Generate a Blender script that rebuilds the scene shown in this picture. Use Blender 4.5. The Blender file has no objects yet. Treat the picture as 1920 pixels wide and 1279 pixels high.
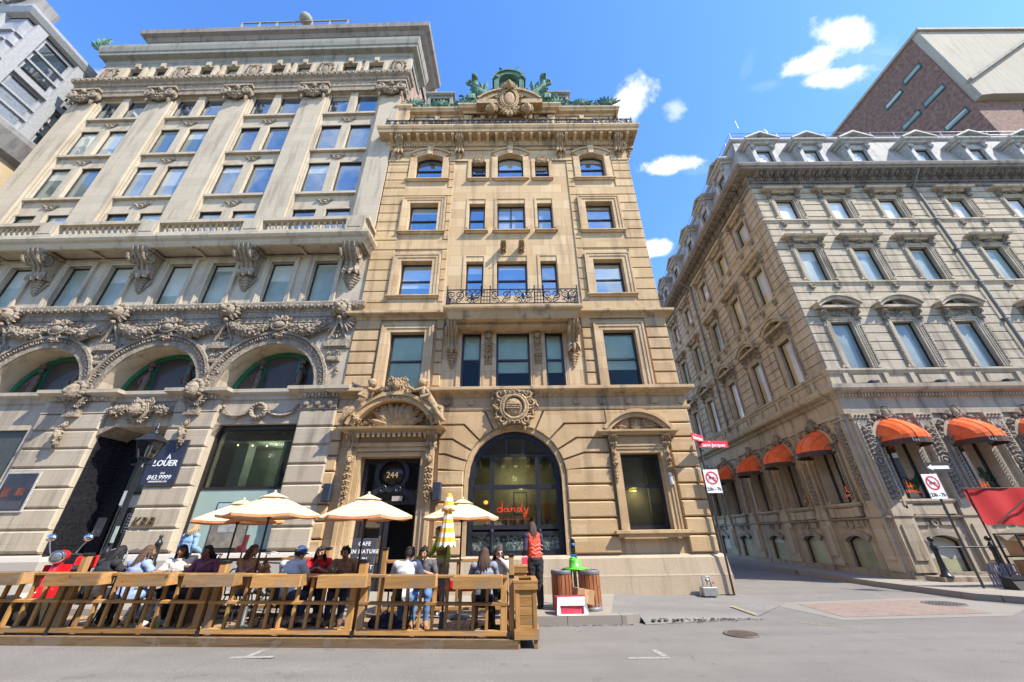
import bpy, bmesh, math, random
from mathutils import Vector, Matrix, Quaternion, Euler, noise
random.seed(7)
R = math.radians
scene = bpy.context.scene
COL = scene.collection
# ------------------------------------------------------------------ camera
F_PX, PITCH, YAW, ROLL, CAM_H = 712.28, R(27.086), R(-0.330), R(-0.765), 1.62
fwd = Vector((-math.sin(YAW)*math.cos(PITCH), math.cos(YAW)*math.cos(PITCH), math.sin(PITCH)))
rgt = Vector((math.cos(YAW), math.sin(YAW), 0))
upv = rgt.cross(fwd)
r2 = rgt*math.cos(ROLL) + upv*math.sin(ROLL)
u2 = upv*math.cos(ROLL) - rgt*math.sin(ROLL)
cam_d = bpy.data.cameras.new('camera')
cam_d.sensor_width = 36.0
cam_d.lens = F_PX/1920*36
cam_d.clip_start, cam_d.clip_end = 0.1, 2000
cam = bpy.data.objects.new('camera', cam_d); COL.objects.link(cam)
cam.matrix_world = Matrix(((r2.x, u2.x, -fwd.x, 0), (r2.y, u2.y, -fwd.y, 0), (r2.z, u2.z, -fwd.z, CAM_H), (0, 0, 0, 1)))
scene.camera = cam
def pix_dir(x, y):                       # direction of a photograph pixel, used for the clouds in the sky
    return (r2*((x-960)/F_PX) - u2*((y-639.5)/F_PX) + fwd).normalized()
# ------------------------------------------------------------------ sun and sky
SUN = Vector((0.57, -0.33, 0.755)).normalized()
sun_el = math.asin(SUN.z); sun_az = math.atan2(SUN.x, SUN.y)
sd = bpy.data.lights.new('sun', 'SUN'); sd.energy = 4.1; sd.angle = R(0.5); sd.color = (1.0, 0.92, 0.80)
so = bpy.data.objects.new('sun', sd); COL.objects.link(so)
so.rotation_euler = (-SUN).to_track_quat('-Z', 'Y').to_euler()
scene.view_settings.view_transform = 'Standard'
scene.view_settings.look = 'None'
scene.view_settings.exposure = 1.14
scene.view_settings.gamma = 1.0
world = bpy.data.worlds.new('World'); scene.world = world; world.use_nodes = True
def build_sky():
    nt = world.node_tree; N = nt.nodes; L = nt.links; N.clear()
    out = N.new('ShaderNodeOutputWorld'); bg = N.new('ShaderNodeBackground')
    sky = N.new('ShaderNodeTexSky'); sky.sky_type = 'NISHITA'; sky.sun_disc = False
    sky.sun_elevation = sun_el; sky.sun_rotation = sun_az
    sky.air_density = 1.0; sky.dust_density = 0.2; sky.ozone_density = 3.0
    hs = N.new('ShaderNodeHueSaturation'); hs.inputs['Hue'].default_value = 0.508; hs.inputs['Saturation'].default_value = 1.22; hs.inputs['Value'].default_value = 1.3
    L.new(sky.outputs[0], hs.inputs['Color'])
    bg.inputs['Strength'].default_value = 0.15
    tc = N.new('ShaderNodeTexCoord')
    def vm(op, a, b=None):
        n = N.new('ShaderNodeVectorMath'); n.operation = op
        L.new(a, n.inputs[0])
        if b is not None:
            if isinstance(b, (tuple, Vector)): n.inputs[1].default_value = b
            else: L.new(b, n.inputs[1])
        return n
    def mt(op, a, b=None, c=None):
        n = N.new('ShaderNodeMath'); n.operation = op
        for i, q in enumerate((a, b, c)):
            if q is None: continue
            if isinstance(q, (int, float)): n.inputs[i].default_value = q
            else: L.new(q, n.inputs[i])
        return n.outputs[0]
    d = tc.outputs['Generated']
    nz = N.new('ShaderNodeTexNoise'); nz.inputs['Scale'].default_value = 13; nz.inputs['Detail'].default_value = 9; nz.inputs['Roughness'].default_value = 0.62
    L.new(d, nz.inputs['Vector'])
    nz2 = N.new('ShaderNodeTexNoise'); nz2.inputs['Scale'].default_value = 3.2; nz2.inputs['Detail'].default_value = 7; nz2.inputs['Roughness'].default_value = 0.6
    L.new(d, nz2.inputs['Vector'])
    # (pixel x, y, half width, half height, tilt, density)
    clouds = [(1592, 66, 58, 28, 12, 1.0), (1516, 118, 66, 24, -22, 1.0), (1562, 146, 64, 18, -10, 1.0), (1404, 120, 14, 26, 8, 0.05), (1655, 98, 36, 9, 6, .12),
              (1186, 194, 56, 36, -26, 1.0), (1262, 200, 34, 20, 0, 0.5), (1250, 312, 54, 17, -6, 1.0), (1232, 464, 32, 15, -12, .9),
              (1440, 160, 40, 14, -10, .08), (175, 138, 36, 12, 0, .4), (1300, 318, 40, 12, 0, .08), (1610, 110, 80, 50, 0, .08)]
    total = None
    for (px, py, hw, hh, tilt, den) in clouds:
        c = pix_dir(px, py)
        rx = (r2 - c*r2.dot(c)).normalized(); ry = c.cross(rx)
        t = R(tilt); ax = rx*math.cos(t) + ry*math.sin(t); ay = ry*math.cos(t) - rx*math.sin(t)
        k = F_PX*math.sqrt(((px-960)/F_PX)**2 + ((py-639.5)/F_PX)**2 + 1)
        a = vm('DOT_PRODUCT', d, tuple(ax*(k/hw))).outputs['Value']; b = vm('DOT_PRODUCT', d, tuple(ay*(k/hh))).outputs['Value']
        e = mt('ADD', mt('MULTIPLY', a, a), mt('MULTIPLY', b, b))
        f = vm('DOT_PRODUCT', d, tuple(c)).outputs['Value']
        e = mt('SUBTRACT', 1.12, mt('SQRT', e)) if False else mt('SUBTRACT', 1.0, mt('SQRT', e))
        e = mt('MULTIPLY', e, mt('GREATER_THAN', f, 0.3))
        e = mt('ADD', e, mt('MULTIPLY', mt('SUBTRACT', nz.outputs[0], 0.5), 3.1))
        mr = N.new('ShaderNodeMapRange'); mr.interpolation_type = 'SMOOTHSTEP'
        mr.inputs['From Min'].default_value = -0.1; mr.inputs['From Max'].default_value = 0.62; mr.inputs['To Max'].default_value = den
        L.new(e, mr.inputs['Value'])
        inside = mt('GREATER_THAN', mt('SUBTRACT', 1.75, mt('SQRT', mt('ADD', mt('MULTIPLY', a, a), mt('MULTIPLY', b, b)))), 0.0)
        e = mt('MULTIPLY', mr.outputs[0], inside)
        total = e if total is None else mt('MAXIMUM', total, e)
    # scattered clouds in the half of the sky behind the camera (seen in the window reflections)
    sx = N.new('ShaderNodeSeparateXYZ'); L.new(d, sx.inputs[0])
    back = N.new('ShaderNodeMapRange'); L.new(sx.outputs['Y'], back.inputs['Value'])
    back.inputs['From Min'].default_value = 0.0; back.inputs['From Max'].default_value = -0.25
    m2 = N.new('ShaderNodeMapRange'); m2.interpolation_type = 'SMOOTHSTEP'; L.new(nz2.outputs[0], m2.inputs['Value'])
    m2.inputs['From Min'].default_value = 0.5; m2.inputs['From Max'].default_value = 0.68; m2.inputs['To Max'].default_value = 0.75
    total = mt('MAXIMUM', total, mt('MULTIPLY', m2.outputs[0], back.outputs[0]))
    mix = N.new('ShaderNodeMixRGB'); L.new(total, mix.inputs[0]); L.new(hs.outputs[0], mix.inputs[1])
    shade = N.new('ShaderNodeMixRGB'); shade.inputs[1].default_value = (3.5, 3.7, 4.2, 1); shade.inputs[2].default_value = (4.7, 4.7, 4.8, 1)
    L.new(nz2.outputs[0], shade.inputs[0]); L.new(shade.outputs[0], mix.inputs[2])
    L.new(mix.outputs[0], bg.inputs['Color']); L.new(bg.outputs[0], out.inputs[0])
build_sky()
# ------------------------------------------------------------------ mesh helpers
def _ico(sub):
    bm = bmesh.new(); bmesh.ops.create_icosphere(bm, subdivisions=sub, radius=1.0)
    v = [tuple(q.co) for q in bm.verts]; f = [tuple(q.index for q in p.verts) for p in bm.faces]; bm.free()
    return v, f
ICO1, ICO2, ICO3 = _ico(1), _ico(2), _ico(3)
def rotm(ax, deg): return Matrix.Rotation(R(deg), 4, ax)
def loc(x, y, z): return Matrix.Translation((x, y, z))
class MB:
    def __init__(s, M=None): s.v = []; s.f = []; s.sm = []; s.mi = []; s.M = M; s.m = 0
    def add(s, vs, fs, smooth=False, mi=None):
        n = len(s.v)
        if s.M is not None:
            M = s.M; s.v.extend([tuple(M @ Vector(q)) for q in vs])
        else: s.v.extend([tuple(q) for q in vs])
        s.f.extend([tuple(i+n for i in q) for q in fs])
        s.sm.extend([smooth]*len(fs)); s.mi.extend([s.m if mi is None else mi]*len(fs))
    def box(s, x0, x1, y0, y1, z0, z1, mi=None):
        s.add([(x0,y0,z0),(x1,y0,z0),(x1,y1,z0),(x0,y1,z0),(x0,y0,z1),(x1,y0,z1),(x1,y1,z1),(x0,y1,z1)],
              [(0,1,5,4),(1,2,6,5),(2,3,7,6),(3,0,4,7),(4,5,6,7),(3,2,1,0)], mi=mi)
    def cbox(s, x0, x1, y0, y1, z0, z1, c=0.01, mi=None):        # box with chamfered edges
        vs = []; 
        for (zz, i) in ((z0, c), (z0+c, 0), (z1-c, 0), (z1, c)):
            vs += [(x0+i+c*(i==0), y0+i, zz), (x1-i-c*(i==0), y0+i, zz), (x1-i, y0+i+c*(i==0), zz), (x1-i, y1-i-c*(i==0), zz), (x1-i-c*(i==0), y1-i, zz), (x0+i+c*(i==0), y1-i, zz), (x0+i, y1-i-c*(i==0), zz), (x0+i, y0+i+c*(i==0), zz)]
        fs = [tuple(range(7,-1,-1)), tuple(range(24,32))]
        for k in range(3):
            for j in range(8): fs.append((k*8+j, k*8+(j+1)%8, k*8+8+(j+1)%8, k*8+8+j))
        s.add(vs, fs, mi=mi)
    def block(s, x0, x1, z0, z1, y, p, c=0.02, mi=None):          # stone block standing p proud of plane y, chamfered front
        a, b = y-p+c, y-p
        s.add([(x0,y,z0),(x1,y,z0),(x1,y,z1),(x0,y,z1),(x0,a,z0),(x1,a,z0),(x1,a,z1),(x0,a,z1),(x0+c,b,z0+c),(x1-c,b,z0+c),(x1-c,b,z1-c),(x0+c,b,z1-c)],
              [(0,1,5,4),(1,2,6,5),(2,3,7,6),(3,0,4,7),(4,5,9,8),(5,6,10,9),(6,7,11,10),(7,4,8,11),(8,9,10,11)], mi=mi)
    def prism(s, poly, y0, y1, mi=None, cap=True, smooth=False):   # polygon in x,z extruded along y
        n = len(poly)
        vs = [(x,y0,z) for x,z in poly]+[(x,y1,z) for x,z in poly]
        fs = [(i,(i+1)%n,(i+1)%n+n,i+n) for i in range(n)]
        s.add(vs, fs, smooth, mi)
        if cap: s.add(vs, [tuple(range(n-1,-1,-1)), tuple(range(n,2*n))], False, mi)
    def prismx(s, poly, x0, x1, mi=None, smooth=False):            # polygon in y,z extruded along x
        n = len(poly)
        vs = [(x0,y,z) for y,z in poly]+[(x1,y,z) for y,z in poly]
        s.add(vs, [(i,(i+1)%n,(i+1)%n+n,i+n) for i in range(n)], smooth, mi)
        s.add(vs, [tuple(range(n-1,-1,-1)), tuple(range(n,2*n))], False, mi)
    def prismz(s, poly, z0, z1, mi=None):
        n = len(poly)
        vs = [(x,y,z0) for x,y in poly]+[(x,y,z1) for x,y in poly]
        s.add(vs, [(i,(i+1)%n,(i+1)%n+n,i+n) for i in range(n)]+[tuple(range(n-1,-1,-1)), tuple(range(n,2*n))], False, mi)
    def sweep(s, path, prof, mi=None, closed=False):               # moulding: profile (projection, z) mitred along a plan path, outward = right hand side
        n = len(path); P = [Vector(q).to_2d() for q in path]; rows = []
        for i in range(n):
            ds = []
            if i > 0 or closed: ds.append((P[i]-P[i-1]).normalized())
            if i < n-1 or closed: ds.append((P[(i+1)%n]-P[i]).normalized())
            ns = [Vector((d.y, -d.x)) for d in ds]
            if len(ns) == 1: m = ns[0]
            else:
                m = (ns[0]+ns[1]); m = m/(max(0.15, m.length_squared))*2
            rows.append(m)
        k = len(prof); vs = []
        for q, m in zip(P, rows):
            for (p, z) in prof: vs.append((q.x+m.x*p, q.y+m.y*p, z))
        fs = []
        for i in range(n if closed else n-1):
            a, b = i*k, ((i+1)%n)*k
            for j in range(k-1): fs.append((a+j, b+j, b+j+1, a+j+1))
        s.add(vs, fs, mi=mi)
        if not closed: s.add(vs, [tuple(range(k)), tuple(range((n-1)*k+k-1, (n-1)*k-1, -1))], mi=mi)
    def tube(s, pts, r, n=6, smooth=True, mi=None, cap=True, flat=1.0):
        P = [Vector(q) for q in pts]; m = len(P); rs = r if isinstance(r, (list, tuple)) else [r]*m
        t0 = (P[1]-P[0]).normalized(); u = t0.orthogonal().normalized(); vs = []
        prev = t0
        for i in range(m):
            t = ((P[min(i+1,m-1)]-P[max(i-1,0)])).normalized()
            q = prev.rotation_difference(t); u = q @ u; prev = t
            w = t.cross(u)
            for j in range(n):
                a = 2*math.pi*j/n; vs.append(P[i]+(u*math.cos(a)+w*math.sin(a)*flat)*rs[i])
        fs = []
        for i in range(m-1):
            for j in range(n): fs.append((i*n+j, i*n+(j+1)%n, (i+1)*n+(j+1)%n, (i+1)*n+j))
        s.add(vs, fs, smooth, mi)
        if cap: s.add(vs, [tuple(range(n-1,-1,-1)), tuple(range((m-1)*n, m*n))], False, mi)
    def bar(s, a, b, w, d=None, mi=None, side=None):               # rectangular bar from a to b, w across side, d the other way
        a, b = Vector(a), Vector(b); d = d or w; t = (b-a).normalized()
        u = Vector(side) if side else (Vector((1,0,0)) if abs(t.x) < .9 else Vector((0,1,0)))
        u = (u-t*u.dot(t)).normalized(); v = t.cross(u)
        vs = [p+u*(sx*w/2)+v*(sy*d/2) for p in (a,b) for sx,sy in ((-1,-1),(1,-1),(1,1),(-1,1))]
        s.add(vs, [(0,1,5,4),(1,2,6,5),(2,3,7,6),(3,0,4,7),(4,5,6,7),(3,2,1,0)], mi=mi)
    def ball(s, c, r, sub=1, mi=None, M=None, jit=0, seed=0):
        V, Fc = (ICO1, ICO2, ICO3)[sub-1]
        rx, ry, rz = r if isinstance(r, (tuple, list)) else (r, r, r)
        vs = []
        for (x,y,z) in V:
            k = 1+(jit*noise.noise(Vector((x*1.7+seed, y*1.7, z*1.7-seed))) if jit else 0)
            q = Vector((x*rx*k, y*ry*k, z*rz*k))
            if M is not None: q = M.to_3x3() @ q
            vs.append((c[0]+q.x, c[1]+q.y, c[2]+q.z))
        s.add(vs, Fc, True, mi)
    def lathe(s, prof, c=(0,0,0), n=12, smooth=True, mi=None, cap=True):
        vs = []; m = len(prof)
        for (r,z) in prof:
            for j in range(n):
                a = 2*math.pi*j/n; vs.append((c[0]+r*math.cos(a), c[1]+r*math.sin(a), c[2]+z))
        fs = [(i*n+j, i*n+(j+1)%n, (i+1)*n+(j+1)%n, (i+1)*n+j) for i in range(m-1) for j in range(n)]
        s.add(vs, fs, smooth, mi)
        if cap: s.add(vs, [tuple(range(n-1,-1,-1)), tuple(range((m-1)*n, m*n))], False, mi)
    def arch(s, cx, cz, r0, r1, a0, a1, y0, y1, n=24, mi=None, sx=1.0):   # annular sector in the x,z plane, y0 front, y1 back (degrees, 0 = +x)
        vs = []
        for i in range(n+1):
            a = R(a0+(a1-a0)*i/n); c, q = math.cos(a)*sx, math.sin(a)
            vs += [(cx+r0*c,y0,cz+r0*q),(cx+r1*c,y0,cz+r1*q),(cx+r1*c,y1,cz+r1*q),(cx+r0*c,y1,cz+r0*q)]
        fs = []
        for i in range(n):
            a, b = i*4, i*4+4
            fs += [(a,a+1,b+1,b),(a+1,a+2,b+2,b+1),(a+2,a+3,b+3,b+2),(a+3,a,b,b+3)]
        fs += [(0,3,2,1),(n*4,n*4+1,n*4+2,n*4+3)]
        s.add(vs, fs, mi=mi)
    def text(s, body, size, M, mi=None, ext=0.004, align='CENTER', shear=0.0, spacing=1.0, bold=0.0):
        cu = bpy.data.curves.new('lettering', 'FONT'); cu.body = body; cu.size = size; cu.extrude = ext
        cu.align_x = align; cu.align_y = 'CENTER'; cu.shear = shear; cu.space_character = spacing; cu.offset = bold
        cu.resolution_u = 3
        o = bpy.data.objects.new('lettering', cu); COL.objects.link(o)
        dg = bpy.context.evaluated_depsgraph_get()
        me = o.evaluated_get(dg).to_mesh()
        vs = [M @ Vector((q.co.x, -q.co.z, q.co.y)) for q in me.vertices]; fs = [tuple(p.vertices) for p in me.polygons]
        o.evaluated_get(dg).to_mesh_clear()
        bpy.data.objects.remove(o); bpy.data.curves.remove(cu)
        s.add(vs, fs, mi=mi)
    def build(s, name, mats, parent=None, M=None, recalc=False):
        me = bpy.data.meshes.new(name); me.from_pydata(s.v, [], s.f)
        if s.f:
            me.polygons.foreach_set('use_smooth', s.sm); me.polygons.foreach_set('material_index', s.mi)
        if not isinstance(mats, (list, tuple)): mats = [mats]
        for m in mats: me.materials.append(m)
        if recalc:
            bm = bmesh.new(); bm.from_mesh(me); bmesh.ops.recalc_face_normals(bm, faces=bm.faces); bm.to_mesh(me); bm.free()
        me.update()
        o = bpy.data.objects.new(name, me); COL.objects.link(o)
        if parent is not None: o.parent = parent
        if M is not None: o.matrix_local = M
        return o
def tag(o, label, cat, group=None):
    o['label'] = label; o['category'] = cat
    if group: o['group'] = group
    return o
def thing(name, label, cat, at=(0,0,0), rz=0.0, group=None):
    o = bpy.data.objects.new(name, None); o.empty_display_size = 0.2; COL.objects.link(o)
    o.location = at; o.rotation_euler = (0, 0, rz)
    return tag(o, label, cat, group)
def structure(o): o['kind'] = 'structure'; return o
def dup(o, at=None, rz=None, label=None, parent=None):
    c = o.copy(); COL.objects.link(c)
    if parent is not None: c.parent = parent
    if at is not None: c.location = at
    if rz is not None: c.rotation_euler = (c.rotation_euler[0], c.rotation_euler[1], rz)
    if label: c['label'] = label
    for ch in list(o.children): dup(ch, parent=c)
    return c
def arch_pts(x0, x1, z1, rise, n=14):
    a = (x1-x0)/2; cx = (x0+x1)/2; Rr = (a*a+rise*rise)/(2*rise); cz = z1-Rr
    t0 = math.atan2(z1-rise-cz, -a); t1 = math.atan2(z1-rise-cz, a)
    if t0 < 0: t0 += 2*math.pi
    return [(cx+Rr*math.cos(t0+(t1-t0)*i/n), cz+Rr*math.sin(t0+(t1-t0)*i/n)) for i in range(n+1)]
def wall(mb, x0, x1, z0, z1, holes, y=0.0, depth=0.4):
    """wall face with rectangular or arched openings (x0,x1,z0,z1[,rise]) and their reveals"""
    xs = sorted({x0, x1}|{h[0] for h in holes}|{h[1] for h in holes}); zs = sorted({z0, z1}|{h[2] for h in holes}|{h[3] for h in holes})
    xs = [x for x in xs if x0 <= x <= x1]; zs = [z for z in zs if z0 <= z <= z1]
    for i in range(len(xs)-1):
        run = None
        for j in range(len(zs)-1):
            cx, cz = (xs[i]+xs[i+1])/2, (zs[j]+zs[j+1])/2
            inside = any(h[0] < cx < h[1] and h[2] < cz < h[3] for h in holes)
            if not inside:
                if run is None: run = zs[j]
            if inside and run is not None:
                mb.add([(xs[i],y,run),(xs[i+1],y,run),(xs[i+1],y,zs[j]),(xs[i],y,zs[j])], [(0,1,2,3)]); run = None
        if run is not None: mb.add([(xs[i],y,run),(xs[i+1],y,run),(xs[i+1],y,zs[-1]),(xs[i],y,zs[-1])], [(0,1,2,3)])
    for h in holes:
        a, b, c, d = h[:4]; rise = h[4] if len(h) > 4 else 0; Y = y+(h[5] if len(h) > 5 else depth)
        t = d-rise
        mb.add([(a,y,c),(a,Y,c),(a,Y,t),(a,y,t)], [(0,1,2,3)]); mb.add([(b,y,c),(b,y,t),(b,Y,t),(b,Y,c)], [(0,1,2,3)])
        mb.add([(a,y,c),(b,y,c),(b,Y,c),(a,Y,c)], [(0,1,2,3)])
        if rise <= 0: mb.add([(a,y,d),(a,Y,d),(b,Y,d),(b,y,d)], [(0,1,2,3)])
        else:
            ap = arch_pts(a, b, d, rise)
            for p, q in zip(ap, ap[1:]):
                mb.add([(p[0],y,p[1]),(p[0],Y,p[1]),(q[0],Y,q[1]),(q[0],y,q[1])], [(0,1,2,3)])
                mb.add([(p[0],y,p[1]),(q[0],y,q[1]),(q[0],y,d),(p[0],y,d)], [(0,1,2,3)])
def courses(mb, x0, x1, zl, keep, y=0.0, p=0.03, g=0.03, c=0.015, joints=0.0):
    """rusticated courses between the heights zl, broken round the rectangles keep"""
    for k in range(len(zl)-1):
        a, b = zl[k]+g/2, zl[k+1]-g/2
        cuts = sorted((max(h[0], x0), min(h[1], x1)) for h in keep if h[2] < b-0.01 and h[3] > a+0.01 and h[1] > x0 and h[0] < x1)
        x = x0; iv = []
        for (u, w) in cuts:
            if u > x+0.03: iv.append((x, min(u, x1)))
            x = max(x, w)
        if x < x1-0.03: iv.append((x, x1))
        for (u, w) in iv:
            if joints and w-u > joints*1.4:
                n = max(1, round((w-u)/joints)); off = (k % 2)*0.5/n
                ed = [u]+[u+(w-u)*((i+0.0)/n+off) for i in range(1 if not off else 0, n) if 0.08 < ((i+0.0)/n+off) < 0.95]+[w]
                for e, f in zip(ed, ed[1:]): mb.block(e+0.004, f-0.004, a, b, y, p, c)
            else: mb.block(u, w, a, b, y, p, c)
# ------------------------------------------------------------------ carved ornament
def scroll(mb, cx, y, cz, r, flip=1, th=0.03, turns=1.6, start=90, depth=0.0):
    n = int(16*turns); pts = []
    for i in range(n+1):
        t = i/n; a = R(start)+flip*t*turns*2*math.pi; q = r*(1-0.82*t)
        pts.append((cx+q*math.cos(a), y-depth*t, cz+q*math.sin(a)))
    mb.tube(pts, [th*(1-0.45*i/n) for i in range(n+1)], 5)
def leaf(mb, x, y, z, ang, ln, w, lift=0.06):
    """acanthus-like leaf: a curled strip with a ridge"""
    a = R(ang); dx, dz = math.cos(a), math.sin(a); n = 5; vs = []
    for i in range(n+1):
        t = i/n; ww = w*math.sin(math.pi*(0.15+0.8*t))*(1+0.25*(i % 2)); l = lift*math.sin(math.pi*t*0.75)*1.2
        px, pz = x+dx*ln*t, z+dz*ln*t
        vs += [(px-dz*ww/2, y-l*0.4, pz+dx*ww/2), (px, y-l-0.02, pz), (px+dz*ww/2, y-l*0.4, pz-dx*ww/2)]
    fs = []
    for i in range(n):
        a0 = i*3; fs += [(a0,a0+1,a0+4,a0+3),(a0+1,a0+2,a0+5,a0+4)]
    mb.add(vs, fs, False)
def foliage(mb, x0, x1, y, z0, z1, n, s=0.09, seed=1):
    rnd = random.Random(seed)
    for i in range(n):
        x, z = rnd.uniform(x0, x1), rnd.uniform(z0, z1)
        if rnd.random() < .55: leaf(mb, x, y, z, rnd.uniform(0, 360), s*rnd.uniform(1.2, 2.2), s*rnd.uniform(.6, 1), s*.6)
        elif rnd.random() < .5: scroll(mb, x, y-s*.2, z, s*rnd.uniform(.6, 1), rnd.choice((-1, 1)), s*.25, 1.2, rnd.uniform(0, 360))
        else: mb.ball((x, y-s*.15, z), s*rnd.uniform(.3, .5))
def garland(mb, x0, z0, x1, z1, y, sag, r, n=9, seed=3, fat=1.5):
    """fruit garland: a sagging core packed with small fruits and leaf tips"""
    rnd = random.Random(seed); core = []; rad = []
    for i in range(n+1):
        t = i/n; x = x0+(x1-x0)*t; z = z0+(z1-z0)*t-sag*4*t*(1-t); f = r*(0.6+(fat-0.6)*math.sin(math.pi*t))
        core.append((x, y-f*.3, z)); rad.append(f*.62)
        for k in range(11):
            a = rnd.uniform(0, 6.28); q = f*rnd.uniform(.55, .8); dx = (x1-x0)/n*rnd.uniform(-.5, .5)
            mb.ball((x+dx, y-f*.3-abs(math.cos(a))*q*.8, z+math.sin(a)*q), f*rnd.uniform(.17, .27))
        for k in range(3): leaf(mb, x, y-f*.2, z, rnd.uniform(0, 360), f*1.0, f*.4, f*.3)
    mb.tube(core, rad, 6)
def mask(mb, x, y, z, s, hair=True):
    mb.ball((x, y-s*.35, z), (s*.42, s*.5, s*.6), 2)
    mb.ball((x, y-s*.86, z-s*.08), (s*.09, s*.14, s*.2)); mb.ball((x, y-s*.74, z-s*.32), (s*.18, s*.1, s*.07)); mb.ball((x, y-s*.7, z+s*.14), (s*.34, s*.14, s*.07))
    if hair:
        for i in range(13):
            a = R(-30+20*i); mb.ball((x+math.cos(a)*s*.5, y-s*.25, z+s*.08+math.sin(a)*s*.62), s*(.2 if i % 2 else .16))
def cartouche(mb, x, y, z, w, h, shield=True, seed=1):
    mb.ball((x, y-w*.05, z), (w*.25, w*.09, h*.30), 2)
    n = 22
    for k, q in ((.30, .05), (.37, .035)):
        mb.tube([(x+math.cos(2*math.pi*i/n)*w*k, y-w*.08, z+math.sin(2*math.pi*i/n)*h*(k+.05)) for i in range(n+1)], w*q, 5)
    for sx in (-1, 1):
        scroll(mb, x+sx*w*.36, y-w*.06, z+h*.40, w*.17, sx, w*.05, 1.6, 90); scroll(mb, x+sx*w*.44, y-w*.04, z+h*.12, w*.13, -sx, w*.04, 1.5, 200)
        scroll(mb, x+sx*w*.30, y-w*.06, z-h*.38, w*.13, -sx, w*.045, 1.4, -90); scroll(mb, x+sx*w*.40, y-w*.03, z-h*.16, w*.11, sx, w*.035, 1.3, -30)
        for k in range(4): leaf(mb, x+sx*w*.30, y-w*.02, z+h*(.30-.2*k), 90-sx*(30+22*k), w*.24, w*.12, w*.06)
    for k in range(5): leaf(mb, x+(k-2)*w*.11, y-w*.05, z+h*.36, 90-(k-2)*12, h*.16, w*.12, w*.07)
    for k in range(3): leaf(mb, x+(k-1)*w*.1, y-w*.03, z-h*.34, -90+(k-1)*18, h*.16, w*.12, w*.06)
def console(mb, x, w, y, z0, z1, p, taper=.35):
    """S-shaped scroll bracket: side profile swept across its width, ridged front, leaf and drop"""
    h = z1-z0; prof = []
    for i in range(15):
        t = i/14; q = p*(0.16+0.84*(1-t)**1.3)*(1+.10*math.sin(t*9))
        prof.append((y-q, z1-h*.62*t))
    poly = [(y, z1)]+prof+[(y, z1-h*.62)]
    mb.prismx(poly, x-w/2, x+w/2)
    for sx in (-1, 0, 1):
        mb.tube([(x+sx*w*.32, a-.012, b) for a, b in prof], w*.1, 4)
    for sx in (-1, 1):
        n = 14; r = p*.36; pts = [(x+sx*(w/2+.005), y-p+r+r*(1-.7*i/n)*math.cos(R(180)+i/n*7.5)*1.0, z1-r*1.05+r*(1-.7*i/n)*math.sin(R(180)+i/n*7.5)) for i in range(n+1)]
        mb.tube(pts, w*.09, 4)
    for k in range(3): leaf(mb, x+(k-1)*w*.25, y-p*.3, z1-h*.42, -90+(k-1)*16, h*.28, w*.45, p*.14+.03)
    zz = z1-h*.66
    for k in range(5):
        r = w*(.42-.06*k); mb.ball((x, y-r*.4, zz-h*.065*k), (r, r*.6, h*.05), 1, jit=.3, seed=k)
        leaf(mb, x-r*.5, y-.02, zz-h*.065*k, 200, r, r*.7, .03); leaf(mb, x+r*.5, y-.02, zz-h*.065*k, -20, r, r*.7, .03)
    mb.ball((x, y-.03, z0+h*.02), (w*.14, .04, h*.04))
def drop(mb, x, y, z1, z0, w, seed=0):
    """hanging carved drop: face, fruit and leaves down a pilaster"""
    rnd = random.Random(seed); mask(mb, x, y, z1-w*.7, w*.62); z = z1-w*1.5
    while z > z0:
        k = rnd.random(); f = 1-.35*(z1-z)/(z1-z0)
        if k < .5:
            for a in (200, -20, 235, -55): leaf(mb, x, y-.01, z, a, w*.62*f, w*.32*f, .06)
            mb.ball((x, y-.05, z), w*.2*f)
        else:
            for i in range(6): mb.ball((x+rnd.uniform(-.3, .3)*w*f, y-.04, z+rnd.uniform(-.2, .2)*w), w*rnd.uniform(.14, .22)*f)
            for sx in (-1, 1): scroll(mb, x+sx*w*.28*f, y-.03, z-w*.1, w*.2*f, sx, w*.05, 1.2)
        z -= w*rnd.uniform(.5, .7)
    mb.ball((x, y-.03, z0-w*.1), (w*.12, .04, w*.2))
def egg_dart(mb, x0, x1, y, z, h, step, p=0.05):
    n = max(1, int((x1-x0)/step)); d = (x1-x0)/n
    for i in range(n):
        cx = x0+d*(i+.5); mb.ball((cx, y-p*.4, z), (d*.27, p, h*.42)); 
        mb.box(cx+d*.5-d*.07, cx+d*.5+d*.07, y-p*.7, y+.01, z-h*.45, z+h*.45)
def dentils(mb, x0, x1, y, z0, z1, step, p, fill=.55):
    n = max(1, int((x1-x0)/step)); d = (x1-x0)/n
    for i in range(n): mb.box(x0+d*(i+.5-fill/2), x0+d*(i+.5+fill/2), y-p, y, z0, z1)
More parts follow.
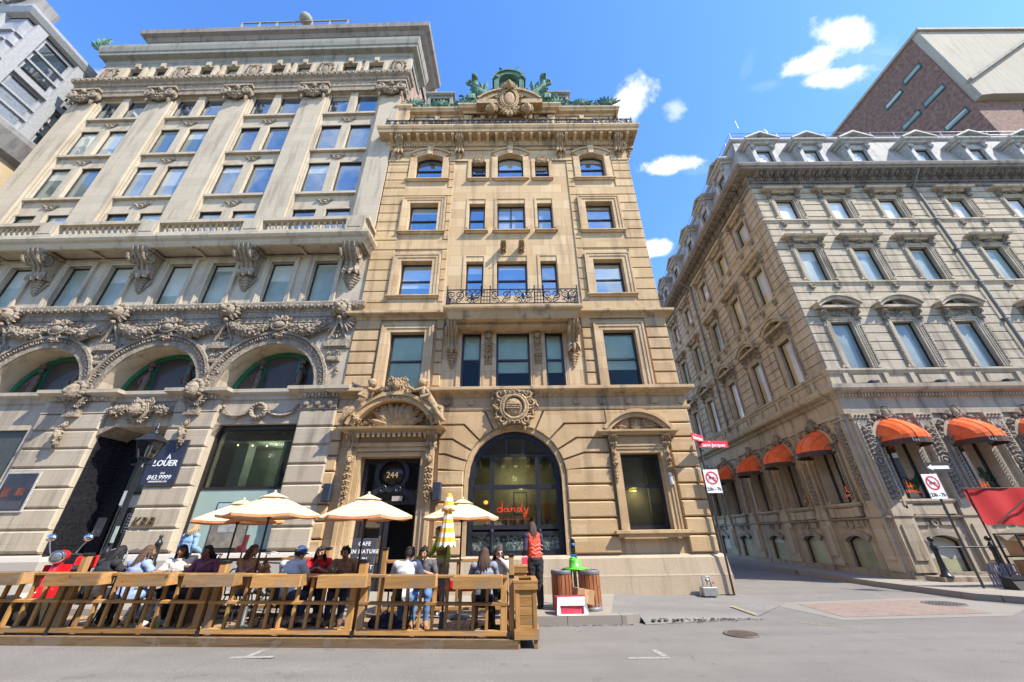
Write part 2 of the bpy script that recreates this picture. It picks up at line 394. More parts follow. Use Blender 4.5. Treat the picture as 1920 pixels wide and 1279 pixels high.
# ------------------------------------------------------------------ materials
class MatB:
    def __init__(s, name):
        s.m = bpy.data.materials.new(name); s.m.use_nodes = True; s.nt = s.m.node_tree; s.N = s.nt.nodes; s.L = s.nt.links
        s.b = s.N['Principled BSDF']; s.tc = s.N.new('ShaderNodeTexCoord'); s.co = s.tc.outputs['Object']
    def map(s, scale=(1,1,1), rot=(0,0,0), src=None):
        n = s.N.new('ShaderNodeMapping'); n.inputs['Scale'].default_value = scale; n.inputs['Rotation'].default_value = rot
        s.L.new(src or s.co, n.inputs['Vector']); return n.outputs[0]
    def noise(s, scale, detail=4, rough=.55, vec=None, dist=0):
        n = s.N.new('ShaderNodeTexNoise'); n.inputs['Scale'].default_value = scale; n.inputs['Detail'].default_value = detail
        n.inputs['Roughness'].default_value = rough; n.inputs['Distortion'].default_value = dist
        s.L.new(vec or s.co, n.inputs['Vector']); return n.outputs[0]
    def ramp(s, src, stops):
        n = s.N.new('ShaderNodeValToRGB'); e = n.color_ramp.elements
        e[0].position, e[0].color = stops[0][0], col(stops[0][1]); e[1].position, e[1].color = stops[-1][0], col(stops[-1][1])
        for p, c in stops[1:-1]: q = e.new(p); q.color = col(c)
        s.L.new(src, n.inputs[0]); return n.outputs[0]
    def mix(s, fac, a, b, mode='MIX'):
        n = s.N.new('ShaderNodeMixRGB'); n.blend_type = mode
        for i, q in ((0, fac), (1, a), (2, b)):
            if hasattr(q, 'is_output'): s.L.new(q, n.inputs[i])
            else: n.inputs[i].default_value = q if i == 0 else col(q)
        return n.outputs[0]
    def math(s, op, a, b=0.0):
        n = s.N.new('ShaderNodeMath'); n.operation = op
        for i, q in ((0, a), (1, b)):
            if hasattr(q, 'is_output'): s.L.new(q, n.inputs[i])
            else: n.inputs[i].default_value = q
        return n.outputs[0]
    def xz(s):
        a = s.N.new('ShaderNodeSeparateXYZ'); s.L.new(s.co, a.inputs[0]); c = s.N.new('ShaderNodeCombineXYZ')
        s.L.new(s.math('ADD', a.outputs[0], a.outputs[1]), c.inputs[0]); s.L.new(a.outputs[2], c.inputs[1]); return c.outputs[0]
    def brick(s, w, h, c1, c2, mortar, ms=.01, vec=None, off=.5):
        n = s.N.new('ShaderNodeTexBrick'); n.offset = off; n.inputs['Scale'].default_value = 1; n.inputs['Brick Width'].default_value = w
        n.inputs['Row Height'].default_value = h; n.inputs['Mortar Size'].default_value = ms; n.inputs['Mortar Smooth'].default_value = .2
        n.inputs['Color1'].default_value = col(c1); n.inputs['Color2'].default_value = col(c2); n.inputs['Mortar'].default_value = col(mortar)
        s.L.new(vec or s.xz(), n.inputs['Vector']); return n
    def bump(s, h, strength=.3, dist=.02):
        n = s.N.new('ShaderNodeBump'); n.inputs['Strength'].default_value = strength; n.inputs['Distance'].default_value = dist
        s.L.new(h, n.inputs['Height']); s.L.new(n.outputs[0], s.b.inputs['Normal'])
    def fin(s, c=None, rough=.8, metal=0, spec=None):
        if c is not None:
            if hasattr(c, 'is_output'): s.L.new(c, s.b.inputs['Base Color'])
            else: s.b.inputs['Base Color'].default_value = col(c)
        if hasattr(rough, 'is_output'): s.L.new(rough, s.b.inputs['Roughness'])
        else: s.b.inputs['Roughness'].default_value = rough
        s.b.inputs['Metallic'].default_value = metal
        if spec is not None: s.b.inputs['Specular IOR Level'].default_value = spec
        return s.m
def col(c):
    c = tuple(c); return c if len(c) == 4 else c+(1,)
def stone(name, c, c2, dark, block=(1.1, .5), tint=.35, stain=.5, joint=0.0, bump=.35, carve=0.0):
    m = MatB(name)
    b = m.brick(block[0], block[1], (0,0,0), (1,1,1), (.5,.5,.5), .004)
    base = m.mix(m.math('MULTIPLY', b.outputs[0], tint), c, c2)
    n1 = m.noise(.7, 5, .6); base = m.mix(m.math('MULTIPLY', m.math('SUBTRACT', n1, .35), 1.0), base, c2)
    st = m.noise(1.0, 6, .65, m.map((2.6, 2.6, .28)))
    sf = m.N.new('ShaderNodeMapRange'); sf.inputs['From Min'].default_value = .5; sf.inputs['From Max'].default_value = .72; sf.inputs['To Max'].default_value = stain
    m.L.new(st, sf.inputs['Value']); base = m.mix(sf.outputs[0], base, dark)
    n3 = m.noise(26, 4, .7); base = m.mix(.22, base, m.ramp(n3, [(.3, (.35,.35,.35)), (.7, (.75,.75,.75))]), 'OVERLAY')
    if joint:
        b2 = m.brick(block[0], block[1], (0,0,0), (0,0,0), (1,1,1), joint); base = m.mix(m.math('MULTIPLY', b2.outputs[0], .55), base, dark)
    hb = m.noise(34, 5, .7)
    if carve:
        cv = m.noise(11, 4, .65, dist=.6); base = m.mix(m.math('MULTIPLY', m.math('SUBTRACT', .62, cv), 2.3), base, dark)  # crevice shade put into the colour: hollows of the carving bump tinted darker
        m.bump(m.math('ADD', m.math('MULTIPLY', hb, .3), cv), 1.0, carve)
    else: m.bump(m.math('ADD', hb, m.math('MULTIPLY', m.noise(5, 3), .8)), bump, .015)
    return m.fin(base, .86, spec=.25)
def plain(name, c, rough=.6, metal=0, var=.25, scale=9, bump=0, spec=None):
    m = MatB(name); n = m.noise(scale, 5, .6)
    d = tuple(q*(1-var) for q in c); l = tuple(min(1, q*(1+var*.6)) for q in c)
    if bump: m.bump(m.noise(scale*6, 4, .6), bump, .01)
    return m.fin(m.ramp(n, [(.3, d), (.7, l)]), rough, metal, spec)
def emit(name, c, s):
    m = MatB(name); m.b.inputs['Emission Color'].default_value = col(c); m.b.inputs['Emission Strength'].default_value = s
    return m.fin(c, .5)
def glass_clear(name, tint=(.80,.88,.86), refl=.16, grough=.01):
    m = MatB(name); N, L = m.N, m.L; out = N['Material Output']
    tr = N.new('ShaderNodeBsdfTransparent'); tr.inputs[0].default_value = col(tint)
    gl = N.new('ShaderNodeBsdfGlossy'); gl.inputs['Roughness'].default_value = grough; gl.inputs['Color'].default_value = (.95,.97,1,1)
    lw = N.new('ShaderNodeFresnel'); lw.inputs[0].default_value = 1.5
    mx = N.new('ShaderNodeMixShader'); L.new(m.math('MINIMUM', m.math('MAXIMUM', m.math('ADD', lw.outputs[0], refl), .01), 1.0), mx.inputs[0]); L.new(tr.outputs[0], mx.inputs[1]); L.new(gl.outputs[0], mx.inputs[2])
    L.new(mx.outputs[0], out.inputs[0]); return m.m
def glass_sky(name, base=(.03,.04,.05), refl=.55, c=(.66,.76,.80), wob=.06, blinds=(.46,.47,.40)):
    m = MatB(name); N, L = m.N, m.L; out = N['Material Output']
    gl = N.new('ShaderNodeBsdfGlossy'); gl.inputs['Roughness'].default_value = .012; gl.inputs['Color'].default_value = col(c)
    bp = N.new('ShaderNodeBump'); bp.inputs['Strength'].default_value = wob; bp.inputs['Distance'].default_value = .3; L.new(m.noise(.8, 1), bp.inputs['Height']); L.new(bp.outputs[0], gl.inputs['Normal'])
    c0 = m.ramp(m.noise(.6, 3), [(.35, base), (.7, tuple(q*1.8 for q in base))])
    if blinds:
        oi = N.new('ShaderNodeObjectInfo'); sz = N.new('ShaderNodeSeparateXYZ'); L.new(m.tc.outputs['Generated'], sz.inputs[0])
        th = m.math('SUBTRACT', 1.5, m.math('MULTIPLY', oi.outputs['Random'], 1.2)); c0 = m.mix(m.math('GREATER_THAN', sz.outputs[2], th), c0, blinds)
    m.fin(c0, .45 if refl < .2 else .3, spec=.12 if refl < .2 else .4)
    mx = N.new('ShaderNodeMixShader'); mx.inputs[0].default_value = refl; L.new(m.b.outputs[0], mx.inputs[1]); L.new(gl.outputs[0], mx.inputs[2])
    L.new(mx.outputs[0], out.inputs[0]); return m.m
def wood(name, c, d, scale=1.0, axis='x', rough=.65):
    m = MatB(name); sc = {'x': (.9,9,9), 'z': (9,9,.9), 'y': (9,.9,9)}[axis]
    oi = m.N.new('ShaderNodeObjectInfo'); va = m.N.new('ShaderNodeVectorMath'); va.operation = 'ADD'; m.L.new(m.co, va.inputs[0])
    cb = m.N.new('ShaderNodeCombineXYZ'); 
    for i in range(3): m.L.new(m.math('MULTIPLY', oi.outputs['Random'], 7.0+i), cb.inputs[i])
    m.L.new(cb.outputs[0], va.inputs[1])
    v = m.map(tuple(q*scale for q in sc), src=va.outputs[0])
    g = m.noise(1.6, 6, .6, v, dist=1.4)
    big = m.noise(1.1, 2, .5)
    c1 = m.ramp(g, [(.28, d), (.5, c), (.75, tuple(min(1, q*1.3) for q in c))])
    c1 = m.mix(m.math('MULTIPLY', m.math('SUBTRACT', big, .4), .8), c1, d)
    kn = m.N.new('ShaderNodeTexVoronoi'); kn.inputs['Scale'].default_value = 2.6; m.L.new(va.outputs[0], kn.inputs['Vector']); c1 = m.mix(m.math('MULTIPLY', m.math('LESS_THAN', kn.outputs['Distance'], .075), .8), c1, tuple(q*.35 for q in d))
    c1 = m.mix(m.math('MULTIPLY', m.math('GREATER_THAN', m.noise(2.2, 5, .65), .56), .4), c1, (.22,.19,.155))
    tint = m.math('ADD', m.math('MULTIPLY', oi.outputs['Random'], .6), .72)
    hs = m.N.new('ShaderNodeHueSaturation'); m.L.new(c1, hs.inputs['Color']); m.L.new(tint, hs.inputs['Value'])
    m.bump(g, .25, .006)
    return m.fin(hs.outputs[0], rough, spec=.3)
TAN = stone('sandstone', (.55,.40,.225), (.42,.28,.14), (.22,.15,.09), (1.05,.475), .9, .75, bump=.9)
TANASH = stone('sandstone_ashlar', (.57,.425,.25), (.44,.295,.155), (.23,.16,.10), (1.0,.53), .9, .7, .009)
TANPALE = stone('pale_granite_plinth', (.46,.37,.26), (.38,.30,.21), (.20,.165,.125), (2.1,.55), .4, .5, .008)
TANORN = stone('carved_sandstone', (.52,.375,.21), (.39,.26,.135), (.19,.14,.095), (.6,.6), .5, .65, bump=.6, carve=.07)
LIME = stone('buff_limestone', (.46,.395,.295), (.37,.31,.225), (.19,.16,.12), (1.5,.52), .55, .8, .005)
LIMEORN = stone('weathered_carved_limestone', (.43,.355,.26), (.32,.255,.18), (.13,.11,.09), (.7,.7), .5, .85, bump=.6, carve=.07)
GREY = stone('grey_limestone', (.45,.385,.285), (.32,.265,.185), (.15,.125,.095), (.9,.42), .6, .95, .004)
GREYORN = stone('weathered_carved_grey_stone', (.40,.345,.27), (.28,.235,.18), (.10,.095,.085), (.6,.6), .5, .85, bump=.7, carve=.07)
GREYBASE = stone('stained_basement_stone', (.33,.28,.215), (.23,.19,.145), (.08,.068,.055), (1.3,.5), .5, .9, .005, bump=.5)
TANLEDGE = stone('streaked_sandstone_ledge', (.51,.37,.21), (.38,.26,.14), (.11,.09,.065), (1.3,.6), .6, .95)
SOOT = stone('sooty_cornice_stone', (.25,.225,.195), (.19,.17,.145), (.07,.065,.06), (.6,.6), .5, .8, bump=.6)
IRON = plain('black_cast_iron', (.026,.028,.033), .36, .3, .4)
BLACKP = plain('black_painted_wood', (.022,.024,.032), .35, 0, .3)
BRONZE = plain('dark_bronze_frame', (.035,.03,.026), .4, .3, .3)
COPPER = stone('green_copper_patina', (.15,.29,.215), (.09,.18,.135), (.035,.055,.042), (.5,.4), .5, .9, bump=.4, carve=.05)
COPPERG = stone('grey_green_copper_roof', (.28,.275,.23), (.205,.20,.165), (.085,.08,.065), (1.4,.5), .5, .7, bump=.3)
ROOFGREY = stone('weathered_sheet_roof', (.40,.375,.335), (.28,.262,.235), (.12,.115,.105), (.7,2.4), .6, .7, .006, bump=.3)
DARKROOM = plain('dark_interior', (.03,.028,.025), .9)  # near-black colour standing in for unlit rooms
def brickwall(name, a, b, mortar):
    m = MatB(name); bk = m.brick(.24, .085, a, b, mortar, .009); n = m.noise(.8, 5, .6)
    c = m.mix(m.math('MULTIPLY', n, .55), bk.outputs[0], tuple(q*.45 for q in a)); c = m.mix(.75, c, m.ramp(m.noise(2.6, 9, .85), [(.36,(.12,.12,.12)),(.64,(.88,.88,.88))]), 'OVERLAY')
    m.bump(bk.outputs['Fac'], -.4, .01); return m.fin(c, .9)
BRICK = brickwall('red_brown_brick', (.235,.115,.075), (.145,.07,.05), (.26,.22,.19))
BRICKP = brickwall('weathered_pink_brick', (.37,.22,.16), (.26,.15,.11), (.34,.29,.24))
GLASSSKY = [glass_sky('reflective_window_glass', (.02,.035,.06), .5), glass_sky('reflective_window_glass_green', (.06,.085,.08), .38), glass_sky('reflective_window_glass_pale', (.18,.20,.19), .36)]
GLASSLOW = glass_sky('dim_window_glass', (.20,.225,.185), .06, (.8,.85,.8))
GLASSARCH = glass_sky('brown_reflection_arch_glass', (.055,.045,.036), .02, blinds=None)  # brown base stands in for buildings reflected in the arch panes
GLASS = glass_clear('clear_window_glass', (.88,.92,.90), .03)
GLASSB = glass_clear('blind_window_glass', (.93,.96,.93), -.03)
GLASSDIM = glass_clear('tinted_shop_glass', (.72,.80,.74), .03)
HOTELGLASS = [glass_sky('hotel_window_green', (.15,.175,.155), .07), glass_sky('hotel_window_teal', (.20,.24,.215), .10), glass_sky('hotel_window_cloud_white', (.52,.54,.53), .14)]  # the white base stands in for clouds reflected in the panes
BLIND = plain('pale_green_roller_blind', (.72,.72,.54), .8, 0, .12, 2)
BLINDW = plain('white_slatted_blind', (.62,.68,.72), .7, 0, .15, 3)
CURTAIN = plain('cream_curtain', (.40,.37,.23), .9, 0, .25, 2)
# ------------------------------------------------------------------ ground
def gz_road(x): return 0.018*max(0.0, -x)
def gz_walk(x): return 0.15+0.03*max(0.0, -x-1.0)
def asphalt(name, c, d, patch):
    m = MatB(name); n = m.noise(1.1, 6, .62); f = m.noise(70, 3, .7); big = m.noise(.22, 4, .6)
    a = m.ramp(n, [(.3, d), (.7, c)]); a = m.mix(m.math('MULTIPLY', big, .55), a, patch); a = m.mix(.5, a, m.ramp(f, [(.35,(.2,.2,.2)),(.65,(.8,.8,.8))]), 'OVERLAY'); a = m.mix(m.math('MULTIPLY', m.math('GREATER_THAN', m.noise(2.3, 5, .7), .63), .35), a, tuple(k*.6 for k in d))
    w = m.N.new('ShaderNodeTexVoronoi'); w.feature = 'DISTANCE_TO_EDGE'; w.inputs['Scale'].default_value = .23
    nv = m.N.new('ShaderNodeVectorMath'); nv.operation = 'ADD'; m.L.new(m.co, nv.inputs[0])
    q = m.N.new('ShaderNodeTexNoise'); q.inputs['Scale'].default_value = 1.6; q.inputs['Detail'].default_value = 5; m.L.new(m.co, q.inputs['Vector'])
    sc = m.N.new('ShaderNodeVectorMath'); sc.operation = 'SCALE'; sc.inputs['Scale'].default_value = 1.3; m.L.new(q.outputs['Color'], sc.inputs[0]); m.L.new(sc.outputs[0], nv.inputs[1])
    m.L.new(nv.outputs[0], w.inputs['Vector'])
    cr = m.math('MULTIPLY', m.math('LESS_THAN', w.outputs['Distance'], .0035), m.math('GREATER_THAN', m.noise(.45, 2), .6)); a = m.mix(m.math('MULTIPLY', cr, .4), a, tuple(k*.28 for k in d))
    st = m.noise(1.0, 5, .6, m.map((.07, 1.5, 1))); a = m.mix(m.math('MULTIPLY', m.math('SUBTRACT', st, .42), 1.3), a, tuple(k*.72 for k in d))
    m.bump(m.noise(120, 2, .6), .35, .006); return m.fin(a, .9, spec=.2)
ROADM = asphalt('worn_grey_asphalt', (.20,.19,.172), (.155,.148,.135), (.22,.208,.187))
WALKASPH = asphalt('pale_patched_asphalt', (.21,.205,.19), (.155,.15,.14), (.25,.237,.212))
def concrete(name, c, d, w, h, joint=.008):
    m = MatB(name); b = m.brick(w, h, (0,0,0), (1,1,1), (0,0,0), joint, vec=m.co, off=0)
    a = m.mix(m.math('MULTIPLY', b.outputs[0], .4), c, d); a = m.mix(m.math('MULTIPLY', b.outputs['Fac'], .8), a, tuple(q*.35 for q in d))
    a = m.mix(m.math('MULTIPLY', m.noise(.9, 6, .65), .5), a, d); a = m.mix(.3, a, m.ramp(m.noise(50, 4, .7), [(.3,(.3,.3,.3)),(.7,(.7,.7,.7))]), 'OVERLAY')
    m.bump(m.noise(60, 3, .6), .25, .006); return m.fin(a, .88, spec=.2)
WALK = concrete('pale_concrete_slabs', (.31,.28,.23), (.24,.215,.175), 1.5, 1.5)
KERB = concrete('worn_granite_kerb', (.30,.275,.24), (.19,.17,.145), 1.1, 3.0, .012)
PAVER = MatB('faded_pink_brick_paving'); _b = PAVER.brick(.22, .11, (.225,.155,.12), (.15,.105,.083), (.22,.19,.155), .012, vec=PAVER.co)
PAVER = PAVER.fin(PAVER.mix(PAVER.math('MULTIPLY', PAVER.noise(1.3, 5), .7), _b.outputs[0], (.26,.20,.155)), .9)
WHITEP = plain('worn_white_road_paint', (.30,.293,.275), .8, 0, .5, 24)
YELLOWP = plain('faded_yellow_spray_paint', (.34,.30,.13), .85, 0, .5, 20)
def sheet(name, pts, m, zf, dz=0.0, n=1):
    mb = MB(); mb.add([(x, y, zf(x)+dz) for x, y in pts], [tuple(range(len(pts)))]); o = mb.build(name, m); return structure(o)
mb = MB(); xs = [-600, -60, 0, 60, 600]
for y0, y1 in ((-500, -20), (-20, 12), (12, 80), (80, 700)):
    for a, b in zip(xs, xs[1:]): mb.add([(a,y0,min(gz_road(a),1.08)),(b,y0,min(gz_road(b),1.08)),(b,y1,min(gz_road(b),1.08)),(a,y1,min(gz_road(a),1.08))], [(0,1,2,3)])
structure(mb.build('road', ROADM))
def slab(name, poly, m, zf, z0=-.2):
    mb = MB(); n = len(poly); top = [(x, y, zf(x)) for x, y in poly]; bot = [(x, y, z0) for x, y in poly]
    mb.add(top+bot, [tuple(range(n))]+[(i, i+n, (i+1) % n+n, (i+1) % n) for i in range(n)]); return structure(mb.build(name, m))
slab('sidewalk', [(-60, 9.64), (-1, 9.64), (2.05, 9.64), (2.9, 12.9), (-1, 12.9), (-60, 12.9)], WALK, gz_walk)
slab('kerb', [(-60, 9.40), (-1, 9.40), (2.3, 9.40), (2.62, 9.52), (2.42, 9.64), (-1, 9.64), (-60, 9.64)], KERB, gz_walk)
# the low asphalt corner in front of the right half of the facade
mb = MB(); mb.add([(2.05,9.64,.15),(2.9,12.9,.15),(6.2,12.9,.10),(6.9,11.6,.006),(5.2,9.9,.012),(2.62,9.52,.10)], [(0,5,4,3,2,1)]); mb.add([(2.62,9.52,.10),(5.2,9.9,.012),(5.3,9.72,.004),(2.65,9.30,.006)], [(3,2,1,0)]); structure(mb.build('pavement_corner', WALKASPH))
A43 = R(4.3); HO = Vector((13.35, 14.84)); HD = Vector((math.sin(A43), math.cos(A43)))
def sidep(s, off): p = HO+HD*s+Vector((-math.cos(A43), math.sin(A43)))*off; return (p.x, p.y)
slab('hotel_sidewalk', [(60, 10.3), (60, 14.9), sidep(0, -.3), sidep(60, -.3), sidep(60, 1.33), sidep(3, 1.33), sidep(-.5, 1.33), (12.1, 11.7), (12.75, 10.75), (14, 10.5)], WALK, lambda x: .15)
def offs(p, q): return p
slab('hotel_kerb', [(60, 10.1), (60, 10.3), (14, 10.5), (12.75, 10.75), (12.1, 11.7), sidep(-.5, 1.33), sidep(3, 1.33), sidep(60, 1.33), sidep(60, 1.55), sidep(3, 1.55), sidep(-.5, 1.55), (11.86, 11.6), (12.6, 10.55), (14, 10.3)], KERB, lambda x: .151)
slab('side_street_kerb', [(6.15, 13.2), (6.4, 13.2), (8.6, 60), (8.3, 60)], KERB, lambda x: .12)
sheet('concrete_band', [(6.4,11.66),(6.7,9.45),(10.4,9.65),(11.9,10.6),(11.4,12.15),(10.5,12.15)], concrete('pale_road_concrete', (.255,.238,.205), (.19,.178,.152), 2.4, 5), lambda x: 0, .004)
sheet('brick_paving', [(7.1,11.42),(6.95,9.75),(10.3,9.95),(10.55,11.85)], PAVER, lambda x: 0, .008)
# painted parking ticks
for x in (-3.93, 1.98):
    mb = MB(); z = gz_road(x)+.004
    mb.add([(x-.42,7.02,z),(x+.42,7.02,z),(x+.42,7.12,z),(x-.42,7.12,z)] if x < 0 else [(x-.3,7.0,z),(x+.3,7.0,z),(x+.3,7.09,z),(x-.3,7.09,z)], [(0,1,2,3)])
    mb.add([(x-.05 if x < 0 else x+.2,7.12,z),(x+.07 if x < 0 else x+.31,7.12,z),(x+.1 if x < 0 else x+.25,7.48,z),(x if x < 0 else x+.16,7.48,z)], [(0,1,2,3)]); structure(mb.build('parking_mark', WHITEP))
mb = MB(); mb.add([(5.2,9.95,.05),(5.27,9.92,.05),(5.2,10.85,.075),(5.12,10.85,.075)], [(0,1,2,3)]); mb.add([(6.3,8.75,.004),(6.36,8.72,.004),(5.75,9.35,.004),(5.68,9.35,.004)], [(0,1,2,3)]); structure(mb.build('spray_mark', YELLOWP))
# manhole covers
def manhole(x, y, r, c, label):
    o = thing('manhole_cover', label, 'manhole cover', (x, y, .004)); mb = MB()
    mb.lathe([(r,0),(r,.012),(r*.93,.016),(r*.9,.008),(0,.008)], n=28); m = plain(c[0], c[1], .7, .2, .4); mb.build('rim', m, o); mb = MB()
    for i in range(-4, 5):
        for j in range(-4, 5):
            if i*i+j*j < 17: mb.box(i*r*.2-r*.07, i*r*.2+r*.07, j*r*.2-r*.07, j*r*.2+r*.07, .006, .016)
    mb.build('grip_studs', m, o)
manhole(4.06, 8.4, .29, ('rusty_iron', (.15,.115,.095)), 'rusty brown round manhole cover in the road near the broken kerb')
manhole(10.55, 11.2, .42, ('grey_iron', (.13,.125,.12)), 'grey manhole cover on the brick paving by the right kerb')
manhole(3.2, 10.75, .12, ('orange_marked_iron', (.55,.22,.09)), 'small orange sprayed valve cover in the asphalt pavement')
# crumbled asphalt along the dropped kerb
mb = MB(); rn = random.Random(3)
for i in range(150):
    t = rn.random(); x = 2.65+2.6*t; y = 9.5-.05+.22*t+rn.gauss(0,.07); r = rn.uniform(.008,.035)*(1.3-t); mb.ball((x, y, .05-.04*t+r*.2), (r,r,r*.7), 1, jit=.5, seed=i)
o = mb.build('asphalt_rubble', plain('broken_asphalt', (.10,.095,.085), .95, 0, .4)); o['kind'] = 'stuff'

mb = MB(); rn = random.Random(12)
for i in range(240):
    x = rn.uniform(-.1, 2.4); y = 9.36-abs(rn.gauss(0,.06)); r = rn.uniform(.004,.013); mb.ball((x, y, r*.5), (r,r*1.3,r*.5), 1, jit=.4, seed=i)
o = mb.build('gutter_grit', bpy.data.materials['broken_asphalt']); o['kind'] = 'stuff'
# ------------------------------------------------------------------ windows
WRND = random.Random(11)
def window(parent, M, x0, x1, z0, z1, y, fm, gm, t=.07, rise=0, rail=.5, mull=(), blind=None, d=.09, bars=(), name='window'):
    mb = MB(); t2 = t
    mb.box(x0, x0+t, y, y+d, z0, z1-rise); mb.box(x1-t, x1, y, y+d, z0, z1-rise); mb.box(x0+t, x1-t, y+.004, y+d, z0, z0+t)
    if rise:
        ap = arch_pts(x0, x1, z1, rise); ip = arch_pts(x0+t, x1-t, z1-t, max(.05, rise-t*.5))
        mb.prism(ap+ip[::-1], y, y+d)
    else: mb.box(x0+t, x1-t, y+.004, y+d, z1-t, z1)
    if rail: zz = z0+(z1-z0)*rail; mb.box(x0+t, x1-t, y-.012, y+d-.01, zz-t*.4, zz+t*.4)
    for f in mull: xx = x0+(x1-x0)*f; mb.box(xx-t*.4, xx+t*.4, y+.008, y+d-.008, z0+t, z1-rise*.4-t*.5)
    for f in bars: zz = z0+(z1-z0)*f; mb.box(x0+t, x1-t, y+.012, y+d-.012, zz-.018, zz+.018)
    w = mb.build(name, fm, parent, M)
    g = MB(); a = WRND.uniform(-.006, .006); b = WRND.uniform(-.006, .006)
    u0, u1, v0, v1 = x0+t*.5, x1-t*.5, z0+t*.5, z1-t*.5
    if rise:
        ap = arch_pts(u0, u1, v1, max(.05, rise-t*.25)); g.prism([(u0, v0), (u1, v0)]+ap[::-1], y+d*.5, y+d*.5+.012)
    else:
        cx, cz = (u0+u1)/2, (v0+v1)/2
        vs = [(px, y+d*.5+(px-cx)*a+(pz-cz)*b+o, pz) for o in (0, .012) for px, pz in ((u0,v0),(u1,v0),(u1,v1),(u0,v1))]
        g.add(vs, [(0,1,2,3),(7,6,5,4),(0,4,5,1),(1,5,6,2),(2,6,7,3),(3,7,4,0)])
    g.build('pane', gm, w)
    if blind:
        frac, bm_ = blind; q = MB(); q.box(u0+.01, u1-.01, y+d*.5+.03, y+d*.5+.04, z1-(z1-z0)*frac, z1-.02); q.build('blind', bm_, w)
    return w
def sill(mb, x0, x1, z, y=0, p=.16, h=.13):
    x0, x1 = x0+p*.8, x1-p*.8
    mb.sweep([(x0, y), (x0, y-.001), (x1, y-.001), (x1, y)], [(0, z-h), (p*.5, z-h), (p*.6, z-h*.55), (p, z-h*.45), (p, z-.015), (0, z)])
def architrave(mb, x0, x1, z0, z1, y, w=.3, p=.08):
    """moulded stone surround on three sides of an opening"""
    for (a, b, q) in ((0, w*.45, p*.55), (w*.45, w*.8, p*.8), (w*.8, w, p)):
        mb.box(x0-b, x0-a, y-q, y+.02, z0, z1+b); mb.box(x1+a, x1+b, y-q, y+.02, z0, z1+b); mb.box(x0-a, x1+a, y-q, y+.02, z1+a, z1+b)
def iron_rail(mb, x0, x1, y, z0, z1, panels, seed=2):
    """ornamental wrought iron panel railing with scrolls"""
    mb.box(x0, x1, y-.02, y+.02, z1-.03, z1); mb.box(x0, x1, y-.015, y+.015, z0, z0+.03); h = z1-z0
    for k, (a, b, kind) in enumerate(panels):
        for q in (a, b): mb.box(q-.018, q+.018, y-.018, y+.018, z0, z1+.12); mb.ball((q, y, z1+.14), .03)
        w = b-a
        if kind == 0:
            for i in range(1, 3): mb.box(a+w*i/3-.012, a+w*i/3+.012, y-.012, y+.012, z0, z1)
            for i in range(1, 4): mb.box(a, b, y-.01, y+.01, z0+h*i/4-.01, z0+h*i/4+.01)
        else:
            n = max(1, round(w/(h*1.15))); d = w/n
            for i in range(n):
                c = a+d*(i+.5)
                for sx in (-1, 1):
                    scroll(mb, c+sx*d*.24, y, z0+h*.62, h*.27, sx, .023, 1.6, 90 if i % 2 else -90); scroll(mb, c+sx*d*.2, y, z0+h*.24, h*.18, -sx, .02, 1.4, -90)
                    mb.tube([(c, y, z0+.03), (c+sx*d*.2, y, z0+h*.5), (c+sx*d*.46, y, z1-.03)], .017, 4); scroll(mb, c+sx*d*.36, y, z0+h*.3, h*.12, sx, .016, 1.2, 40); mb.ball((c+sx*d*.4, y, z0+h*.8), .035)
                if i == n//2: mb.ball((c, y-.02, z0+h*.5), (.07, .025, h*.26), 2)
def glow(name, p, w, c, parent):
    l = bpy.data.lights.new(name, 'POINT'); l.energy = w; l.color = c; l.shadow_soft_size = .08; o = bpy.data.objects.new(name, l); COL.objects.link(o); o.parent = parent; o.location = p
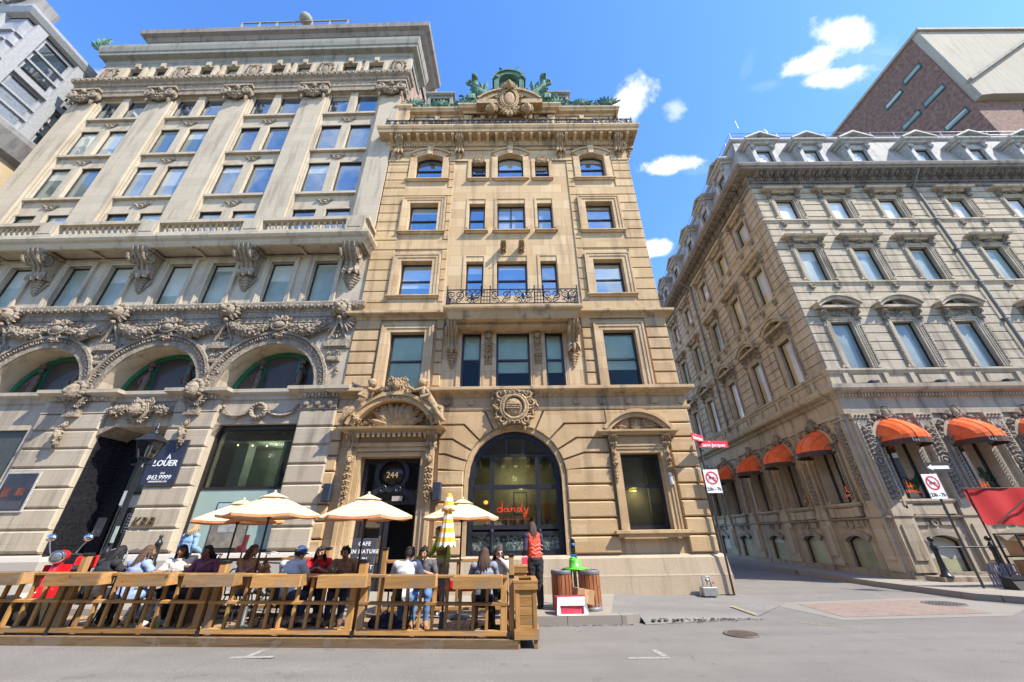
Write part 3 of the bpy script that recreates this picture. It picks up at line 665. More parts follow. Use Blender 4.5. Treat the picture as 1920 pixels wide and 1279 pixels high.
# ------------------------------------------------------------------ the sandstone building
def build_tan():
    root = thing('sandstone_building', 'narrow golden sandstone building with six storeys, arched ground floor window and green copper roof ornaments', 'building', (0, 12.66, 0))
    XL, XR = -5.85, 5.9
    side = [(-4.5,-3.2), (3.5,4.72)]; small = [(-1.8,-1.08), (1.3,1.98)]; cen = (-.52,.73)
    R4, R5 = (10.12,11.86), (13.46,15.2)
    h = []
    for a, b in side+small+[cen]: h += [(a,b,6.25,8.48)]+[(a,b)+R4+(0,.28), (a,b)+R5+(0,.28)]
    for a, b in side+[cen]: h.append((a,b,16.76,18.5,.2,.28))
    for a, b in small: h.append((a,b,16.76,17.98,0,.28))
    arch = (-1.36,1.58,1.06,4.74,1.47,.34); rw = (3.5,4.82,1.72,3.95,0,.3); door = (-4.82,-2.9,.15,3.92,0,.45)
    mb = MB(); wall(mb, XL, XR, .1, 19.6, h+[arch, rw, door], 0, .28)
    # body behind the front
    mb.add([(XL,0,.1),(XL,16,.1),(XL,16,22.4),(XL,0,22.4)], [(0,3,2,1)]); mb.add([(XR,0,.1),(XR,16,.1),(XR,16,22.4),(XR,0,22.4)], [(0,1,2,3)])
    mb.add([(XL,16,.1),(XR,16,.1),(XR,16,22.4),(XL,16,22.4)], [(3,2,1,0)]); mb.add([(XL,.3,22.4),(XR,.3,22.4),(XR,16,22.4),(XL,16,22.4)], [(0,1,2,3)])
    mb.build('wall', TANASH, root)
    mb = MB(); mb.box(XL+.1, XR-.1, 1.6, 1.65, .2, 19); mb.build('dark_backing', DARKROOM, root)  # dark sheet behind all windows in place of shaded rooms
    # ground floor rustication
    mb = MB(); zl = [1.10+.4775*i for i in range(10)]
    keep = [(-5.6,-2.35,0,6), (3.18,5.18,1.5,4.9)]
    def archw(z): 
        zc = 3.27; r = 2.45
        return 1.62 if z < 3.48 else 99
    zz = 1.10
    for k in range(9):
        a, b = zl[k]+.02, zl[k+1]-.02; kp = [(.11-1.62, .11+1.62)] if k < 5 else [(-2.36, 3.17)]
        kp = kp+[(q[0], q[1]) for q in keep if q[2] < b and q[3] > a]
        x = XL-.1
        for (u, w) in sorted(kp):
            if u > x+.05:
                mb.block(x, u-.0, a, b, 0, .11, .035)
            x = max(x, w)
        if x < XR: mb.block(x, XR+.1, a, b, 0, .11, .035)
    # voussoirs of the big arch, each running out into its course
    zc = 3.27; cx = .11; r0, r2_ = 1.62, 2.35
    for s_ in (-1, 1):
        xo = -2.36 if s_ < 0 else 3.17
        for k in range(5, 9):
            t0, t1 = math.asin((zl[k]-zc)/r2_)+.012, math.asin(min(.999, (zl[k+1]-zc)/r2_))-.012
            P = lambda r, t: (cx+s_*r*math.cos(t), zc+r*math.sin(t))
            for q, pr in ((0, .085), (.022, .113)):
                pts = [(xo-s_*q, zl[k]+.02+q), (P(r2_, t0)[0], zl[k]+.02+q), P(r0+q, t0+q*.5), P(r0+q, (t0+t1)/2), P(r0+q, t1-q*.5), (P(r2_, t1)[0], zl[k+1]-.02-q), (xo-s_*q, zl[k+1]-.02-q)]
                mb.prism(pts, -pr, 0)
        t0, t1 = math.asin((zl[9]-zc)/r2_)+.014, R(79)
        for q, pr in ((0, .085), (.022, .113)): mb.prism([P(r0+q, t0+q*.5), (cx+s_*(2.12-q)/math.tan(t0+q*.4), 5.39-q), (cx+s_*(2.12-q)/math.tan(t1-q*.4), 5.39-q), P(r0+q, t1-q*.5)], -pr, 0)
    mb.arch(cx, zc, 1.47, 1.60, 0, 180, -.05, .2, 32); mb.box(cx-1.60, cx-1.47, -.05, .2, 1.08, zc); mb.box(cx+1.47, cx+1.60, -.05, .2, 1.08, zc)
    mb.box(.11-2.2, .11+2.3, -.06, .0, 5.36, 5.42)
    mb.build('rusticated_stonework', TAN, root); mb = MB()
    # first floor rustication
    fl = [(-4.92,-2.78,0,9.0), (-2.5,2.72,0,9.0), (3.08,5.14,0,9.0)]
    courses(mb, XL-.05, XR+.05, [6.3+.462*i for i in range(7)], fl, 0, .07, .05, .025)
    # upper rustication, shallower, on both side bays
    kp = [(-2.62,2.84,0,20)]
    for a, b in side: kp += [(a-.36,b+.36,10.0,12.12), (a-.36,b+.36,13.35,15.4), (a-.36,b+.36,16.65,18.75)]
    mb.build('rusticated_stonework', TAN, root)
    for xa, xb in ((XL, -2.62), (2.84, XR)): mb = MB(); courses(mb, xa, xb, [9.3+.532*i for i in range(18)], kp, 0, .045, .045, .012, 2.1); mb.build('rusticated_stonework', TAN, root)
    # plinth
    mb = MB(); 
    for a, b in ((XL-.14, -4.95), (-2.75, XR+.14)):
        mb.sweep([(a, .3), (a, 0), (b, 0), (b, .3)], [(0, .1), (.16, .1), (.16, .56), (.155, .58), (.15, .6), (.12, 1.0), (.04, 1.09), (0, 1.09)])
        n = int((b-a)/2); 
    mb.build('plinth', TANPALE, root)
    # ledges
    mb = MB()
    def band(z0, z1, p, extra=0):
        hh = z1-z0
        mb.sweep([(XL-.02, .6), (XL-.02, 0), (XR+.02, 0), (XR+.02, .6)], [(0, z0), (p*.25, z0), (p*.3, z0+hh*.25), (p*.55, z0+hh*.45), (p*.9, z0+hh*.5), (p, z0+hh*.6), (p, z0+hh*.9), (p*.8, z1), (0, z1+.03)])
    band(5.88, 6.2, .38); band(9.02, 9.32, .34); 
    mb.sweep([(XL-.1, .4), (XL-.1, 0), (XR+.1, 0), (XR+.1, .4)], [(0, 5.40), (.10, 5.40), (.12, 5.46), (.12, 5.54), (.06, 5.56), (.06, 5.88), (0, 5.9)])
    for x in [2.25+.9*i for i in range(4)]+[-2.2, -1.35, 5.85-.0]:
        mb.M = loc(x, -.062, 5.71) @ rotm('X', 90); mb.lathe([(.13, 0), (.13, .025), (.10, .04), (.0, .04)], n=14); mb.M = None
    mb.build('stone_ledge', TANLEDGE, root)
    # balcony over the centre bay
    mb = MB(); x0, x1 = -2.42, 2.62
    mb.sweep([(x0+.25, .1), (x0+.25, -.78), (x1-.25, -.78), (x1-.25, .1)], [(0, 8.6), (.02, 8.62), (.08, 8.72), (.10, 8.76), (.12, 8.86), (.24, 8.92), (.26, 8.98), (.26, 9.06), (0, 9.1)])
    mb.box(x0+.26, x1-.26, -.77, 0, 8.62, 9.08); mb.box(x0+.5, x1-.5, -.5, .0, 8.45, 8.62)
    bal = mb.build('balcony', TANLEDGE, root)
    mb = MB(); y = -.95
    iron_rail(mb, x0+.1, x1-.1, y, 9.15, 9.78, [(x0+.12,-1.05,1), (-1.05,-.72,0), (-.72,.92,1), (.92,1.25,0), (1.25,x1-.12,1)])
    for xx in (x0+.1, x1-.1):
        mb.box(xx-.015, xx+.015, y, -.02, 9.75, 9.78); mb.box(xx-.012, xx+.012, y, -.02, 9.16, 9.19)
        for k in range(7): mb.box(xx-.01, xx+.01, y+.13*k, y+.13*k+.02, 9.16, 9.76)
    mb.build('iron_railing', IRON, bal)
    for xx in (-2.12, 2.32):
        mb = MB(); console(mb, xx, .38, 0, 7.0, 8.62, .72); mb.build('console_bracket', TANORN, root)
    mb = MB()
    for xx in (-.8, 1.02): mb.box(xx-.19, xx+.19, -.03, .0, 7.15, 8.62); mb.box(xx-.2, xx+.2, -.09, 0, 8.56, 8.66); drop(mb, xx, -.03, 8.55, 7.25, .36, int(xx*10))
    for xx in (-.24, .52): console(mb, xx, .22, 0, 12.2, 12.62, .42)
    for xx in (-1.44, 1.64): cartouche(mb, xx, -.02, 18.1, .55, .4)
    mb.build('carved_panel', TANORN, root)
    # surrounds
    mb = MB()
    for a, b in side:
        for z0, z1 in ((6.25,8.48), R4, R5): architrave(mb, a, b, z0, z1, -.02, .34, .12)
        sill(mb, a-.38, b+.38, 10.15); sill(mb, a-.38, b+.38, 13.5); sill(mb, a-.38, b+.38, 16.78)
        mb.box(a-.3, a, -.09, 0, 16.79, 18.3); mb.box(b, b+.3, -.09, 0, 16.79, 18.3); 
        mb.prism(arch_pts(a-.3, b+.3, 18.84, .34)+arch_pts(a, b, 18.5, .2)[::-1], -.09, 0); mb.prism(arch_pts(a-.36, b+.36, 18.93, .36)+arch_pts(a-.3, b+.3, 18.84, .34)[::-1], -.16, 0)
        c = (a+b)/2; mb.prism([(c-.11,18.42),(c+.11,18.42),(c+.16,18.97),(c-.16,18.97)], -.2, 0)
    a, b = cen
    mb.box(a-.28, a, -.09, 0, 16.79, 18.3); mb.box(b, b+.28, -.09, 0, 16.79, 18.3)
    mb.prism(arch_pts(a-.28, b+.28, 18.84, .34)+arch_pts(a, b, 18.5, .2)[::-1], -.09, 0); mb.prism(arch_pts(a-.34, b+.34, 18.93, .36)+arch_pts(a-.28, b+.28, 18.84, .34)[::-1], -.16, 0)
    c = (a+b)/2; mb.prism([(c-.11,18.42),(c+.11,18.42),(c+.16,18.97),(c-.16,18.97)], -.2, 0)
    for a, b in small+[cen]:
        e = .17 if (a, b) == cen else .13
        sill(mb, a-e, b+e, 13.5, p=.18); sill(mb, a-e, b+e, 16.78, p=.16)
        for z1 in (11.86, 15.2): mb.box(a-.1, b+.1, -.03, 0, z1+.26, z1+.36); mb.box(a-.12, a-.02, -.03, 0, z1-1.5, z1+.26); mb.box(b+.02, b+.12, -.03, 0, z1-1.5, z1+.26)
        if e == .13: mb.box(a-.16, a, -.05, 0, 16.79, 18.16); mb.box(b, b+.16, -.05, 0, 16.79, 18.16); mb.box(a, b, -.05, 0, 17.98, 18.16)
        architrave(mb, a, b, 6.25, 8.48, 0, .14, .05)
    mb.box(-2.5, 2.72, -.02, 0, 8.52, 8.6)
    mb.sweep([(XL, .2), (XL, 0), (XR, 0), (XR, .2)], [(0, 18.02), (.05, 18.02), (.07, 18.1), (0, 18.14)]) if False else None
    for a, b in ((XL,-4.86), (-2.84,-1.98), (2.16,3.14), (5.08,XR)): mb.box(a, b, -.08, 0, 18.02, 18.14)
    mb.box(-2.66, -2.6, -.03, 0, 9.3, 18.9); mb.box(2.84, 2.9, -.03, 0, 9.3, 18.9)
    mb.build('window_surround', TANASH, root)
    # windows
    for a, b in side: window(root, None, a, b, 6.27, 8.48, .15, BLACKP, GLASSB, .075, blind=(1.0 if a < 0 else .68, BLIND))
    for (a, b), f in zip(small, (.52, .72)): window(root, None, a, b, 6.27, 8.48, .15, BLACKP, GLASSB, .075, blind=(f, BLIND))
    window(root, None, cen[0], cen[1], 6.27, 8.48, .15, BLACKP, GLASSB, .075, blind=(.72, BLIND))
    gi = 0
    for z0, z1 in (R4, R5):
        for a, b in side+small+[cen]:
            window(root, None, a, b, z0, z1, .2, BLACKP, GLASSSKY[2 if (z0 > 13 and a in (-.52, 1.3)) else 0], .07, mull=(.5,) if z0 > 13 and a == -.52 else ())
    for a, b in side+[cen]: window(root, None, a, b, 16.76, 18.5, .2, BLACKP, GLASSSKY[0], .07, rise=.2)
    for a, b in small: window(root, None, a, b, 16.76, 17.98, .2, BLACKP, GLASSSKY[0], .06)
    # main cornice
    mb = MB(); P = .68
    mb.sweep([(XL, 2.2), (XL, 0), (XR, 0), (XR, 2.2)], [(0, 18.86), (.06, 18.86), (.08, 18.95), (.1, 18.98), (.1, 19.16), (.16, 19.2), (.18, 19.24), (.18, 19.5), (.58, 19.52), (.60, 19.56), (.62, 19.7), (.66, 19.74), (.70, 19.86), (.70, 19.95), (0, 20.0)])
    dentils(mb, XL-.02, XR+.02, -.1, 19.0, 19.14, .125, .09)
    for x in [XL+.05+.436*i for i in range(28)]:
        if min(abs(x-q) for q in (-5.42, -2.42, 2.6, 5.5)) < .3: continue
        mb.prismx([(-.16,19.5),(-.55,19.5),(-.56,19.42),(-.5,19.36),(-.2,19.24),(-.16,19.24)], x-.07, x+.07)
    for y in [.3, .8, 1.3, 1.8]:
        for sx, X in ((-1, XL), (1, XR)):
            mb.box(min(X+sx*.16, X+sx*.55), max(X+sx*.16, X+sx*.55), y-.07, y+.07, 19.3, 19.5)
    cor = mb.build('cornice', TANLEDGE, root)
    for x in (-5.42, -2.42, 2.6, 5.5):
        mb = MB(); console(mb, x, .34, -.02, 18.0, 19.5, .5); mb.build('cornice_bracket', TANORN, root)
    mb = MB(); console(mb, 0, .3, 0, 18.0, 19.5, .5); mb.build('cornice_bracket', TANORN, root, loc(XR, .45, 0) @ rotm('Z', 90))
    mb = MB(); y = -.55
    iron_rail(mb, XL-.3, XR+.4, y, 20.02, 20.5, [(XL-.3,-5.0,1),(-5.0,-4.75,0),(-4.75,-2.85,1),(-2.85,-2.45,0),(-2.45,2.6,1),(2.6,3.0,0),(3.0,5.15,1),(5.15,5.4,0),(5.4,XR+.4,1)])
    for k in range(12): mb.box(XR+.385, XR+.41, y+.16*k, y+.16*k+.03, 20.02, 20.5)
    mb.box(XR+.38, XR+.41, y, 1.6, 20.46, 20.5)
    mb.build('iron_railing', IRON, root)
    # attic storey
    ah = [(-4.2,-3.4,20.2,21.6), (-1.7,-1.0,20.2,21.6), (1.2,1.9,20.2,21.6), (3.6,4.4,20.2,21.6)]
    mb = MB(); wall(mb, XL+.25, XR-.1, 19.9, 22.4, ah, .25, .25)
    for sx, X in ((1, XL+.25), (-1, XR-.1)): mb.add([(X,.25,19.9),(X,6,19.9),(X,6,22.4),(X,.25,22.4)], [(0,3,2,1)] if sx > 0 else [(0,1,2,3)])
    mb.build('attic_wall', TANASH, root)
    for q in ah: window(root, None, q[0], q[1], q[2], q[3], .45, BLACKP, GLASSSKY[0], .06)
    mb = MB()
    mb.sweep([(XL+.25, 2), (XL+.25, .25), (-2.35, .25), (-2.35, .05), (2.55, .05), (2.55, .25), (XR-.1, .25), (XR-.1, 2)], [(0, 21.95), (.05, 21.95), (.08, 22.08), (.24, 22.14), (.26, 22.22), (.32, 22.34), (.32, 22.42), (0, 22.46)])
    for c in (-3.8, -1.35, 1.55, 4.0): mb.prism([(c-.1,21.6),(c+.1,21.6),(c+.14,21.95),(c-.14,21.95)], .12, .25); mb.box(c-.55, c+.55, .17, .25, 21.62, 21.74)
    mb.box(-2.35, -1.95, .1, .25, 19.9, 21.95); mb.box(2.15, 2.55, .1, .25, 19.9, 21.95)
    mb.box(XL-.1, XL+.55, -.05, .3, 20.0, 22.6); mb.sweep([(XL-.1,.3),(XL-.1,-.05),(XL+.55,-.05),(XL+.55,.3)], [(0,22.2),(.05,22.25),(.12,22.4),(.12,22.55),(0,22.62)]); mb.ball((XL+.22, .1, 22.8), (.3, .2, .28), 2)
    mb.build('attic_cornice', TANLEDGE, root)
    # carved centrepiece on the attic
    mb = MB(); c = .1
    mb.arch(c, 21.2, 1.72, 2.0, 38, 142, -.45, .3, 20); mb.arch(c, 21.2, 2.0, 2.12, 36, 144, -.55, .3, 20)
    mb.prism([(c-1.35,22.1)]+[(c+1.72*math.cos(R(a)), 21.2+1.72*math.sin(R(a))) for a in range(142, 37, -8)]+[(c+1.35,22.1)], -.1, .3)
    mb.box(c-1.75, c-.62, -.5, .25, 22.02, 22.36); mb.box(c+.62, c+1.75, -.5, .25, 22.02, 22.36)
    cartouche(mb, c, -.4, 22.4, 1.3, 2.1); mask(mb, c, -.45, 23.35, .5); mb.ball((c, -.35, 21.35), (.18, .15, .3))
    for k in range(6): leaf(mb, c, -.4, 21.6, -150+24*k, .6, .26, .1)
    for sx in (-1, 1):
        scroll(mb, c+sx*1.2, -.35, 22.75, .3, sx, .09, 1.6, 90); garland(mb, c+sx*.6, 23.1, c+sx*1.5, 22.6, -.3, .1, .12, 7); mask(mb, c+sx*.93, -.3, 21.55, .52); mb.box(c+sx*.93-.25, c+sx*.93+.25, -.3, .2, 21.85, 22.05)
        foliage(mb, c+sx*.93-.2, c+sx*.93+.2, -.25, 21.05, 21.3, 5, .12, 4)
    mb.build('carved_crest', TANORN, root)
    # copper roof, dormers and cresting
    mb = MB(); mb.add([(XL+.2,.35,22.4),(XR-.1,.35,22.4),(XR-.1,1.9,24.6),(XL+.2,1.9,24.6),(XL+.2,8,24.8),(XR-.1,8,24.8)], [(0,1,2,3),(3,2,5,4)])
    mb.build('mansard_roof', ROOFGREY, root)
    for cx in (-3.95, 2.85):
        mb = MB(); x0, x1 = cx-.72, cx+.72
        mb.box(x0, x0+.16, .7, 2.2, 22.5, 24.75); mb.box(x1-.16, x1, .7, 2.2, 22.5, 24.75); mb.box(x0+.16, x1-.16, .704, 2.2, 24.5, 24.75); mb.box(x0+.16, x1-.16, .704, 2.2, 22.5, 23.2)
        mb.sweep([(x0,2.2),(x0,.7),(x1,.7),(x1,2.2)], [(0,24.7),(.06,24.72),(.14,24.82),(.14,24.92),(0,24.95)]); mb.box(x0+.01, x1-.01, .71, 2.2, 24.75, 24.93)
        dm = mb.build('dormer', COPPERG, root); window(dm, None, x0+.16, x1-.16, 23.2, 24.5, .85, BLACKP, GLASSSKY[0], .05, name='dormer_window')
    mb = MB(); c = .1
    for sx in (-1, 1): mb.box(c+sx*.72-.13, c+sx*.72+.13, .0, .9, 23.0, 25.2); mb.ball((c+sx*.72, 0, 25.3), (.17, .15, .12))
    mb.arch(c, 25.1, .6, .86, 0, 180, .02, .9, 18); mb.arch(c, 25.1, .86, .96, 0, 180, -.06, .95, 18)
    mb.box(c-.59, c+.59, .3, .9, 23.0, 23.6)
    mb.lathe([(.22,0),(.3,.08),(.16,.2),(.12,.3),(.2,.42),(.14,.55),(.05,.72),(0,.85)], (c, .3, 25.98), 8)
    for sx in (-1, 1):
        leaf(mb, c+sx*.25, .1, 25.95, 90-sx*40, .5, .2, .1); scroll(mb, c+sx*1.05, .2, 24.1, .3, sx, .1, 1.4, 90)
    dm = mb.build('dormer', COPPER, root); window(dm, None, c-.58, c+.58, 23.6, 25.66, .35, COPPER, GLASSSKY[2], .06, rise=.55, name='dormer_window')
    mb = MB()
    for sx in (-1, 1):                                             # winged beasts beside the central dormer
        bx = c+sx*1.55
        mb.tube([(bx-sx*.5,.3,23.1),(bx-sx*.2,.25,23.7),(bx+sx*.2,.22,24.15),(bx+sx*.45,.2,24.7),(bx+sx*.4,.1,25.1)], [.34,.34,.3,.2,.16], 8)
        mb.ball((bx+sx*.42, .02, 25.2), (.2, .3, .2), 2); mb.ball((bx+sx*.5,-.2,25.12), (.1,.16,.09))
        for k in range(7): leaf(mb, bx-sx*.1, .12, 23.9+.05*k, 90+sx*(10-24*k), 1.05-.07*k, .3, .14)
        for k in range(3): mb.tube([(bx+sx*.3,.2,23.9),(bx+sx*(.5+.1*k),-.05,23.5),(bx+sx*(.42+.12*k),-.1,23.05)], .09, 5)
        foliage(mb, min(bx,bx+sx*.9), max(bx,bx+sx*.9), .1, 22.7, 23.5, 16, .22, 9)
        scroll(mb, bx+sx*.65, .1, 24.9, .26, -sx, .08, 1.5); leaf(mb, bx+sx*.3, .1, 25.2, 90-sx*35, .5, .22, .1)
    mb.build('copper_beast', COPPER, root)
    mb = MB()
    for a, b in ((XL+.3, -2.0), (2.2, XR-.1)):
        mb.box(a, b, .02, .06, 22.44, 22.52); x = a
        n = int((b-a)/.34)
        for i in range(n): scroll(mb, a+.17+.34*i, .04, 22.68, .13, 1 if i % 2 else -1, .035, 1.4, 90)
        mb.box(a, b, .03, .05, 22.8, 22.84)
        for i in range(3):
            q = a+.4+(b-a-.6)*i/2
            for k in range(7): leaf(mb, q, .03, 22.6, 30+20*k, .75 if i != 1 else .55, .2, .09)
            mb.ball((q, 0, 22.65), .16)
    for sx in (-1, 1): foliage(mb, min(c+sx*.9, c+sx*2.6), max(c+sx*.9, c+sx*2.6), .12, 22.6, 23.7, 60, .17, 31+sx); foliage(mb, min(c+sx*2.4, c+sx*5.6), max(c+sx*2.4, c+sx*5.6), .05, 22.5, 22.95, 60, .14, 41+sx)
    mb.build('copper_cresting', COPPER, root)
    # doorway
    mb = MB(); x0, x1 = -4.82, -2.9; c = -3.86
    for a, b, q in ((0,.16,.1), (.16,.3,.16), (.3,.42,.22)):
        mb.box(x0-b, x0-a, -q, .02, .15, 3.92+b); mb.box(x1+a, x1+b, -q, .02, .15, 3.92+b); mb.box(x0-a, x1+a, -q, .02, 3.92+a, 3.92+b)
    mb.box(x0-.3, x1+.3, -.12, 0, 4.2, 4.55); mb.box(-4.75, -2.97, -.15, 0, 4.08, 4.12); mb.box(-4.75, -2.97, -.15, 0, 4.42, 4.46)
    mb.sweep([(x0-.55, 0), (x0-.55, -.3), (x1+.55, -.3), (x1+.55, 0)], [(0,4.62),(.04,4.62),(.08,4.7),(.2,4.74),(.22,4.8),(0,4.86)]); mb.box(x0-.54, x1+.54, -.3, 0, 4.63, 4.85)
    dentils(mb, x0-.2, x1+.2, -.3, 4.5, 4.62, .16, .1)
    mb.arch(c, 4.35, 1.36, 1.52, 21, 159, -.45, 0, 26); mb.arch(c, 4.35, 1.52, 1.63, 20, 160, -.52, 0, 26)
    ds = mb.build('door_surround', TAN, root)
    mb = MB()
    for xx in (x0-.3, x1+.3): console(mb, xx, .34, -.1, 4.0, 4.66, .3); drop(mb, xx, -.2, 4.0, 2.6, .3, int(xx*7)); foliage(mb, xx-.15, xx+.15, -.3, 4.9, 5.25, 9, .1, 3); garland(mb, xx-.16, 5.2, xx+.16, 5.0, -.35, .0, .14, 4)
    for k in range(9): leaf(mb, c, -.1, 4.9, 14+19*k, .95 if k != 4 else .8, .28, .12)
    for xx in (c-.42, c+.42): mb.ball((xx, -.1, 5.3), (.2, .16, .42), 2)
    foliage(mb, c-1.1, c+1.1, -.12, 4.92, 5.4, 36, .14, 12); foliage(mb, c-.45, c+.45, -.4, 5.8, 6.15, 30, .10, 15)
    cartouche(mb, c, -.4, 6.12, .72, .72); mask(mb, c, -.45, 6.2, .28)
    for sx in (-1, 1):                                             # reclining cherubs on the pediment
        bx, bz = c+sx*.98, 5.62
        mb.tube([(bx+sx*.45,-.4,bz-.3),(bx+sx*.24,-.42,bz-.04),(bx,-.42,bz+.26),(bx-sx*.14,-.42,bz+.5)], [.11,.15,.19,.12], 7)
        mb.ball((bx-sx*.14,-.46,bz+.68), (.15,.16,.17), 2); mb.ball((bx-sx*.1,-.4,bz+.76), (.17,.15,.12))
        mb.tube([(bx-sx*.06,-.5,bz+.46),(bx-sx*.34,-.62,bz+.34),(bx-sx*.56,-.6,bz+.5)], [.08,.06,.05], 5); mb.tube([(bx+sx*.05,-.5,bz+.4),(bx+sx*.2,-.66,bz+.2),(bx-sx*.1,-.66,bz+.1)], [.08,.06,.05], 5)
        mb.tube([(bx+sx*.4,-.42,bz-.2),(bx+sx*.58,-.55,bz-.24),(bx+sx*.6,-.5,bz-.56),(bx+sx*.7,-.5,bz-.62)], [.12,.1,.07,.05], 6); mb.tube([(bx+sx*.36,-.5,bz-.2),(bx+sx*.48,-.62,bz-.42),(bx+sx*.72,-.55,bz-.68)], [.12,.09,.06], 6)
    mb.build('carved_pediment', TANORN, ds)
    mb = MB(); y = .3
    mb.box(x0, x0+.14, y, y+.1, .15, 3.92); mb.box(x1-.14, x1, y, y+.1, .15, 3.92); mb.box(x0+.14, x1-.14, y+.003, y+.1, 3.78, 3.92)
    mb.arch(c, 1.92, 1.0, 1.16, 20, 160, y-.05, y+.1, 18); mb.box(c-.9, c+.9, y, y+.1, 2.52, 2.62)
    scroll(mb, c-.25, y-.06, 2.98, .12, -1, .04); scroll(mb, c+.25, y-.06, 2.98, .12, 1, .04)
    mb.arch(c, 3.42, .42, .54, 0, 360, y-.06, y+.08, 30)
    mb.box(c-.06, c+.06, y-.02, y+.1, .15, 2.52)
    mb.box(c-.8, c-.08, y+.02, y+.07, .2, .5); mb.box(c-.8, c-.66, y+.02, y+.07, .5, 2.5); mb.box(c-.2, c-.08, y+.02, y+.07, .5, 2.5)
    for k in range(3): mb.box(c-.66, c-.2, y+.01, y+.06, .62+.22*k, .78+.22*k)
    dr = mb.build('door', BLACKP, root)
    mb = MB(); mb.box(x0+.14, x1-.14, y+.05, y+.06, 2.62, 3.78); mb.box(c-.66, c-.2, y+.045, y+.055, 1.3, 2.5); mb.build('pane', GLASSDIM, dr)
    mb = MB(); mb.M = loc(c, y-.005, 3.42) @ rotm('X', 90); mb.lathe([(0,-.01),(.43,-.01),(.43,.02),(0,.02)], n=24); mb.M = None; mb.build('number_disc', plain('dark_varnish', (.02,.015,.012), .3), dr)
    mb = MB(); mb.text('244', .26, loc(c, y-.035, 3.4)); mb.build('number', emit('glowing_gold_leaf', (.8,.55,.2), .15), dr)  # gold numerals given a faint glow of their own
    mb = MB(); mb.box(c-.16, c-.11, y-.06, y-.02, .95, 1.65); mb.build('handle', plain('brushed_brass', (.55,.42,.2), .3, .9), dr)
    mb = MB(); mb.box(c+.1, c+.42, y-.1, y-.07, 2.62, 2.76); mb.build('door_plate', plain('worn_plate', (.42,.36,.3), .6), dr)
    # the arched shop window
    mb = MB(); cx = .11; y = .16; d = .14; zc = 3.27; rr = 1.47
    mb.arch(cx, zc, rr-.17, rr, 0, 180, y, y+d, 36); mb.box(cx-rr, cx-rr+.17, y, y+d, 1.08, zc); mb.box(cx+rr-.17, cx+rr, y, y+d, 1.08, zc)
    mb.arch(cx, zc, rr-.22, rr-.17, 0, 180, y+.05, y+d, 36)
    xi0, xi1 = cx-rr+.17, cx+rr-.17
    for zz, hh in ((1.08,.14), (1.62,.1), (1.78,.12), (2.92,.13)): mb.box(xi0, xi1, y-.02, y+d-.002, zz, zz+hh)
    mb.box(cx-1.2, cx+1.2, y+.02, y+d-.01, 3.92, 3.99)
    for xx in (cx-.72, cx+.72):
        mb.box(xx-.06, xx+.06, y-.016, y+d-.004, 1.2, 3.92)
        mb.lathe([(.05,0),(.065,.05),(.05,.1),(.045,.45),(.06,.5),(.07,.55),(.05,.6)], (xx, y-.06, 1.18), 10)
    for xx in (cx-.27, cx+.27): mb.box(xx-.035, xx+.035, y+.02, y+d-.012, 3.99, 4.62)
    sw = mb.build('shop_window', BLACKP, root)
    mb = MB(); mb.prism([(cx-rr+.1,1.9),(cx+rr-.1,1.9),(cx+rr-.1,zc)]+[(cx+(rr-.1)*math.cos(R(a)), zc+(rr-.1)*math.sin(R(a))) for a in range(0,181,6)]+[(cx-rr+.1,zc)], y+.08, y+.09); mb.build('pane', GLASSDIM, sw)
    mm = MatB('green_marble'); v = mm.noise(3.5, 8, .7, dist=2.2); GM = mm.fin(mm.ramp(v, [(.44,(.03,.05,.045)),(.5,(.07,.1,.085)),(.53,(.42,.45,.38)),(.56,(.05,.08,.07))]), .25)
    mb = MB(); mb.box(xi0, xi1, y+.06, y+.1, 1.2, 1.64); mb.build('marble_panel', GM, sw)
    mb = MB(); S = [[(0,.34),(-.06,.42),(-.14,.36),(-.14,.24),(-.04,.22),(0,.32),(.01,.7),(.01,.22)], [(.18,.36),(.1,.4),(.06,.3),(.12,.22),(.2,.3),(.2,.4),(.22,.24),(.26,.24)], [(.3,.42),(.31,.24),(.33,.36),(.4,.4),(.42,.24),(.45,.24)], [(.62,.36),(.54,.4),(.5,.3),(.55,.22),(.62,.3),(.68,.72),(.63,.3),(.68,.22)], [(.74,.4),(.78,.24),(.86,.4),(.8,.1),(.72,-.02),(.7,.08),(.84,.26)]]
    for st in S: mb.tube([(cx-.42+px*.95, y+.12, 2.12+pz*.66) for px, pz in st], .014, 5)
    mb.box(cx-.55, cx+.45, y+.115, y+.12, 2.06, 2.066)
    mb.build('neon_lettering', emit('red_neon', (1.0,.06,.03), .8), sw)
    # bar inside the window
    mb = MB(); mb.box(cx-1.6, cx+1.6, 1.2, 1.25, 1.1, 4.9); mb.box(cx-1.6, cx+1.6, .32, 1.22, 1.85, 1.9)
    for k in range(7): mb.box(cx-1.3+.42*k, cx-1.16+.42*k, .5, 1.2, 3.7, 3.95)
    mb.box(cx-1.45, cx+1.45, .5, 1.2, 4.0, 4.06); mb.build('bar_interior', plain('olive_bar_wall', (.30,.27,.16), .8, 0, .4, 2), sw)
    rn = random.Random(5)
    for k in range(22):
        mb = MB(); xx = cx-.95+.092*k+rn.uniform(-.02,.02); hh = rn.uniform(.2,.3)
        mb.lathe([(.032,0),(.034,hh*.55),(.014,hh*.75),(.013,hh)], (xx, .55, 1.9), 7); mb.build('bottle', [plain('bottle_amber',(.22,.08,.01),.2), plain('bottle_green',(.02,.07,.03),.2), plain('bottle_pale',(.55,.55,.5),.25)][k % 3], sw) if k < 3 else None
        if k >= 3: bot = mb.build('bottle', bpy.data.materials[['bottle_amber','bottle_green','bottle_pale'][k % 3]], sw)
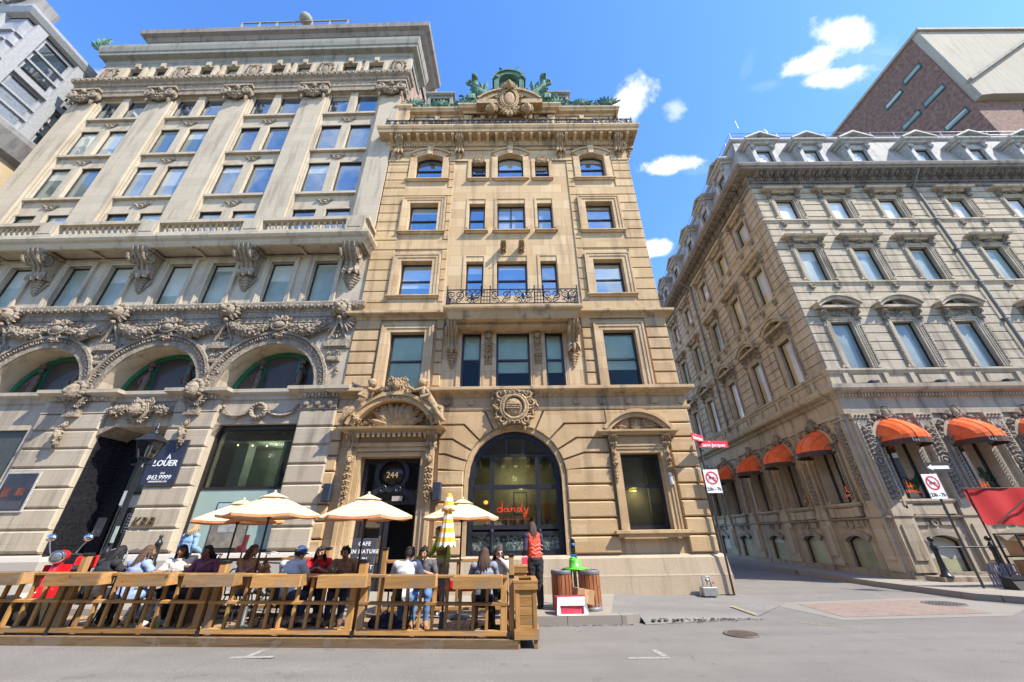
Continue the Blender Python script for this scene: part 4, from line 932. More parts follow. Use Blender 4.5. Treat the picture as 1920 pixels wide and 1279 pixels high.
    mb = MB(); mb.lathe([(0,.0),(.05,.01),(.075,.06),(.05,.11),(0,.12)], (cx-.95, .7, 2.52), 12); mb.build('bar_lamp', emit('warm_lamp', (1.0,.42,.06), 1.4), sw); glow('bar_lamp_light', (cx+.0, .62, 3.3), 8, (1,.8,.5), root); glow('bar_fill_light', (cx+.2, .75, 2.75), 3, (1,.75,.45), root)  # second point light added to brighten the bar, without a fitting
    mb = MB(); mb.box(cx+.9, cx+1.12, .62, .66, 2.0, 2.6); mb.build('bar_ornament', plain('orange_cloth', (.75,.28,.02), .7), sw)
    mb = MB(); 
    for a, b, e, f in ((cx-.06,cx-.02,2.2,2.9),(cx+.36,cx+.4,2.2,2.9),(cx-.06,cx+.4,2.86,2.9),(cx-.06,cx+.4,2.2,2.24)): mb.box(a, b, .9, .94, e, f)
    mb.build('picture_frame', BLACKP, sw)
    mb = MB(); c = .11; M0 = mb.M                                   # keystone cartouche over the arch
    mb.prism([(c-.5,4.78),(c+.5,4.78),(c+.86,6.02),(c-.86,6.02)], -.2, 0); cartouche(mb, c, -.24, 5.45, 1.25, 1.15)
    for k in range(9): leaf(mb, c+(k-4)*.16, -.2, 5.9, 90-(k-4)*7, .3, .2, .1)
    foliage(mb, c-.42, c+.42, -.2, 4.82, 5.05, 14, .12, 8); foliage(mb, c-.75, c-.5, -.2, 5.2, 5.9, 14, .12, 18); foliage(mb, c+.5, c+.75, -.2, 5.2, 5.9, 14, .12, 19); garland(mb, c-.7, 5.95, c+.7, 5.95, -.25, -.05, .1, 10)
    for k in range(3): mb.box(c-.26+.02*k, c+.26-.02*k, -.44, -.4, 5.38+.07*k, 5.415+.07*k)
    mb.build('carved_keystone', TANORN, root)
    # ground floor right window
    mb = MB(); a, b = 3.5, 4.82
    architrave(mb, a, b, 1.72, 3.95, -.05, .26, .12); sill(mb, a-.42, b+.42, 1.72, -.1, .2, .2); mb.box(a-.3, b+.3, -.12, 0, 4.2, 4.5)
    mb.sweep([(a-.5,0),(a-.5,-.18),(b+.5,-.18),(b+.5,0)], [(0,4.5),(.05,4.5),(.08,4.56),(.16,4.6),(.16,4.66),(0,4.7)]); mb.box(a-.49, b+.49, -.18, 0, 4.51, 4.68)
    c = (a+b)/2; mb.arch(c, 3.98, 1.12, 1.25, 36, 144, -.28, 0, 18); mb.arch(c, 3.98, 1.25, 1.36, 33, 147, -.36, 0, 18)
    ws = mb.build('window_surround', TAN, root)
    mb = MB(); cartouche(mb, c, -.15, 4.92, .36, .5)
    for sx in (-1, 1):
        for k in range(4): leaf(mb, c+sx*.2, -.08, 4.76, 90-sx*(22+20*k), .62-.03*k, .2, .1)
        scroll(mb, c+sx*.62, -.14, 4.78, .14, sx, .05)
        console(mb, c+sx*.86, .24, -.1, 4.05, 4.5, .2); drop(mb, c+sx*.86, -.16, 4.06, 3.1, .2, 20+sx)
    mb.build('carved_pediment', TANORN, ws)
    w = window(root, None, a, b, 1.74, 3.95, .2, BLACKP, GLASSDIM, .1, rail=.55)
    mb = MB(); mb.box(a-.1, b+.1, .85, .9, 1.8, 4.0); mb.box(a, b, .4, .9, 1.8, 1.86); mb.box(b-.35, b-.2, .6, .7, 1.86, 3.9); mb.build('room_interior', plain('brown_room', (.30,.255,.18), .8, 0, .3, 2), w)
    mb = MB(); mb.lathe([(.12,0),(.14,.02),(.1,.1),(.02,.12)], (a+.45, .6, 2.85), 12); mb.build('room_lamp', emit('brass_lamp', (.9,.55,.1), .5), w); glow('room_lamp_light', (a+.5, .55, 2.8), 4, (1,.82,.55), root)
    # fittings on the wall
    for xx in (-5.62, -2.28):
        mb = MB(); mb.cbox(xx-.12, xx+.12, -.36, -.12, 2.58, 3.1, .02); mb.box(xx-.03, xx+.03, -.12, 0, 2.8, 2.9); mb.build('loudspeaker', plain('navy_speaker', (.02,.028,.045), .5), root)
    mb = MB(); mb.lathe([(0,0),(.05,.0),(.06,.05),(.06,.22),(.04,.3)], (4.98, -.16, 2.95), 10); mb.ball((4.95,-.2,3.27), .06); mb.build('security_camera', plain('white_plastic', (.75,.75,.73), .4), root)
    mb = MB(); mb.box(-2.75, -2.4, -.03, .0, 8.75, 8.9); mb.build('vent', BLACKP, root)
    return root
build_tan()
# ------------------------------------------------------------------ the buff limestone office building
def build_left():
    root = thing('limestone_building', 'wide buff limestone building with round arches, balustraded balcony and carved lion garlands', 'building', (-5.9, 12.66, 0), R(-1.1))
    T = loc(5.9, 0, 0)
    def B(mb, name, mat, parent=None): return mb.build(name, mat, parent or root, None if parent else T)
    CC = [-8.6, -12.93, -17.26, -21.6]; XL, XR = -24.6, -5.9; HB = 1.43
    # ---- main wall with openings
    shop = (-10.0,-7.15,1.2,5.08,0,.45); door = (-13.85,-11.5,.3,5.05,0,1.5); far = (-18.4,-16.4,1.2,5.0,0,.5)
    h = [shop, door, far]
    for c in (-8.72,-12.98,-17.24,-21.5): h.append((c-1.78,c+1.78,6.2,8.1,1.76,.8))
    mb = MB(); wall(mb, XL, XR, .1, 9.7, h, 0, .5)
    h = []
    for c in CC:
        for s in (-1, 1): h.append((min(c+s*.42,c+s*1.42), max(c+s*.42,c+s*1.42), 9.82, 12.02))
    wall(mb, XL, XR, 9.7, 12.7, h, .06, .34)
    h = [(c-HB, c+HB, 12.7, 24.0) for c in CC]; wall(mb, XL, XR, 12.7, 25.2, h, 0, .42)
    h = []
    for c in CC:
        for s in (-.78, .78): h.append((c+s-.48, c+s+.48, 25.75, 27.08))
    wall(mb, XL, XR, 25.2, 28.1, h, .12, .4)
    mb.add([(XL,0,.1),(XL,15,.1),(XL,15,27.5),(XL,0,27.5)], [(0,3,2,1)])
    B(mb, 'wall', LIME)
    mb = MB(); mb.box(XL+.1, XR-.1, 2.2, 2.25, .2, 29); B(mb, 'dark_backing', DARKROOM)  # dark sheet stands in for the shade inside the rooms
    mb = MB(); mb.box(XR-.3, XR, .35, 5.4, 12, 31.0); mb.box(XR-.3, XR, .02, .35, 19, 27.0); mb.box(XL, XR-.3, 5.3, 5.4, 20, 31.0); B(mb, 'brick_party_wall', BRICKP)
    mb = MB(); mb.box(XR-1.5, XR+.02, 5.4, 7.6, 20, 34.2); B(mb, 'chimney', BRICKP)
    # ---- recessed window bays
    SP = [(12.7,15.1),(16.15,18.28),(19.22,21.22),(22.22,24.0)]
    for c in CC:
        mb = MB()
        for (a, b), (a2, b2) in zip(SP, SP[1:]+[(24.0, 24.0)]):
            mb.box(c-HB, c+HB, .14, .5, b, min(a2-.14, 24.0))                        # spandrel
            mb.box(c-HB, c+HB, -.02, .5, a2-.14, a2) if a2 < 24 else None
            if a2 < 24:
                mb.box(c-HB, c+HB, .08, .5, b, b+.1); zc = (b+a2)/2; orn = MB()
                orn.ball((c, .12, zc), (.13,.06,.1)); n = 12
                orn.tube([(c+math.cos(6.283*i/n)*.2, .12, zc+math.sin(6.283*i/n)*.14) for i in range(n+1)], .045, 5)
                for sx in (-1, 1): leaf(orn, c+sx*.16, .12, zc, 90-sx*70, .26, .12, .06)
                B(orn, 'carved_rosette', LIMEORN)
            mb.box(c-.2, c+.2, .0, .5, a, b)                                          # mullion
            for s in (-1, 1): mb.box(min(c+s*1.43,c+s*1.34), max(c+s*1.43,c+s*1.34), .06, .5, a, b)
        B(mb, 'window_bay', LIME)
    for ci, c in enumerate(CC):
        for k, (a, b) in enumerate(SP):
            for s in (-1, 1):
                x0, x1 = min(c+s*.2,c+s*1.34), max(c+s*.2,c+s*1.34)
                g = GLASSSKY[0] if (k < 2 and ci < 2) or k == 3 or (k == 2 and ci < 3) else GLASSSKY[1]
                if ci >= 2 and k in (1, 2) : g = GLASSSKY[2 if (ci+k) % 2 else 1]
                window(root, T, x0, x1, a, b, .16, BRONZE, g, .045, rail=0)
        for s in (-1, 1):
            x0, x1 = min(c+s*.42,c+s*1.42), max(c+s*.42,c+s*1.42)
            window(root, T, x0, x1, 9.84, 12.02, .2, BRONZE, GLASSLOW, .05, rail=0, blind=None)
        for s in (-.78, .78): window(root, T, c+s-.48, c+s+.48, 25.75, 27.08, .24, BRONZE, GLASSSKY[1], .05, rail=0)
    # ---- pilasters and capitals
    PX = [-6.45,-10.77,-15.1,-19.43,-23.8]
    for x in PX:
        mb = MB(); w = .55 if x in (-6.45,) else .66
        mb.box(x-w, x+w, -.1, 0, 12.7, 23.5)
        B(mb, 'pilaster', LIME)
    for x in PX:
        mb = MB(); mb.box(x-.72, x+.72, -.3, 0, 24.0, 24.25); mb.box(x-.8, x+.8, -.42, 0, 24.25, 24.4)
        for sx in (-1, 1):
            for yy in (-.36, -.14): scroll(mb, x+sx*.62, yy, 23.85, .27, sx, .085, 1.7, 90)
            mb.ball((x+sx*.62, -.25, 23.85), (.2,.2,.2), 2); garland(mb, x+sx*.62, 23.55, x+sx*.6, 23.2, -.2, 0, .09, 4, 5)
        garland(mb, x-.58, 23.95, x+.58, 23.95, -.2, .42, .2, 11, 2); mask(mb, x, -.25, 24.15, .3)
        for k in range(5): leaf(mb, x+(k-2)*.18, -.1, 23.65, 90, .4, .18, .1)
        B(mb, 'carved_capital', LIMEORN)
    # ---- entablature and upper cornices
    mb = MB()
    mb.sweep([(XL,.4),(XL,0),(XR,0),(XR,.4)], [(0,24.0),(.14,24.0),(.16,24.3),(.2,24.34),(.2,24.75),(.28,24.8),(.3,24.98),(.42,25.06),(.46,25.32),(0,25.4)])
    egg_dart(mb, XL-.3, XR+.3, -.40, 25.18, .24, .33, .09); egg_dart(mb, XL, XR, -.2, 24.86, .1, .2, .04)
    B(mb, 'entablature', LIMEORN)
    mb = MB()
    for x in PX: mb.box(x-.75, x+.75, .0, .12, 25.4, 27.3)
    for c in CC:
        for s in (-.78, .78):
            for q in (-1, 1): mb.box(c+s+q*.56-.08, c+s+q*.56+.08, -.08, .12, 25.4, 27.05)
            mb.box(c+s-.64, c+s+.64, .02, .12, 27.08, 27.3); mb.prism([(c+s-.1,27.06),(c+s+.1,27.06),(c+s+.16,27.4),(c+s-.16,27.4)], -.1, .12)
    B(mb, 'frieze_pier', LIME)
    for x in PX: mb = MB(); cartouche(mb, x, .0, 26.35, .9, 1.3); B(mb, 'frieze_carving', LIMEORN)
    mb = MB(); mb.sweep([(XL+.1,2),(XL+.1,.1),(XR+.03,.1),(XR+.03,2)], [(0,27.3),(.06,27.3),(.08,27.55),(.12,27.6),(.14,27.9),(.42,27.96),(.44,28.0),(.44,28.2),(.5,28.26),(.56,28.6),(.57,28.85),(.52,28.9),(0,29.0)]); B(mb, 'copper_cornice', COPPERG)
    mb = MB(); 
    for sx in (XL-.6,): scroll(mb, sx, -.3, 29.0, .35, 1, .12); [leaf(mb, sx, -.3, 28.7, 60+25*k, 1.0, .4, .2) for k in range(4)]
    B(mb, 'copper_acroterion', COPPER)
    mb = MB(); mb.sweep([(XL+1.9,3.5),(XL+1.9,.55),(XR+.12,.55),(XR+.12,3.5)], [(0,28.6),(0,29.5),(.08,29.55),(.1,29.85),(.2,29.9),(.22,30.05),(.5,30.2),(.62,30.45),(.84,30.55),(.87,30.95),(.83,31.0),(0,31.1)]); mb.add([(XL+1.2,.55,31.05),(XR+.1,.55,31.05),(XR+.1,6,31.05),(XL+1.2,6,31.05)], [(0,1,2,3)])
    B(mb, 'attic_cornice', SOOT)
    mb = MB()
    for zz in (31.4, 32.0): mb.box(-17.5, -10.5, -.1, -.02, zz, zz+.08)
    for i in range(7): mb.box(-17.5+1.166*i, -17.42+1.166*i, -.1, -.02, 31.0, 32.05)
    mb.box(-17.3, -10.6, .1, .2, 31.0, 31.7); mb.ball((-13.4, 0, 32.45), .42, 2)
    B(mb, 'roof_railing', COPPERG)
    # ---- balcony
    mb = MB(); x0, x1 = -23.4, -5.95; P = 1.0
    mb.sweep([(x0,.0),(x0,-.7),(x1,-.7),(x1,.0)], [(0,12.28),(.05,12.3),(.12,12.42),(.14,12.5),(.24,12.56),(.3,12.66),(.3,12.76),(0,12.8)])
    mb.box(x0+.01, x1-.01, -.69, 0, 12.4, 12.78)
    for x in [x0+.1]+[c+2.165*0 for c in PX[:-1]]+[]: mb.box(x-.08, x+.08, -.69, 0, 12.28, 12.4)
    for c in CC: mb.box(c-.05, c+.05, -.69, 0, 12.3, 12.4); mb.box(c-1.9, c+1.9, -.69, -.6, 12.3, 12.4)
    bal = B(mb, 'balcony', LIME)
    mb = MB(); mb.box(x0-.2, x1+.16, -.95, -.62, 13.42, 13.58); mb.box(x0-.2, x1+.16, -.93, -.64, 12.8, 12.92)
    ped = [-6.3,-10.6,-14.95,-19.2,-23.2]
    for x in ped: mb.box(x-.38, x+.38, -.97, -.6, 12.8, 13.44); mb.box(x-.26, x+.26, -.99, -.97, 12.95, 13.34)
    mb.box(x1-.2, x1+.14, -.62, 0, 13.42, 13.58)
    B(mb, 'balustrade_rail', LIME, bal)
    mb = MB(); prof = [(.05,0),(.06,.03),(.035,.06),(.075,.16),(.07,.24),(.035,.38),(.05,.44),(.055,.5)]
    mb.lathe(prof, (0, 0, 0), 7, cap=False); b0 = B(mb, 'baluster', LIME, bal); first = True
    for a, b in zip(ped, ped[1:]):
        n = 13
        for i in range(n):
            q = b0 if first else dup(b0, parent=bal); first = False; q.location = (a-.48+(b-a+.96)*(i+.5)/n, -.78, 12.92)
    for i in range(3): dup(b0, parent=bal).location = (x1, -.15-.17*i, 12.92)
    for x in PX[:-1]+[-23.2]:
        mb = MB(); console(mb, x, .62, .05, 10.55, 12.32, .85); mb.box(x-.45, x+.45, -.72, .05, 12.22, 12.32); B(mb, 'balcony_bracket', LIMEORN)
    # ---- third floor frames
    mb = MB()
    for c in CC:
        for s in (-1, 1):
            a, b = min(c+s*.42,c+s*1.42), max(c+s*.42,c+s*1.42); architrave(mb, a, b, 9.82, 12.02, .06, .2, .1)
    mb.sweep([(XL,.2),(XL,.06),(XR,.06),(XR,.2)], [(0,12.22),(.06,12.24),(.1,12.28),(.1,12.32),(0,12.34)])
    B(mb, 'window_surround', LIME)
    mb = MB(); mb.sweep([(XL,.2),(XL,0),(XR,0),(XR,.2)], [(0,9.0),(.05,9.0),(.05,9.22),(.09,9.24),(.09,9.44),(.12,9.46),(.13,9.5),(.26,9.62),(.28,9.76),(.26,9.82),(0,9.84)]); egg_dart(mb, XL, XR, -.2, 9.62, .2, .27, .08); B(mb, 'egg_and_dart_band', LIMEORN)
    # ---- arches
    ACC = [-8.72,-12.98,-17.24,-21.5]
    for c in ACC:
        mb = MB(); cz = 6.34
        mb.arch(c, cz, 1.76, 1.98, 0, 180, -.06, .0, 32); mb.arch(c, cz, 2.14, 2.24, 0, 180, -.16, .0, 32); mb.arch(c, cz, 1.98, 2.14, 0, 180, -.07, 0, 32)
        n = 34
        for i in range(n):
            a = R(3+174*(i+.5)/n); M = loc(c+2.06*math.cos(a), -.08, cz+2.06*math.sin(a)) @ Matrix.Rotation(math.pi/2-a, 4, 'Y'); mb.ball((c+2.06*math.cos(a), -.08, cz+2.06*math.sin(a)), (.055,.07,.085), 1, M=M)
            a2 = R(3+174*i/n); mb.bar((c+1.99*math.cos(a2),-.1,cz+1.99*math.sin(a2)), (c+2.13*math.cos(a2),-.1,cz+2.13*math.sin(a2)), .03, .06)
        B(mb, 'arch_moulding', LIMEORN)
        mb = MB(); G0 = 1.74; y = .72
        mb.arch(c, cz, G0-.16, G0, 0, 180, y, y+.1, 32); mb.box(c-G0, c+G0, y, y+.1, 6.2, cz+.06)
        for q in (-.72, .6): mb.box(c+q-.05, c+q+.05, y-.01, y+.1, 6.3, cz+math.sqrt(G0*G0-q*q)-.1)
        gw = B(mb, 'arched_window', plain('emerald_green_frame', (.012,.16,.075), .4))
        mb = MB(); mb.prism([(c+1.68*math.cos(R(a)), cz+1.68*math.sin(R(a))) for a in range(0,181,6)], y+.06, y+.07); mb.build('pane', GLASSARCH, gw)
        for q in (-.78, .78):
            mb = MB(); x = c+q; mb.tube([(x,y-.1,6.3),(x,y-.1,6.7),(x,y-.1,7.05),(x+.02,y-.1,7.3)], [.13,.1,.13,.06], 7); mb.ball((x+.02,y-.1,7.44), (.09,.1,.12)); mb.tube([(x-.12,y-.1,7.2),(x-.2,y-.14,6.95),(x-.08,y-.2,6.8)], .04, 5); mb.box(x-.12, x+.12, y-.15, y, 7.54, 7.7)
            mb.build('caryatid', plain('brown_carved_wood', (.12,.075,.05), .6, 0, .5) if 'brown_carved_wood' not in bpy.data.materials else bpy.data.materials['brown_carved_wood'], gw)
    # ---- carved frieze : lions, garlands and ovals
    mb = MB()
    for x in PX[:-1]:
        z = 9.45; mb.ball((x,-.3,z), (.22,.26,.27), 2); [mb.ball((x+q*.11,-.53,z+.07), (.06,.06,.03)) for q in (-1,1)]; [mb.ball((x+q*.2,-.3,z+.2), .06) for q in (-1,1)]; mb.ball((x,-.62,z-.07), (.15,.16,.13)); mb.ball((x,-.72,z-.02), (.06,.06,.05)); mb.ball((x,-.55,z-.2), (.12,.1,.06))
        for i in range(14):
            a = R(-60+22*i); mb.ball((x+math.cos(a)*.3,-.24,z+.02+math.sin(a)*.32), (.1,.1,.12), 1, jit=.4, seed=i); leaf(mb, x+math.cos(a)*.28, -.15, z+math.sin(a)*.3, math.degrees(a), .15, .11, .1)
        mb.ball((x,-.3,z-.42), .09)
        for sx in (-1, 1):
            mb.tube([(x,-.2,z-.42),(x+sx*.15,-.12,z-.8),(x+sx*.34,-.08,z-1.2)], [.08,.06,.05], 5, flat=.4)
            for k in range(5): leaf(mb, x+sx*.12, -.1, z-.5, -90+sx*(30+20*k), .5, .16, .08)
        foliage(mb, x-.22, x+.22, -.03, z-1.15, z-.75, 12, .1, 7)
        mb.box(x-.42, x+.42, -.12, 0, 8.02, 8.14) if False else None
        mb.prism([(x-.4,7.92),(x+.4,7.92),(x+.34,8.16),(x-.34,8.16)], -.14, 0); mb.box(x-.5, x+.5, -.06, 0, 7.86, 8.22); foliage(mb, x-.24, x+.24, -.03, 7.56, 7.8, 10, .1, 3); mb.block(x-.24, x+.24, 7.32, 7.5, 0, .14, .04); foliage(mb, x-.18, x+.18, -.03, 6.98, 7.26, 8, .09, 5)
    for c in ACC:
        mb.ball((c,-.2,8.82), (.24,.12,.16), 2); n = 14; mb.tube([(c+math.cos(6.283*i/n)*.3,-.2,8.82+math.sin(6.283*i/n)*.22) for i in range(n+1)], .055, 5)
        for k in range(7): leaf(mb, c+(k-3)*.09, -.1, 8.98, 90-(k-3)*24, .28, .14, .1)
        scroll(mb, c-.22,-.25,9.06,.12,-1,.04); scroll(mb, c+.22,-.25,9.06,.12,1,.04); foliage(mb, c-.2, c+.2, -.17, 8.3, 8.58, 10, .1, 4)
        for sx in (-1, 1): garland(mb, c+sx*.34, 8.86, c+sx*2.0, 9.02, -.1, .36, .19, 13, int(c*3)+sx)
    B(mb, 'carved_frieze', LIMEORN)
    # ---- ledge over the ground floor
    mb = MB()
    for (a, b, p) in ((XL,-15.9,.2),(-15.9,-13.9,.42),(-13.9,-11.45,.16),(-11.45,-10.1,.42),(-10.1,-7.2,.16),(-7.2,XR+.0,.42)):
        z0 = 5.9; mb.sweep([(a,.2),(a,0),(b,0),(b,.2)], [(0,z0),(p*.3,z0+.02),(p*.45,z0+.14),(p*.8,z0+.2),(p,z0+.26),(p,z0+.38),(0,z0+.43)])
        if p > .3: egg_dart(mb, a+.05, b-.05, -p*.5, z0+.1, .2, .24, .07)
    B(mb, 'stone_ledge', LIME)
    mb = MB()
    for x in (-10.78,-14.9):
        mask(mb, x, -.35, 6.15, .5); cartouche(mb, x, -.28, 6.05, .75, .8); garland(mb, x-.1, 5.0, x+.1, 4.4, -.25, 0, .13, 6); drop(mb, x, -.22, 5.25, 4.3, .26, 9); mb.box(x-.24, x+.24, -.3, -.1, 5.36, 5.62)
    cartouche(mb, -12.68, -.1, 5.55, .8, .8); mask(mb, -12.68, -.16, 5.55, .4)
    for sx in (-1, 1): garland(mb, -12.68+sx*.4, 5.7, -12.68+sx*1.15, 5.6, -.08, .1, .15, 8)
    n = 16; c = -8.6; mb.tube([(c+math.cos(6.283*i/n)*.24,-.1,5.5+math.sin(6.283*i/n)*.24) for i in range(n+1)], .07, 6)
    for i in range(16): a = 6.283*i/16; mb.ball((c+math.cos(a)*.24,-.16,5.5+math.sin(a)*.24), .055)
    for sx in (-1, 1):
        for k in range(4):
            mb.tube([(c+sx*(.3+.95*i/8), -.06-.01*k, 5.66-.06*k-(.3-.05*k)*math.sin(math.pi*i/8)**.8) for i in range(9)], [.02+.02*math.sin(math.pi*i/8) for i in range(9)], 5)
        mb.ball((c+sx*1.28,-.06,5.68), .07)
    for i in range(3): mb.M = loc(-6.95+.4*i, -.22, 5.7) @ rotm('X', 90); mb.lathe([(.1,0),(.1,.02),(.07,.035),(0,.035)], n=12); mb.M = None
    mb.box(-7.15, XR, -.2, 0, 5.55, 5.86)
    mb.prism([(-13.9,4.7),(-13.35,5.05),(-13.9,5.05)], -.1, 1.0); mb.prism([(-10.0,4.7),(-9.85,5.08),(-10.0,5.08)], -.05, .2)
    B(mb, 'carved_ornament', LIMEORN)
    # ---- rusticated piers
    mb = MB(); zl = [1.32+.6*i for i in range(8)]
    piers = [(-7.15, XR), (-11.5,-10.0), (-16.1,-13.85), (XL,-18.4)]
    for a, b in piers:
        mb = MB(); mb.box(a+.02, b-.02, -.1, 0, 1.3, 5.5)
        for k in range(7): mb.block(a-.0, b, zl[k]+.018, min(zl[k+1],5.5)-.018, 0, .16, .045)
        mb.box(a, b, -.16, 0, 5.5, 5.9); B(mb, 'rusticated_pier', LIME)
    mb = MB()
    for a, b in ((-11.55, XR+.02), (-16.2,-13.8), (XL,-18.3)):
        mb.sweep([(a,.1),(a,0),(b,0),(b,.1)], [(0,.1),(.34,.1),(.34,.72),(.32,.74),(.32,1.1),(.24,1.22),(.16,1.26),(0,1.26)])
    B(mb, 'plinth', concrete('pale_grey_plinth_stone', (.42,.39,.34), (.34,.31,.27), 1.9, .5))
    # ---- shop window
    a, b = shop[0], shop[1]
    mb = MB(); y = .22
    for q in (a, b-.09): mb.box(q, q+.09, y-.06, y+.1, 1.2, 5.08)
    mb.box(a+.09, b-.09, y-.06, y+.1, 4.92, 5.08); mb.box(a+.09, b-.09, y-.06, y+.1, 1.2, 1.34); mb.box(a+.09, b-.09, y-.04, y+.08, 3.02, 3.1)
    sw = B(mb, 'shop_window', BRONZE)
    mb = MB(); mb.box(a+.05, b-.05, y+.02, y+.03, 1.3, 5.0); mb.build('pane', GLASSDIM, sw)
    mb = MB(); mb.box(a+.05, b-.05, y-.02, y-.005, 1.34, 3.03); mb.build('frosted_screen', plain('frosted_green_screen', (.30,.40,.35), .5, 0, .08, 1), sw)
    mb = MB(); mb.box(a-.5, b+.5, 2.0, 2.05, 1.2, 5.2); mb.box(a-.5, b+.5, .5, 2.0, 4.6, 4.64); mb.box(a+.4, a+.8, .8, 1.2, 3.1, 4.6); mb.box(b-.7, b-.6, .6, 1.6, 3.0, 4.6); mb.build('shop_interior', plain('grey_green_room', (.28,.31,.27), .8, 0, .5, .8), sw)
    mb = MB(); 
    for i in range(6): mb.ball((a+.4+.45*i, .8+.1*(i % 3), 4.55), .03)
    glow('shop_ceiling_light', (-2.5, .9, 4.2), 14, (1,.95,.8), root); glow('shop_ceiling_light', (-3.6, .9, 4.2), 14, (1,.95,.8), root); mb.build('ceiling_spot', emit('warm_spots', (1,.8,.45), 2.5), sw)
    mb = MB(); px0, px1 = -9.2, -8.05; mb.box(px0, px1, y-.045, y-.02, 1.36, 2.65); mb.build('poster_board', BLACKP, sw)
    mb = MB(); mb.box(px0+.03, px1-.03, y-.055, y-.046, 2.2, 2.62); mb.build('poster_heading', plain('pale_blue_card', (.36,.46,.47), .6), sw)
    mb = MB(); mb.box(px0+.03, px1-.03, y-.055, y-.046, 1.39, 2.2); mb.box(px0+.25, px1-.35, y-.061, y-.056, 1.8, 2.1, 1); mb.build('poster_photo', [plain('sepia_photo', (.22,.20,.16), .6, 0, .5, 4), plain('grey_photo_counter', (.33,.33,.31), .6, 0, .4, 6)], sw)
    mb = MB(); mb.text('FIO', .2, loc((px0+px1)/2, y-.062, 2.42), spacing=1.2); mb.build('poster_lettering', plain('grey_letters', (.12,.16,.17), .6), sw)
    # ---- recessed black marble entrance
    a, b = door[0], door[1]; BM = plain('polished_black_marble', (.02,.02,.024), .16, 0, .5, 14)
    mb = MB(); y = 1.1
    for k in range(8): mb.box(a, a+.03, .0+.004*(k%2), y, .3+.6*k+.006, .3+.6*(k+1)-.006)
    mb.box(a, a+.55, y-.02, y+.1, .3, 4.7); mb.box(b-.12, b, y-.02, y+.1, .3, 5.0); mb.box(a+.55, b-.12, y-.01, y+.1, 3.0, 3.1); mb.box(a, b, y-.012, y+.1, 4.7, 5.0); mb.box(a+.56, b-.13, y, y+.09, .3, .5)
    ent = B(mb, 'entrance', BM)
    mb = MB(); mb.box(a+.55, b-.12, y+.03, y+.04, 3.1, 4.7); mb.build('pane', glass_sky('green_lobby_glass', (.06,.075,.055), .12), ent)
    mb = MB(); mb.box(a+.6, b-.18, y+.02, y+.06, .5, 3.0); dr = mb.build('door_leaf', glass_sky('dark_door_glass', (.012,.014,.012), .08), ent)
    mb = MB(); mb.tube([(a+.75,y-.1,1.0),(a+.75,y-.1,2.85)], .018, 6); mb.build('pull_bar', plain('steel_bar', (.6,.6,.58), .3, .9), ent)
    mb = MB(); mb.box(a+.12, a+.42, y-.03, y-.02, 1.75, 2.3); mb.ball((a+.3,y-.03,1.9), .03); mb.build('intercom_panel', plain('brushed_steel', (.5,.5,.47), .35, .7), ent)
    mb = MB(); 
    for k in range(6): mb.box(a+1.1, a+1.36, y+.0, y+.012, 1.9+.09*k, 1.93+.09*k)
    for q in (a+1.04, a+1.42): mb.box(q, q+.012, y, y+.012, 1.84, 2.42)
    for q in (1.84, 2.41): mb.box(a+1.04, a+1.43, y, y+.012, q, q+.012)
    mb.build('door_notice', plain('white_notice', (.6,.6,.58), .6), ent)
    mb = MB(); mb.box(a+.9, a+1.5, y+.18, y+.2, 3.3, 3.36); mb.build('exit_light', emit('red_exit', (1,.08,.05), 1.2), ent)
    # ---- lettering on the pier and the poster case on the next pier
    mb = MB(); mb.text('KRB', .36, loc(-11.02, -.19, 2.1), ext=.02, shear=.12, spacing=1.05); B(mb, 'bronze_lettering', plain('bronze_letters', (.14,.105,.06), .45, .4))
    a, b = -17.6, -16.15
    mb = MB(); mb.box(far[0], far[1], .1, .2, 1.2, 5.0); B(mb, 'shop_shutter', plain('dark_shutter', (.05,.06,.055), .5))
    mb = MB(); mb.box(-16.0,-14.92, -.2, -.165, 2.42, 3.6); fr = B(mb, 'poster_case', plain('pale_grey_frame', (.42,.42,.38), .6))
    mb = MB(); mb.box(-15.95,-14.97, -.205, -.2, 2.47, 3.55); mb.box(-15.85,-15.6,-.21,-.206,2.85,3.15,1); mb.box(-15.4,-15.15,-.21,-.206,2.9,3.12,1); mb.box(-15.9,-15.05,-.212,-.207,2.5,2.75,2); mb.build('poster', [plain('navy_poster', (.03,.035,.05), .5, 0, .5, 3), plain('rust_red_print', (.16,.05,.03), .6, 0, .8, 5), plain('charcoal_print', (.06,.06,.07), .6)], fr)
    # ---- the leasing panel
    return root
build_left()
SIGNNAVY = plain('navy_sign_panel', (.025,.03,.055), .45, 0, .15, 2)
WHITEL = plain('white_lettering', (.8,.8,.8), .6, 0, .05)
s = thing('leasing_sign', 'navy A LOUER leasing panel with phone number on the limestone pier behind the street lamp', 'sign', (-11.05, 12.66-.16+.1, 3.85), R(-1.1))
mb = MB(); mb.cbox(-.55, .55, -.06, -.01, -.70, .68, .008); mb.build('panel', SIGNNAVY, s)
mb = MB(); mb.text('À', .21, loc(.08, -.064, .13)); mb.text('LOUER', .25, loc(.02, -.064, -.06), shear=.15, bold=.004); mb.text('514', .09, loc(.06, -.064, -.36), shear=.2); mb.text('843.9999', .2, loc(.0, -.064, -.49), shear=.15); mb.text('UNITEDPROPS.COM', .065, loc(0, -.064, -.61), shear=.15)
mb.build('lettering', WHITEL, s)
